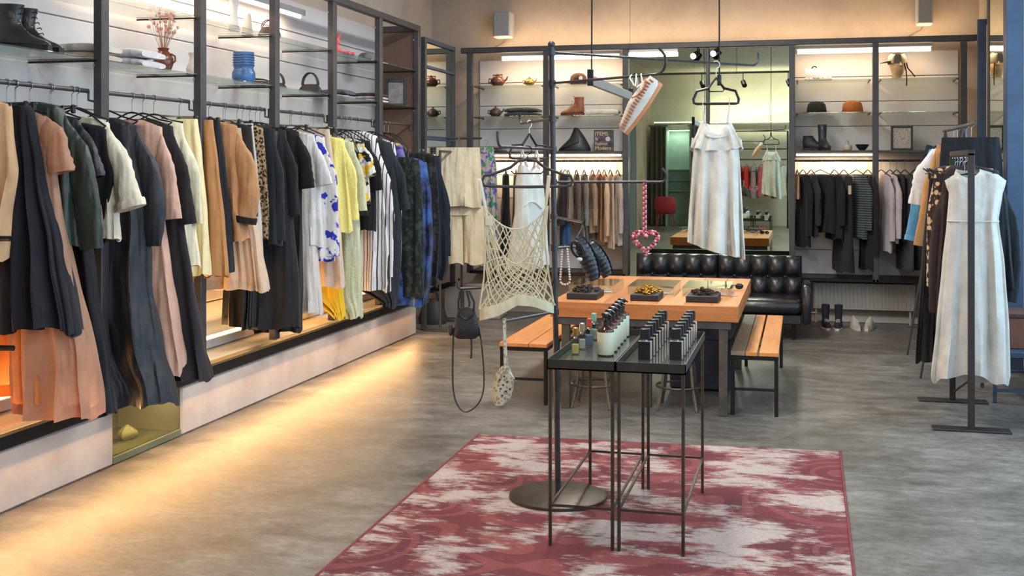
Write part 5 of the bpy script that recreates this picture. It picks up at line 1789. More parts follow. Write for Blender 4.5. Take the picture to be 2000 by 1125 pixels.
def strap_dress(label, O, rz, hw, zs, m, name='strap_dress', seed=3, fold=.45, ztop=None, gather=True):
    t = thing(name, label, 'dress', O, rz, 'clothes on the display pole')
    rnd = random.Random(seed)
    z0, z1, z2, z3 = zs      # strap top, neckline, waist, hem
    prof = [(z1, hw[0], hw[0], .03), (lerp(z1, z2, .5), hw[1], hw[1], .045), (z2, hw[2], hw[2], .05), (lerp(z2, z3, .5), hw[3], hw[3], .06), (z3, hw[4], hw[4], .075)]
    body = cloth_body(prof, fold, 7, rnd, nl=40, na=52, hemwave=.008)
    # dip the neckline into a V
    nb = []
    for x, y, z in body.v:
        s = max(0, 1 - (z1 - z) / .10)
        nb.append((x, y, z - s * .05 * max(0, 1 - abs(x) / (hw[0] * .8)) + s * .02 * min(1, abs(x) / hw[0])))
    body.v = nb
    body.build('body', m, t, world=False, smooth=70)
    for s in (-1, 1):
        MB().tube([(s * hw[0] * .72, .012, z1 + .01), (s * hw[0] * .78, .010, lerp(z1, z0, .6)), (s * hw[0] * .8, .0, z0 + .008), (s * hw[0] * .76, -.012, lerp(z1, z0, .6)), (s * hw[0] * .62, -.022, z1 + .005)], [.009, .007, .007, .008, .011], 8, flat=.5).build('strap', m, t, world=False)
    if gather:
        MB().tube([(hw[2] * math.cos(a), -.058 * math.sin(a), z2 + .02 * math.cos(3 * a)) for a in (PI * k / 16 for k in range(17))], .004, 6).build('waist_seam', m, t, world=False)
    return t


SLIP = fabric((208, 205, 196), rough=.7)
strap_dress('narrow white strap dress turned sideways behind the net top', O, rz, (.085, .10, .10, .115, .13), (h(292), h(330), h(400), h(520)), SLIP, 'white_dress', 5)

# ------------------------------------------------------------------ white slip dress on the long arm
O = A_long[0].lerp(A_long[1], .80)
dd = (O - CP).dot(FW)
pxO = 1000 + (O - CP).dot(RT) / dd * F_PX
h = lambda y: on_d(1410, y, dd).z - O.z
big_hanger('black hanger on the long arm carrying the white slip dress', O, YAW - .15, .122, BLACKP, CLEARH, drop=.125, up=-h(160) - .01, triangle=True, r=.0095)
k_ = dd / F_PX
t = thing('slip_dress', 'white slip dress with ruffled bust hanging in front of the wall mirror', 'dress', O, YAW - .15, 'clothes on the display pole')
rs = random.Random(11)
w_ = lambda p: p * k_
skirt = cloth_body([(h(262), w_(38), w_(38), .035), (h(290), w_(44), w_(43), .045), (h(330), w_(47), w_(46), .05), (h(420), w_(53), w_(50), .06), (h(490), w_(55), w_(55), .07)], .65, 9, rs, nl=40, na=72, hemwave=.004)
skirt.v = [(x, y, z - max(0, (h(400) - z) / (h(400) - h(490))) * .045 * (x / w_(55))) for x, y, z in skirt.v]
skirt.build('skirt', SLIP, t, world=False, smooth=70)
bod = cloth_body([(h(238), w_(29), w_(29), .03), (h(256), w_(36), w_(37), .045), (h(275), w_(44), w_(45), .05), (h(292), w_(51), w_(52), .056)], .2, 11, rs, nl=16, na=72, hemwave=.008)
bod.v = [(x, y, z - max(0, 1 - (h(238) - z) / .07) * .075 * max(0, 1 - abs(x) / w_(26))) for x, y, z in bod.v]
bod.build('ruffled_bust', SLIP, t, world=False, smooth=70)
for s in (-1, 1):
    MB().tube([(s * w_(23), .012, h(240)), (s * w_(25), .008, h(215)), (s * w_(26), 0, h(192)), (s * w_(25), -.010, h(215)), (s * w_(21), -.022, h(240))], [.009, .007, .007, .008, .012], 8, flat=.5).build('strap', SLIP, t, world=False)
MB().tube([(w_(20) * math.cos(a), -.05, h(262) - .02 * math.sin(a)) for a in (PI * k / 10 for k in range(11))], .006, 6).build('gathered_seam', SLIP, t, world=False)
# ceiling cable above the slip dress
e = on_d(1405, 150, dd + .25)
t = thing('hanging_cable', 'thin dark cable hanging from the ceiling above the slip dress', 'cable', (e.x, e.y, e.z))
MB().tube([e, e + Vector((.0, 0, .5)), Vector((e.x, e.y, ZC))], .005, 6).build('wire', BLACKM, t)
MB().cyl(e - Vector((0, 0, .05)), e + Vector((0, 0, .01)), .012, n=8).build('socket', BLACKM, t)

# ------------------------------------------------------------------ moccasin hung by its laces
O = on_d(1262, 152, 5.2)
MW = mat('white_leather', (206, 204, 196), .55, 0, .1, 20, .15)
MO = mat('tan_sole_leather', (198, 128, 84), .55, 0, .15, 14, .1)
mc = thing('moccasin', 'white moccasin with tan sole and stitching hung by its laces', 'shoe', O, 0, 'shoes on the display pole')
heel, toe = on_d(1288, 160, 5.16), on_d(1218, 258, 5.2)
ax = (heel - toe)
Ls = ax.length
ax.normalize()
# sole faces right/down-right, upper faces left
nrm = (RT * .80 + Vector((0, 0, .45))).normalized() * -1          # direction the upper bulges to
nrm = (nrm - ax * nrm.dot(ax)).normalized()
wd_ = ax.cross(nrm).normalized()
up_r, so_r, seam = [], [], [[], []]
NS = 18
for i in range(NS + 1):
    s = i / NS
    c = toe + ax * Ls * s
    w = .042 * (math.sin(PI * min(1, s * .9 + .10)) ** .45) * (1 if s < .75 else 1 - .18 * (s - .75) * 4)
    hgt = (.030 + .035 * min(1, s / .45)) * (1 if s < .93 else .85) * (1 if s > .05 else .7)
    ring = []
    for j in range(16):
        a = 2 * PI * j / 16
        hh = math.sin(a)
        ring.append(c + wd_ * w * math.cos(a) + nrm * (hgt * hh if hh > 0 else .010 * hh))
    up_r.append(ring)
    so_r.append([c - nrm * .006 + wd_ * w * 1.10 * math.cos(a) + nrm * (.022 if math.sin(a) > 0 else .016) * math.sin(a) for a in (2 * PI * j / 16 for j in range(16))])
    for q_, sg in enumerate((-1, 1)):
        seam[q_].append(c + wd_ * w * .72 * sg + nrm * hgt * .74)
MB().loft(up_r).build('upper', MW, mc, smooth=60)
MB().loft(so_r).build('sole', MO, mc, smooth=60)
for q_ in range(2):
    for i in range(1, NS):
        c = seam[q_][i]
        sg = (-1, 1)[q_]
        MB().tube([c - wd_ * .008 * sg + nrm * .006, c + nrm * .006, c + wd_ * .010 * sg - nrm * .010], .0034, 5).build('stitch', mat('rust_thread', (170, 96, 66), .7), mc)
opening = toe + ax * Ls * .72 + nrm * .060
opr = lambda k, lift: [opening + ax * .052 * k * math.cos(a) + wd_ * .026 * k * math.sin(a) + nrm * lift - nrm * .010 * math.sin(a) ** 2 for a in (2 * PI * j / 20 for j in range(20))]
MB().loft([opr(1.0, -.006), opr(1.04, .004), opr(.95, .006), opr(.7, .002)]).build('opening', mat('tan_lining', (176, 108, 70), .7), mc)
Larm = A_mocc[0].lerp(A_mocc[1], .82)
for k in range(3):
    a = opening + wd_ * (.02 * (k - 1)) + nrm * .02
    tpt = Larm + (A_mocc[1] - A_mocc[0]).normalized() * (.03 * (k - 1)) + Vector((0, 0, .008))
    MB().tube([a, a.lerp(tpt, .5) + nrm * .02 * (1 - k), tpt, tpt + Vector((.004, .02, -.05))], .0036, 6).build('lace', MW, mc)

# ------------------------------------------------------------------ black ballet shoes
BS = mat('black_shiny_nylon', (30, 34, 40), .36, 0, .25, 16, .35, 60)
e = A_shoe[1]
def hung_shoe(label, toe_px, heel_px, d, w0):
    toe, heel = on_d(*toe_px, d), on_d(*heel_px, d)
    t = thing('ballet_shoe', label, 'shoe', heel, 0, 'shoes on the display pole')
    ax = heel - toe
    L_ = ax.length
    ax.normalize()
    n = (-RT * .5 + Vector((0, 0, -.2)) - FW * .6)
    n = (n - ax * n.dot(ax)).normalized()
    w = ax.cross(n).normalized()
    R_ = []
    for i in range(31):
        s = i / 30
        ww = w0 * (math.sin(PI * min(1, s * .95 + .08)) ** .5) * (1 + .06 * math.sin(i * 1.9))
        hh = (.030 + .020 * s) * (1 + .10 * math.sin(i * 1.9 + .4))
        c = toe + ax * L_ * s
        R_.append([c + w * ww * math.cos(a) + n * (hh if math.sin(a) > 0 else .012) * math.sin(a) for a in (2 * PI * j / 14 for j in range(14))])
    MB().loft(R_).build('upper', BS, t, smooth=60)
    MB().loft([[p - n * .006 for p in r_] for r_ in [[toe + ax * L_ * s + w * w0 * (math.sin(PI * min(1, s * .95 + .08)) ** .5) * .95 * math.cos(a) - n * (.009 + .004 * math.sin(a)) for a in (2 * PI * j / 12 for j in range(12))] for s in (k / 10 for k in range(11))]]).build('sole', BLACKP, t, smooth=60)
    MB().tube([heel + n * .045 - ax * .05 + w * w0 * .8 * math.cos(a) + n * .008 * math.sin(a) + ax * .04 * math.sin(a) for a in (2 * PI * k / 16 for k in range(16))], .006, 6, closed=True).build('opening_trim', BS, t)
    MB().ball(heel - ax * L_ * .45 + n * .055, (.014, .014, .010), 8, 6).build('bow', mat('white_bow', (206, 204, 200), .6), t)
    MB().tube([heel + n * .03, heel.lerp(e, .5) + n * .01, e + Vector((0, 0, .006)), e + Vector((.006, .02, -.03))], .006, 6).build('heel_loop', BS, t)


hung_shoe('black quilted ballet shoe hanging on the pole, nearer of two', (1162, 546), (1133, 462), 5.10, .040)
hung_shoe('black quilted ballet shoe hanging on the pole, farther of two', (1188, 538), (1152, 470), 5.22, .040)

# ------------------------------------------------------------------ pearl strands
pa_, pb_ = A_pearl
PEARL = mat('pearl', (222, 196, 186), .25, 0, .08, 20)
t = thing('pearl_necklace', 'long pearl necklace looped over the low right arm of the pole', 'necklace', on_d(1105, 484, dB), 0)
d1 = (pa_.lerp(pb_, .4) - CP).dot(FW)
for px0, px1 in ((1098, 1094), (1108, 1113)):
    for k in range(13):
        q = on_d(lerp(px0, px1, k / 12), 487 + 4.9 * k, d1)
        MB().ball(q, .0062, 8, 6).build('pearl', PEARL, t)
c1, c2 = on_d(1094, 548, d1), on_d(1113, 548, d1)
for k in range(1, 6):
    a = PI * k / 6
    MB().ball(c1.lerp(c2, .5 - .5 * math.cos(a)) - Vector((0, 0, .02 * math.sin(a))), .0062, 8, 6).build('pearl', PEARL, t)
ARMP = pa_.lerp(pb_, .4)
MB().tube([on_d(1098, 487, d1), ARMP + Vector((0, 0, .010)), on_d(1108, 487, d1)], .002, 5).build('thread', NET, t)

# ------------------------------------------------------------------ heart pendant of beads
hd_ = (A_heart[1] - CP).dot(FW)
t = thing('heart_bag_charm', 'pink beaded heart hanging on a beaded strap from the pole arm', 'charm', on_d(1260, 357, hd_), 0)
HB = [mat('pink_glass_bead', (206, 84, 104), .2), mat('pale_pink_bead', (222, 160, 164), .2), mat('dark_red_bead', (124, 36, 58), .25)]
cc = on_d(1261, 470, hd_)
sc_ = 25.0 / F_PX * hd_ / 16.0
n_b = 0
for ring_, rr in ((1.0, .0085), (.78, .0078)):
    for k in range(34 if ring_ == 1 else 28):
        a = 2 * PI * k / (34 if ring_ == 1 else 28)
        x = 16 * math.sin(a) ** 3 * sc_ * ring_
        z = (13 * math.cos(a) - 5 * math.cos(2 * a) - 2 * math.cos(3 * a) - math.cos(4 * a)) * sc_ * ring_
        for yy in ((-.008, .010) if ring_ == 1 else (-.014,)):
            MB().ball(cc + RT * x + FW * yy + Vector((0, 0, z)), rr, 7, 5).build('bead', HB[n_b % 3], t)
            n_b += 1
pbt, ptt = on_d(1259, 452, hd_), on_d(1259, 356, hd_)
for k in range(30):
    for s in (-1, 1):
        MB().ball(pbt.lerp(ptt, k / 29) + RT * .0055 * s, .0058, 7, 5).build('strap_bead', HB[(k + s) % 3], t)
MB().tube([ptt + RT * .006, ptt + Vector((0, 0, .012)) + FW * .008, ptt - RT * .006], .004, 5).build('loop', HB[0], t)

# ------------------------------------------------------------------ small black bag
bd = (A_bag[1] - CP).dot(FW)
BGM = mat('black_grained_leather', (32, 32, 38), .45, 0, .3, 20, .3, 120)
t = thing('mini_handbag', 'small black leather bag with looped strap hanging left of the net top', 'bag', on_d(912, 566, bd), 0)
prof_bag = [(599, 8), (606, 17), (622, 21), (640, 24), (655, 25), (661, 18)]
R_ = []
for y, w in prof_bag:
    c = on_d(911, y, bd)
    ww = w / F_PX * bd
    R_.append([c + RT * ww * math.copysign(abs(math.cos(a)) ** .6, math.cos(a)) + FW * (.035 if 606 < y < 660 else .02) * math.copysign(abs(math.sin(a)) ** .7, math.sin(a)) for a in (2 * PI * j / 20 for j in range(20))])
MB().loft(R_).build('body', BGM, t, smooth=60)
fl = [on_d(899 + 25 * k / 8, 612 + 10 * math.sin(PI * k / 8), bd) - FW * .037 for k in range(9)]
MB().tube(fl, .005, 6).build('flap_seam', BGM, t)
for xs_ in (-16, -6, 6, 15):
    MB().tube([on_d(911 + xs_, 618, bd) - FW * .02 * (1 if xs_ % 4 else -1), on_d(911 + xs_ * 1.0, 590, bd), on_d(908 + xs_ * .55, 568, bd)], .0055, 6).build('handle', BGM, t)
MB().tube(smooth_path([on_d(886, 640, bd), on_d(884, 700, bd), on_d(885, 760, bd), on_d(893, 790, bd), on_d(906, 804, bd), on_d(922, 800, bd), on_d(938, 782, bd), on_d(945, 750, bd), on_d(942, 690, bd), on_d(935, 640, bd)], 4), [lerp(.008, .0045, math.sin(PI * k / 36) ** 2) for k in range(37)], 8, flat=.6).build('shoulder_strap', BGM, t)
MB().tube([on_d(920, 655, bd), on_d(921, 680, bd), on_d(920, 700, bd)], .005, 6).build('pull_tab', BGM, t)
MB().ball(on_d(880, 645, bd), (.012, .012, .03), 8, 6).build('side_pocket', BGM, t)

# ------------------------------------------------------------------ pale speckled shoe on a long strap
sd_ = dN
SPK = fabric((196, 190, 170), 'leopard', (150, 142, 120), scale=1.4)
t = thing('speckled_slipper', 'pale speckled slipper with round holes hanging on its long strap', 'shoe', on_d(985, 625, sd_), 0)
P_ = [on_d(985, 622, sd_), on_d(985, 650, sd_), on_d(987, 690, sd_), on_d(988, 722, sd_)]
MB().tube(P_, [.016, .016, .017, .02], 10, flat=.5).build('strap', SPK, t)
R_ = []
for y, cx, w in ((716, 987, 8), (730, 985, 16), (745, 984, 20), (762, 982, 21), (778, 979, 18), (790, 976, 10)):
    c = on_d(cx, y, sd_)
    ww = w / F_PX * sd_
    R_.append([c + RT * ww * math.cos(a) + FW * .028 * math.sin(a) for a in (2 * PI * j / 18 for j in range(18))])
sh = MB().loft(R_).build('toe', SPK, t, smooth=60)
for px, py in ((976, 740), (985, 733), (983, 750), (990, 744), (978, 757), (988, 762), (981, 770), (996, 758)):
    c = on_d(px, py, sd_) - FW * .0285
    MB().cyl(c - FW * .001, c + FW * .008, .0045, n=8).build('hole', BLACKP, sh)
MB().tube([on_d(992, 718, sd_) - FW * .01, on_d(998, 730, sd_) - FW * .012, on_d(1005, 740, sd_)], [.006, .010, .004], 8, flat=.5).build('tongue', mat('pale_tongue', (222, 218, 206), .7), t)
tp = P_[0]
b_, e_ = arm(612, (985, 618, sd_ + .05), None)
MB().tube([tp, Vector((tp.x, tp.y, e_.z + .01)), e_ + Vector((0, 0, .01))], .004, 6).build('cord', NET, t)

# ================================================================== THINGS ON THE SHELVES
def at_left(px, py, z, X=-3.9):
    p = on_X(px, py, X)
    return Vector((X, p.y, z + .001))


def at_back(px, py, z, Y=12.48):
    p = on_Y(px, py, Y)
    return Vector((p.x, Y, z + .001))


def boot(label, loc, rz, col, shaft=.14, L_=.28, rough=.4, heel=.03, laces=True, solec=(24, 22, 22), group=None, name='boot', flare=1.0):
    """boot with its toe along local +x"""
    t = thing(name, label, 'boot', loc, rz, group)
    m = mat('boot_leather_%d_%d_%d' % col, col, rough, 0, .25, 14, .15, 60)
    W = .046
    k_ = L_ / .29
    H = heel + .05 + shaft + .03
    secs = [(0, H, 0, .058 * flare, .047 * flare), (0, lerp(.14, H, .6), 0, .056 * lerp(1, flare, .5), .045), (.002, .145, 4, .055, .042), (.003, .112, 18, .066, .041), (.008, .080, 38, .080, .042),
            (.045, .062, 60, .066, .044), (.085, .050, 76, .050, .046), (.125, .041, 84, .038, .047), (.160, .035, 88, .031, .045), (.190, .030, 90, .025, .038), (.207, .027, 91, .017, .024), (.213, .025, 91, .006, .008)]
    R_ = []
    c0 = secs[0]
    for rr_, dz in ((.80, -.07), (.84, -.001)):
        R_.append([(rr_ * c0[3] * math.cos(a), rr_ * c0[4] * math.sin(a), H + dz) for a in (2 * PI * j / 18 for j in range(18))])
    for cx, cz, an, aa, bb_ in secs:
        q = math.radians(an)
        R_.append([((cx + aa * math.cos(a) * math.cos(q)) * k_, bb_ * math.sin(a), max(heel + .002, cz + aa * math.cos(a) * math.sin(q)) if cz < H - .001 else cz) for a in (2 * PI * j / 18 for j in range(18))])
    MB().loft(R_).build('upper', m, t, world=False, smooth=60)
    sm = mat('boot_sole_%d' % solec[0], solec, .6)
    MB().loft([[(lerp(-.060, .212, s) * k_, W * 1.06 * (.75 + .25 * math.sin(PI * min(1, s * 1.1))) * (1 if s < .85 else .62) * sg, z) for sg, z in ((-1, 0 if s < .3 or s > .45 else heel * .5), (1, 0 if s < .3 or s > .45 else heel * .5), (1, heel + .004), (-1, heel + .004))] for s in (k / 10 for k in range(11))]).build('sole', sm, t, world=False)
    if laces:
        for k in range(5):
            z = heel + .075 + .028 * k
            x = (.062 + max(0, (3 - k)) * .012) * k_
            MB().tube([(x, -.022, z), (x + .008, 0, z + .006), (x, .022, z)], .0028, 5).build('lace', BLACKP, t, world=False)
    return t


def folded(label, loc, rz, size, cols, name='folded_clothes', group=None):
    t = thing(name, label, 'clothes', loc, rz, group)
    z = 0
    sx, sy, h = size
    for k, c in enumerate(cols):
        R_ = []
        hh = h / len(cols)
        for i in range(13):
            s = i / 12
            x = lerp(-sx / 2, sx / 2, s)
            hs = hh * (.55 + .45 * math.sin(PI * min(1, max(0, s * 1.05))) ** .4)
            R_.append([(x, sy / 2 * math.copysign(abs(math.cos(a)) ** .4, math.cos(a)), z + hs / 2 + hs / 2 * math.copysign(abs(math.sin(a)) ** .6, math.sin(a)) * (1 + .06 * math.sin(5 * s + 3 * k))) for a in (2 * PI * j / 16 for j in range(16))])
        MB().loft(R_).build('fold', fabric(c), t, world=False, smooth=60)
        z += hh * .97
    return t


def lathe_thing(name, label, cat, loc, prof, m, extra=None, group=None, n=28):
    t = thing(name, label, cat, loc, 0, group)
    MB().lathe(prof, n=n).build('body', m, t, world=False, smooth=50)
    if extra:
        extra(t)
    return t


# ---- left shelving, lower glass shelf
ZA, ZB = SH_Z
p = at_left(34, 60, ZA)
boot('black lace-up ankle boot at the left end of the glass shelf, nearer of two', Vector((-3.93, p.y - .02, ZA + .001)), .12, (46, 44, 46), .13, .30, .28, flare=1.25, group='black ankle boots')
boot('black lace-up ankle boot at the left end of the glass shelf, farther of two', Vector((-3.96, p.y + .13, ZA + .001)), .05, (46, 44, 46), .13, .30, .28, flare=1.25, group='black ankle boots')
p = at_left(168, 100, ZA)
folded('folded beige and grey sweaters left of the first post', Vector((-3.90, p.y - .03, ZA + .001)), 0, (.36, .22, .10), [(196, 180, 164), (204, 198, 192)])
p = at_left(252, 105, ZA)
folded('two folded white sweaters beside the vase of dried flowers', Vector((-3.90, p.y - .02, ZA + .001)), 0, (.36, .26, .115), [(206, 206, 212), (212, 210, 214)])


def vase_flowers(t):
    BR = mat('pink_dried_flower', (222, 172, 162), .8)
    ST = mat('dry_stem', (178, 140, 116), .8)
    rnd = random.Random(4)
    MB().tube([(.052, 0, .115), (.080, .0, .10), (.082, 0, .07), (.060, 0, .055)], .006, 6).build('handle', mat('brown_glaze', (112, 62, 48), .22, 0, .3, 12), t, world=False)
    for k in range(44):
        a, q = rnd.uniform(0, 6.28), rnd.uniform(.02, .13)
        h = rnd.uniform(.25, .36)
        x, y = q * math.cos(a), q * math.sin(a)
        s = MB().tube([(x * .1, y * .1, .12), (x * .5, y * .5, .2), (x, y, h)], .0012, 4).build('stem', ST, t, world=False)
        MB().ball((x, y, h), rnd.uniform(.008, .014), 6, 5).build('blossom', BR, s, world=False)


p = at_left(308, 128, ZA)
lathe_thing('flower_vase', 'glossy brown jug holding pink dried flowers on the glass shelf', 'vase', Vector((-3.86, p.y, ZA + .001)), [(.03, 0), (.045, .01), (.060, .05), (.062, .085), (.045, .12), (.030, .135), (.036, .152), (.030, .152), (.024, .135)], mat('brown_glaze', (112, 62, 48), .22, 0, .3, 12), vase_flowers)
p = at_left(376, 140, ZA)
lathe_thing('white_carafe', 'small white ceramic carafe just left of the second post', 'carafe', Vector((-3.88, p.y - .03, ZA + .001)), [(.03, 0), (.042, .01), (.045, .06), (.026, .10), (.020, .13), (.032, .16), (.028, .16), (.016, .13)], mat('white_glaze', (206, 202, 200), .3), lambda t: MB().tube([(.04, 0, .05), (.07, 0, .08), (.03, 0, .13)], .005, 6).build('handle', mat('white_glaze', (206, 202, 200), .3), t, world=False))
p = at_left(471, 150, ZA)
BLUE = mat('blue_glaze', (66, 104, 158), .32, 0, .4, 22, .3, 50)
lathe_thing('blue_vase', 'large blue ribbed ceramic vase on the glass shelf', 'vase', Vector((-3.88, p.y, ZA + .001)), [(.055, 0), (.070, .008), (.084, .05), (.082, .085), (.072, .105), (.068, .115), (.072, .125), (.074, .16), (.072, .20), (.074, .232), (.068, .232), (.066, .13)], BLUE, lambda t: [MB().tube([(.0765 * math.cos(a), .0765 * math.sin(a), z) for a in (2 * PI * k / 28 for k in range(28))], .003, 5, closed=True).build('rib', BLUE, t, world=False) for z in (.14, .158, .176, .194, .212)])


def handbag(name, label, loc, rz, w, h, d, col, handle=.07, hr=.005, rough=.5):
    t = thing(name, label, 'bag', loc, rz)
    m = mat('bag_leather_%d_%d_%d' % col, col, rough, 0, .25, 18, .25, 90)
    R_ = []
    for i in range(9):
        s = i / 8
        k = .82 + .30 * math.sin(PI * min(1, s * .8 + .2))
        R_.append([(w / 2 * k * math.copysign(abs(math.cos(a)) ** .55, math.cos(a)) * (1 - .18 * s), d / 2 * (1 - .55 * s) * math.copysign(abs(math.sin(a)) ** .7, math.sin(a)), h * s) for a in (2 * PI * j / 20 for j in range(20))])
    MB().loft(R_).build('body', m, t, world=False, smooth=60)
    MB().tube([(-w * .34, -.004, h * .98), (0, -.006, h * 1.02), (w * .34, -.004, h * .98)], .004, 6).build('zip', BLACKP, t, world=False)
    for s in (-1, 1):
        MB().tube([(w * .36 * math.cos(a), s * d * .22, h * .92 + handle * math.sin(a)) for a in (PI * k / 14 for k in range(15))], hr, 8).build('handle', m, t, world=False)
    return t


p = at_left(512, 155, ZA)
handbag('clutch_bag', 'flat dark clutch bag lying behind the blue vase', Vector((-3.97, p.y + .06, ZA + .001)), .2, .24, .055, .12, (46, 46, 54), .02)
p = at_left(560, 165, ZA)
handbag('ring_handbag', 'small black handbag with round handle, left of the pair', Vector((-3.98, p.y, ZA + .001)), .1, .15, .065, .07, (30, 30, 34), .085, .006)
p = at_left(588, 170, ZA)
handbag('ring_handbag', 'small black handbag with tall round handle, right of the pair', Vector((-3.82, p.y, ZA + .001)), .1, .18, .07, .08, (30, 30, 34), .10, .006)
p = at_left(668, 190, ZA)
folded('folded grey and charcoal clothes on the far glass shelf', Vector((-3.95, p.y, ZA + .001)), 0, (.26, .24, .09), [(190, 190, 198), (92, 92, 104)])
p = at_left(708, 190, ZA)
folded('folded white and pink clothes right of the grey pile', Vector((-3.84, p.y, ZA + .001)), 0, (.30, .22, .085), [(216, 214, 220), (206, 186, 198), (70, 70, 82)])
p = at_left(766, 198, ZA)
t = thing('picture_frame', 'black picture frame standing on the far left glass shelf', 'frame', Vector((-3.86, p.y, ZA + .001)), .35)
for x0_, x1_, z0_, z1_ in ((-.10, -.075, 0, .27), (.075, .10, 0, .27), (-.075, .075, 0, .03), (-.075, .075, .24, .27)):
    MB().bb(x0_, x1_, -.012, .012, z0_, z1_, .003).build('frame_bar', BLACKP, t, world=False)
MB().bb(-.075, .075, .0, .008, .03, .24).build('picture', mat('grey_print', (120, 118, 120), .5, 0, .4, 14), t, world=False)
MB().bb(-.01, .01, .012, .10, 0, .02).build('prop', BLACKP, t, world=False)
# ---- upper glass shelf
p = at_left(455, 42, ZB)
lathe_thing('tall_vase', 'tall slim white vase on the upper glass shelf', 'vase', Vector((-3.88, p.y - .02, ZB + .001)), [(.035, 0), (.04, .01), (.03, .06), (.022, .14), (.03, .20), (.04, .24), (.036, .24), (.02, .14)], mat('white_glaze', (206, 202, 200), .3), lambda t: MB().lathe([(.041, .012), (.044, .016), (.041, .02)], n=20).build('foot_ring', mat('brown_glaze', (112, 62, 48), .22, 0, .3, 12), t, world=False))
p = at_left(488, 52, ZB)
lathe_thing('cone_vase', 'pale conical vase beside the dark handbag up high', 'vase', Vector((-3.92, p.y, ZB + .001)), [(.04, 0), (.042, .01), (.034, .08), (.026, .15), (.02, .165), (.018, .16), (.02, .1)], mat('chalk_glaze', (196, 186, 176), .5), lambda t: MB().lathe([(.0435, .004), (.045, .008), (.0435, .012)], n=20).build('foot_ring', mat('white_glaze', (206, 202, 200), .3), t, world=False))
p = at_left(512, 56, ZB)
handbag('dark_handbag', 'rounded dark brown handbag on the upper glass shelf', Vector((-3.84, p.y, ZB + .001)), .2, .16, .085, .09, (52, 44, 44), .06, .004)
p = at_left(652, 92, ZB)
t = thing('pink_toy', 'coral pink knotted soft toy with a long leg on the upper shelf', 'toy', Vector((-3.88, p.y, ZB + .001)), 0)
CORAL = mat('coral_felt', (226, 104, 112), .8)
MB().ball((0, 0, .05), (.045, .04, .05), 12, 8).build('torso', CORAL, t, world=False)
MB().ball((.005, 0, .125), (.032, .03, .034), 12, 8).build('head', CORAL, t, world=False)
for s in (-1, 1):
    MB().tube([(s * .01, s * .02, .15), (s * .03, s * .02, .19), (s * .05, s * .025, .18)], [.014, .012, .006], 8).build('ear', CORAL, t, world=False)
    MB().tube([(.03, s * .03, .03), (.08, s * .04, .018), (.15, s * .05, .016)], [.018, .014, .016], 8).build('leg', CORAL, t, world=False)
    MB().tube([(.0, s * .035, .08), (.02, s * .06, .05), (.03, s * .06, .02)], [.014, .012, .012], 8).build('arm', CORAL, t, world=False)
p = at_left(722, 108, ZB)


def hat(name, label, loc, col, r=.10, h=.10, brim=.03, band=None, rz=0, group=None, ell=1.12):
    t = thing(name, label, 'hat', loc, rz, group)
    m = fabric(col, rough=.8)
    MB().lathe([(.02, .012), (r * .98, .012), (r, .02), (r * .99, h * .45), (r * .9, h * .75), (r * .62, h * .95), (r * .25, h), (.004, h)], n=30, sx=ell).build('crown', m, t, world=False, smooth=60)
    MB().lathe([(r * .9, .004), (r + brim, .002), (r + brim + .003, .006), (r + brim, .010), (r * .95, .014)], n=36, sx=ell).build('brim', m, t, world=False, smooth=60)
    if band:
        MB().lathe([(r + .001, .014), (r + .003, .016), (r + .002, .034), (r + .0005, .036)], n=30, sx=ell).build('band', fabric(band), t, world=False)
    return t


hat('felt_hat', 'grey felt hat behind the coral toy on the upper shelf', Vector((-3.92, p.y, ZB + .001)), (126, 126, 130), .085, .11, .02, (80, 80, 84))

# ---- back shelves, left bays
B1, B2, B3 = BSH[0], BSH[1], 1.815
TERR = mat('brown_teapot_glaze', (108, 66, 54), .25, 0, .3, 14)
BRASS = mat('old_brass', (176, 138, 76), .32, .7, .2, 14)


def teapot(name, label, loc, k, m, handle=True):
    def ex(t):
        MB().tube([(.06 * k, 0, .05 * k), (.10 * k, 0, .075 * k), (.115 * k, 0, .11 * k)], [.014 * k, .010 * k, .007 * k], 8).build('spout', m, t, world=False)
        MB().lathe([(.04 * k, .10 * k), (.042 * k, .106 * k), (.02 * k, .118 * k), (.008 * k, .122 * k), (.012 * k, .134 * k), (.004 * k, .14 * k)], n=18).build('lid', m, t, world=False)
        MB().tube([(-.06 * k, 0, .08 * k), (-.10 * k, 0, .085 * k), (-.105 * k, 0, .05 * k), (-.065 * k, 0, .03 * k)], .008 * k, 8).build('handle', m, t, world=False)
        if handle:
            MB().tube([(-.05 * k, 0, .10 * k), (-.055 * k, 0, .125 * k), (.055 * k, 0, .13 * k), (.05 * k, 0, .10 * k)], .007 * k, 8).build('top_handle', m, t, world=False)
    return lathe_thing(name, label, 'teapot', loc, [(.03 * k, 0), (.05 * k, .004 * k), (.078 * k, .035 * k), (.080 * k, .06 * k), (.065 * k, .09 * k), (.042 * k, .105 * k)], m, ex, 'teapots on the back shelves')


teapot('clay_teapot', 'round brown clay teapot on the top left back shelf', at_back(972, 165, B1), 1.0, TERR)
teapot('brass_teapot', 'small flat brass teapot on the top left back shelf', at_back(1034, 166, B1), .72, BRASS, False)
teapot('clay_teapot', 'small dark clay teapot beside the folded blanket', at_back(968, 228, B2), .85, mat('dark_clay', (84, 62, 56), .35, 0, .3, 14), False)
folded('folded dark grey blanket on the second left back shelf', at_back(1022, 228, B2), 0, (.38, .24, .10), [(74, 76, 80), (84, 86, 90)], 'folded_blanket')
folded('folded grey cloths on the low shelf left of the pole', at_back(960, 296, B3), 0, (.30, .22, .06), [(110, 108, 110), (128, 124, 124)])
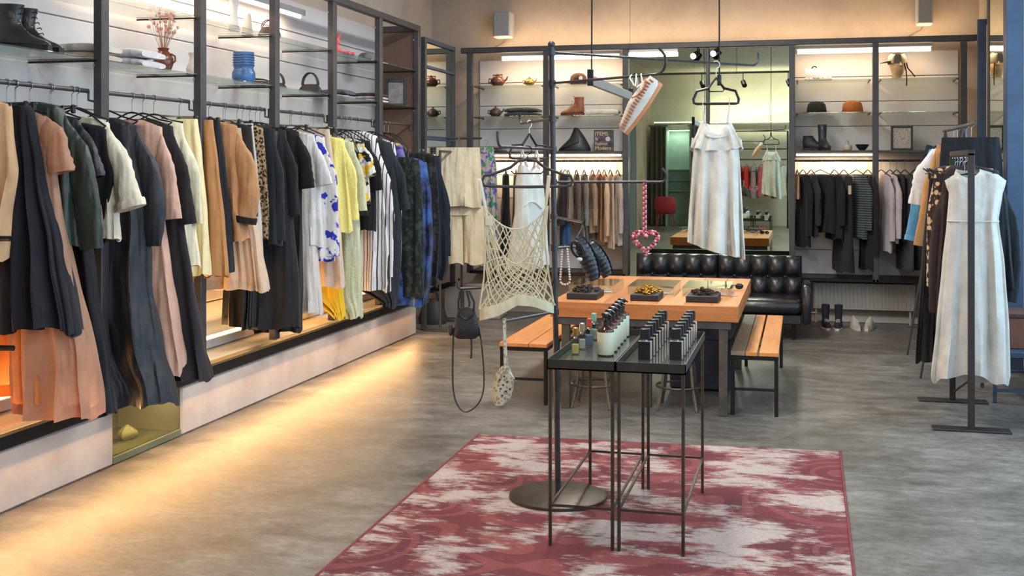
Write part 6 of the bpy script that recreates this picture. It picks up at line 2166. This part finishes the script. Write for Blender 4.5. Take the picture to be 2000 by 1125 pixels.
# brown cap with badge
t = thing('baseball_cap', 'brown cap with white round badge standing on its side on the back shelf', 'cap', at_back(1130, 160, B1), .3)
CAPB = fabric((74, 52, 44)); CAPT = fabric((170, 122, 88))
MB().lathe([(.075, 0), (.092, .006), (.096, .05), (.086, .095), (.055, .125), (.004, .135)], n=26).build('crown', CAPB, t, world=False, smooth=60)
MB().tube([(.05, -.03, .03), (.09, -.05, .045), (.135, -.06, .075), (.15, -.06, .10)], [.05, .052, .045, .02], 14, flat=.22).build('visor', CAPT, t, world=False)
MB().tube([(-.06, -.03, .03), (-.10, -.04, .02), (-.14, -.05, .018)], [.045, .04, .02], 12, flat=.22).build('ear_flap', CAPT, t, world=False)
MB().lathe([(.004, 0), (.022, 0), (.022, .004), (.004, .006)], n=18).xf(Matrix.Translation((.012, -.094, .07)) @ Matrix.Rotation(PI / 2, 4, 'X')).build('badge', mat('white_badge', (222, 220, 214), .5), t, world=False)
boot('orange brown laced ankle boot on the second back shelf', at_back(1132, 227, B2) + Vector((0, -.02, 0)), PI, (156, 92, 58), .10, .28, .5, heel=.025, solec=(96, 52, 40))
t = thing('rolled_cloth', 'rolled cream cloth lying right of the orange boot', 'cloth', at_back(1178, 227, B2), 0)
MB().tube([(-.19, 0, .035), (-.1, 0, .036), (.1, 0, .036), (.17, 0, .034)], [.032, .035, .035, .030], 14).build('roll', fabric((212, 204, 194)), t, world=False)
MB().tube([(.165, 0, .034), (.19, 0, .034)], [.016, .012], 10).build('rolled_end', fabric((150, 120, 86)), t, world=False)
# black triangular bag
t = thing('pyramid_bag', 'black slouching pyramid shaped bag on the low back shelf', 'bag', at_back(1122, 297, B3), 0)
R_ = []
for (cx, w, d_, z) in ((0, .175, .09, 0), (.005, .17, .10, .03), (.02, .135, .09, .08), (.035, .095, .07, .14), (.03, .055, .045, .20), (.02, .03, .025, .245), (.015, .012, .012, .262)):
    R_.append([(cx + w * math.copysign(abs(math.cos(a)) ** .8, math.cos(a)) * (1 + .06 * math.sin(4 * a + z * 30)), d_ * math.sin(a), z) for a in (2 * PI * j / 20 for j in range(20))])
MB().loft(R_).build('body', mat('black_soft_leather', (36, 40, 44), .45, 0, .3, 12, .2), t, world=False, smooth=60)
MB().tube([(-.15, -.07, .02), (-.06, -.10, .05), (.06, -.085, .10), (.05, -.05, .17)], .005, 6).build('seam', BLACKP, t, world=False)
# exhibition book
bk0, bk1 = on_Y(1160, 296, 12.45), on_Y(1198, 254, 12.45)
t = thing('art_book', 'upright dark art book with pale capital letters on its cover', 'book', Vector(((bk0.x + bk1.x) / 2, 12.45, B3 + .001)), 0)
bw, bh = bk1.x - bk0.x, bk1.z - bk0.z
cov = bpy.data.materials.new('book_cover')
nt, N, L, B = nodes_of(cov)
w_ = noise(nt, tex_coord(nt), 22, 2)
L.new(ramp(nt, w_.outputs['Fac'], [(0.4, lin((58, 46, 52))), (.6, lin((96, 84, 110)))]).outputs['Color'], B.inputs['Base Color'])
B.inputs['Roughness'].default_value = .4
MB().bb(-bw / 2, bw / 2, 0, .003, 0, bh, .001).build('cover', cov, t, world=False)
MB().bb(-bw / 2 + .003, bw / 2 - .003, .003, .024, .003, bh - .003).build('pages', mat('book_pages', (216, 206, 188), .8), t, world=False)
MB().bb(-bw / 2, bw / 2, .024, .027, 0, bh, .001).build('back_cover', cov, t, world=False)


def lettering(txt, size, loc, m, parent, rz=0.0, ext=.001):
    cu = bpy.data.curves.new('lettering', 'FONT')
    cu.body = txt
    cu.size = size
    cu.extrude = ext
    cu.align_x = 'LEFT'
    o = bpy.data.objects.new('lettering', cu)
    COL.objects.link(o)
    dg = bpy.context.evaluated_depsgraph_get()
    me = bpy.data.meshes.new_from_object(o.evaluated_get(dg))
    bpy.data.objects.remove(o)
    me.materials.clear()
    me.materials.append(m)
    q = bpy.data.objects.new('lettering', me)
    COL.objects.link(q)
    q.parent = parent
    q.location = loc
    q.rotation_euler = (PI / 2, 0, rz)
    return q


YEL = mat('pale_yellow_print', (216, 204, 128), .5, 0, .05)
for k, tx in enumerate(('ITEMS', 'Is', 'Fashion', 'Modern')):
    lettering(tx, .056 if k != 2 else .046, (-bw / 2 + .012, -.0012, bh - .062 - k * .052), YEL, t)
MB().lathe([(.004, 0), (.026, 0), (.026, .001), (.004, .001)], n=18).xf(Matrix.Translation((bw * .22, -.0005, bh - .10)) @ Matrix.Rotation(PI / 2, 4, 'X')).build('printed_dot', mat('pale_print', (196, 190, 196), .5), t, world=False)

# ---- back shelves, right bays
t = thing('white_sculpted_shoe', 'chunky white trainer on the top right back shelf', 'shoe', at_back(1597, 160, B1), 0)
WS = mat('white_rubber', (204, 200, 196), .5, 0, .06)
R_ = []
for i in range(13):
    s = i / 12
    x = lerp(-.125, .14, s)
    w = .05 * (math.sin(PI * min(1, s * .85 + .14)) ** .5)
    h_ = lerp(.105, .05, min(1, max(0, (s - .3) / .5)))
    R_.append([(x, w * math.cos(a), .026 + max(0, math.sin(a)) * h_) for a in (2 * PI * j / 14 for j in range(14))])
MB().loft(R_).build('upper', WS, t, world=False, smooth=60)
for k in range(6):
    MB().box((-.115 + .048 * k, 0, .014), (.04, .10, .026), 0, .006).build('sole_block', WS, t, world=False)
MB().tube([(-.06, -.01, .13), (-.045, 0, .15), (-.02, 0, .15), (-.01, 0, .135)], .007, 6).build('pull_loop', BLACKP, t, world=False)
# wooden head with a cap
hp = at_back(1752, 157, B1)
t = thing('hat_block_head', 'pale wooden display head on the top right back shelf', 'display head', hp, .25)
HEADM = wood('pale_head_wood', (196, 164, 120), (216, 188, 146))
R_ = []
for z, w, d_, o in ((0, .055, .055, 0), (.02, .05, .05, 0), (.05, .052, .06, -.01), (.09, .066, .078, -.018), (.13, .074, .088, -.014), (.18, .078, .092, -.004), (.23, .070, .084, .004), (.26, .045, .055, .006), (.27, .015, .02, .006)):
    R_.append([(w * math.cos(a), o + d_ * math.sin(a), z) for a in (2 * PI * j / 22 for j in range(22))])
hb = MB().loft(R_).build('head', HEADM, t, world=False, smooth=60)
MB().tube([(0, -.095, .17), (0, -.106, .135), (0, -.10, .125)], [.008, .013, .006], 8).build('nose', HEADM, hb, world=False)
cp = thing('ear_flap_cap', 'grey brown cap with dangling ear straps worn by the wooden head', 'cap', hp + Vector((0, 0, .155)), .25)
CG = fabric((112, 106, 92))
MB().lathe([(.084, .0), (.092, .004), (.094, .04), (.086, .085), (.06, .118), (.02, .13), (.004, .132)], n=26, sy=1.1).build('crown', CG, cp, world=False, smooth=60)
MB().prism([(-.16, .018), (-.10, .03), (-.07, .03), (-.07, .022), (-.10, .02), (-.16, .010)], 'y', -.05, .05).build('peak', fabric((66, 58, 52)), cp, world=False)
for pts in ([(.088, -.02, .02), (.10, -.03, -.04), (.14, -.04, -.09), (.17, -.045, -.13)], [(.04, -.10, .0), (.05, -.13, -.08), (.052, -.14, -.17), (.05, -.14, -.23)]):
    MB().tube(pts, [.014, .011, .009, .009], 8, flat=.5).build('ear_strap', fabric((52, 44, 46)), cp, world=False)
hat('bowler_hat', 'dark green black bowler hat on the second right back shelf', at_back(1595, 223, B2), (44, 50, 48), .088, .125, .035, (30, 32, 32))
hat('cloche_hat', 'rust orange felt hat on the second right back shelf', at_back(1665, 223, B2), (172, 104, 56), .092, .13, .03, (150, 84, 44))
boot('dark ankle boot lying low at the left of the right back shelf', at_back(1578, 297, B3), 0, (48, 46, 54), .05, .27, .5, heel=.025, laces=False)
t = boot('tall black sock boot standing upright beside the ankle boot', at_back(1606, 297, B3) + Vector((0, -.03, 0)), -1.2, (44, 46, 58), .17, .22, .4, heel=.02, laces=False)
lathe_thing('glass_flask', 'small round pale flask on the low right back shelf', 'flask', at_back(1655, 297, B3), [(.03, 0), (.044, .006), (.05, .035), (.044, .055), (.02, .065), (.016, .085), (.02, .09), (.012, .09)], mat('pale_flask', (196, 184, 168), .25), lambda t: MB().ball((0, 0, .098), (.014, .014, .012), 10, 6).build('stopper', mat('pale_flask', (196, 184, 168), .25), t, world=False))
lathe_thing('black_bowl', 'small black footed bowl beside the pale flask', 'bowl', at_back(1684, 297, B3), [(.03, 0), (.032, .008), (.05, .025), (.066, .05), (.068, .062), (.062, .062), (.04, .03), (.005, .02)], mat('black_glaze', (40, 40, 44), .3), lambda t: MB().lathe([(.0675, .056), (.071, .059), (.0675, .063)], n=24).build('lip', BLACKP, t, world=False))
f0, f1 = on_Y(1740, 297, 12.45), on_Y(1783, 249, 12.45)
fw, fh = f1.x - f0.x, f1.z - f0.z
t = thing('picture_frame', 'black framed silver speckled picture on the low right back shelf', 'frame', Vector(((f0.x + f1.x) / 2, 12.45, B3 + .001)), 0)
for a in ((-fw / 2, -fw / 2 + .02, 0, fh), (fw / 2 - .02, fw / 2, 0, fh), (-fw / 2 + .02, fw / 2 - .02, 0, .02), (-fw / 2 + .02, fw / 2 - .02, fh - .02, fh)):
    MB().bb(a[0], a[1], -.012, .012, a[2], a[3], .002).build('frame_bar', BLACKP, t, world=False)
SPE = bpy.data.materials.new('silver_speckle_print')
nt, N, L, B = nodes_of(SPE)
w_ = noise(nt, tex_coord(nt), 60, 5, .8)
L.new(ramp(nt, w_.outputs['Fac'], [(0.35, lin((112, 106, 98))), (.6, lin((206, 198, 186)))]).outputs['Color'], B.inputs['Base Color'])
MB().bb(-fw / 2 + .02, fw / 2 - .02, -.002, .006, .02, fh - .02).build('picture', SPE, t, world=False)

# ---- right edge: small bench with a brown box, seen past the white dress
t = thing('low_stand', 'low dark blue metal stand at the right edge below the window', 'stand', (1.45, 8.9, 0))
for x in (1.31, 1.67):
    for y in (8.62, 9.2):
        MB().box((x, y, .16), (.025, .025, .32), 0, .003).build('leg', STEELB, t)
MB().bb(1.28, 1.70, 8.59, 9.23, .32, .36, .004).build('top', STEELB, t)
MB().bb(1.30, 1.68, 8.60, 8.615, .08, .10).build('stretcher', STEELB, t)
t = thing('cardboard_box', 'reddish brown box standing on the low blue stand', 'box', (1.54, 8.95, .361))
MB().bb(1.42, 1.69, 8.75, 9.15, .361, .58, .005).build('carton', mat('red_brown_card', (128, 84, 70), .7), t)
MB().bb(1.415, 1.695, 8.745, 9.155, .58, .61, .004).build('lid', mat('dark_brown_card', (84, 58, 54), .7), t)

# ---- dark rolled items in the far left corner below the cream set
t = thing('floor_basket', 'dark shoulder bag slumped on the floor in the far left corner', 'bag', on_z(845, 632) + Vector((0, 0, 0)), 0)
R_ = []
for z, w, d_ in ((0, .14, .10), (.05, .16, .11), (.14, .13, .09), (.22, .09, .06), (.26, .05, .03)):
    R_.append([(w * math.cos(a) * (1 + .05 * math.sin(3 * a)), d_ * math.sin(a), z) for a in (2 * PI * j / 16 for j in range(16))])
MB().loft(R_).build('body', mat('dark_floor_bag', (50, 44, 46), .6, 0, .3, 10, .2), t, world=False, smooth=60)
MB().tube([(-.08, 0, .24), (-.05, -.02, .34), (.04, -.02, .34), (.07, 0, .24)], .008, 6).build('strap', BLACKP, t, world=False)
p0 = on_z(905, 640)
t = thing('cardboard_case', 'pale crumpled carton standing behind the small black bag', 'box', (p0.x, 12.2, 0))
MB().box((p0.x - .12, 12.2, .17), (.62, .42, .34), .06, .01).build('carton', mat('pale_carton', (158, 148, 140), .8, 0, .12, 5), t)
MB().box((p0.x - .12, 12.2, .349), (.60, .20, .012), .06, .003).build('flap', mat('pale_carton', (158, 148, 140), .8, 0, .12, 5), t)
p1 = on_Y(838, 560, 11.6)
t = thing('black_umbrella', 'folded black umbrella resting on the carton in the far left corner', 'umbrella', (p1.x, 11.9, .36))
ua, ub = on_Y(822, 574, 11.95), on_Y(884, 553, 11.95)
MB().tube([ua, ua.lerp(ub, .5), ua.lerp(ub, .85), ub], [.012, .035, .03, .012], 10).build('canopy', fabric((36, 36, 42)), t)
MB().tube([ub, ub + Vector((.05, 0, .02)), ub + Vector((.08, 0, .05))], .011, 8).build('handle', BLACKP, t)

# ================================================================== FITTING-ROOM END BEHIND THE CAMERA (seen in the mirror)
YR = -7.4


def curtain(label, x0, x1, y, z1, col, axis='x'):
    t = thing('curtain', label, 'curtain', ((x0 + x1) / 2 if axis == 'x' else y, y if axis == 'x' else (x0 + x1) / 2, .05))
    n = 64
    mb = MB()
    A, Bk = [], []
    for i in range(n + 1):
        s = i / n
        u = lerp(x0, x1, s)
        w = .045 * math.sin(s * 2 * PI * max(3, (x1 - x0) / .13)) + .012 * math.sin(s * 37)
        A.append((u, w))
    def P(u, w, z):
        return (u, y + w, z) if axis == 'x' else (y + w, u, z)
    rings = [[P(u, w * k, z) for u, w in A] + [P(u, w * k + .008, z) for u, w in reversed(A)] for z, k in ((.05, 1.1), (1.0, 1.0), (z1 - .1, .8), (z1, .6))]
    mb.loft(rings).build('cloth', fabric(col), t, smooth=60)
    MB().cyl(P(x0 - .05, 0, z1 + .02), P(x1 + .05, 0, z1 + .02), .014, n=8).build('curtain_rod', BLACKM, t)


curtain('brown grey fitting room curtain behind the camera', -4.05, -3.62, YR + .25, 2.75, (92, 86, 78))
curtain('grey fitting room curtain right of the green cubicle', -2.98, -2.66, YR + .25, 2.75, (128, 128, 128))
curtain('grey curtain on the left wall behind the camera', -2.6, -1.2, -3.85, 2.8, (126, 126, 126), 'y')
GRN = mat('mint_green_paint', (172, 190, 180), .6)
t = thing('fitting_cubicle', 'mint green fitting cubicle behind the camera', 'cubicle', (-3.3, YF + .1, 0))
MB().bb(-3.62, -2.98, YF + .003, YF + .02, 0, 2.7).build('back_panel', GRN, t)
MB().bb(-3.635, -3.62, YF + .01, YR + .2, 0, 2.72).build('side_panel', GRN, t)
MB().bb(-2.98, -2.965, YF + .01, YR + .2, 0, 2.72).build('side_panel', GRN, t)
for z in (.95, 1.25, 1.55):
    MB().bb(-3.62, -2.98, YF + .02, YF + .25, z, z + .02).build('shelf', GRN, t)
strip('fitting_cubicle_lamp', (-3.6, YF + .3, 2.65), (-3.0, YF + .3, 2.65), (0, 0, -1), .08, 7, (.9, 1.0, .93))
strip('rear_wall_lamp', (-2.6, YR + .05, 2.9), (1.2, YR + .05, 2.9), (0, -.6, .6), .05, 80, (1.0, .84, .62))
t = thing('tube_lamp', 'warm tube lamp along the wall behind the camera', 'lamp', (-2.0, YR - .2, 2.85))
MB().bb(-4.0, 1.5, YR - .22, YR - .16, 2.82, 2.86).build('housing', STEEL, t)
MB().cyl((-4.0, YR - .19, 2.875), (1.5, YR - .19, 2.875), .014, n=8).build('tube', TUBE, t)
# red armchair
t = thing('red_armchair', 'red shell armchair with thin wooden legs behind the camera', 'chair', (-3.45, -5.6, 0))
RED = mat('red_shell', (172, 50, 62), .5)
R_ = []
for z, w, d0, d1 in ((.40, .22, -.2, .2), (.46, .26, -.24, .24), (.6, .28, -.05, .28), (.8, .26, .08, .30), (.86, .22, .14, .30)):
    R_.append([(-3.45 + w * math.cos(a), -5.6 + lerp(d0, d1, .5) + (d1 - d0) / 2 * math.sin(a), z) for a in (2 * PI * j / 20 for j in range(20))])
MB().loft(R_).build('shell', RED, t, smooth=60)
for sx in (-1, 1):
    for sy in (-1, 1):
        MB().cyl((-3.45 + sx * .15, -5.6 + sy * .15, .41), (-3.45 + sx * .24, -5.6 + sy * .24, 0), .014, .010, 8).build('leg', mat('red_wood_leg', (140, 70, 54), .5), t)
# rail of red clothes behind the camera
t = thing('clothes_rail', 'black rail of red clothes behind the camera, seen in the mirror', 'rack', (-1.2, -6.9, 0))
for x in (-1.95, -.35):
    MB().box((x, -6.9, 1.3), (.05, .05, 2.6), 0, .003).build('post', BLACKM, t)
for z in (2.58, 2.1, 1.82):
    MB().bb(-1.92, -.38, -6.92, -6.88, z, z + .03).build('cross_bar', BLACKM, t)
for k, (c_, nm) in enumerate((((176, 80, 110), 'rose'), ((196, 44, 48), 'scarlet'), ((206, 60, 60), 'bright red'), ((150, 150, 152), 'grey'), ((198, 96, 112), 'pink'), ((208, 50, 56), 'crimson'), ((60, 40, 50), 'dark plum'), ((214, 214, 206), 'white'))):
    O = Vector((-1.80 + .19 * k, -6.9, 1.80))
    garment('rear_dress', '%s dress on the rail behind the camera' % nm, 'dress', O, PI / 2 + .3, [(.19, -.165), (.19, -.4), (.2, -.75), (.2, -1.0 + .06 * (k % 3))], fabric(c_), nm + ' dress behind the camera', th=.05, fold=.4, group='clothes behind the camera')
# potted plant
t = thing('potted_plant', 'leafy green plant in a dark pot behind the camera', 'plant', (-2.45, -5.2, 0))
MB().lathe([(.12, 0), (.15, .02), (.18, .3), (.17, .32), (.14, .30)], (-2.45, -5.2, 0), 20).build('pot', BLACKP, t)
rnd = random.Random(9)
LEAF = mat('plant_leaf', (58, 104, 52), .5, 0, .3, 8)
for k in range(40):
    a, h_ = rnd.uniform(0, 6.28), rnd.uniform(.45, 1.15)
    q = rnd.uniform(.05, .30)
    c = Vector((-2.45 + q * math.cos(a), -5.2 + q * math.sin(a), h_))
    d_ = Vector((math.cos(a), math.sin(a), rnd.uniform(-.3, .5))).normalized() * .11
    w = Vector((-math.sin(a), math.cos(a), 0)) * .035
    MB().add([c, c + d_ * .5 + w, c + d_, c + d_ * .5 - w, c + d_ * .5 + Vector((0, 0, .012))], [(0, 4, 1), (1, 4, 2), (2, 4, 3), (3, 4, 0)]).build('leaf', LEAF, t)
for k in range(6):
    a = k
    MB().tube([(-2.45, -5.2, .28), (-2.45 + .08 * math.cos(a), -5.2 + .08 * math.sin(a), .7), (-2.45 + .15 * math.cos(a), -5.2 + .15 * math.sin(a), 1.05)], .006, 5).build('stem', LEAF, t)
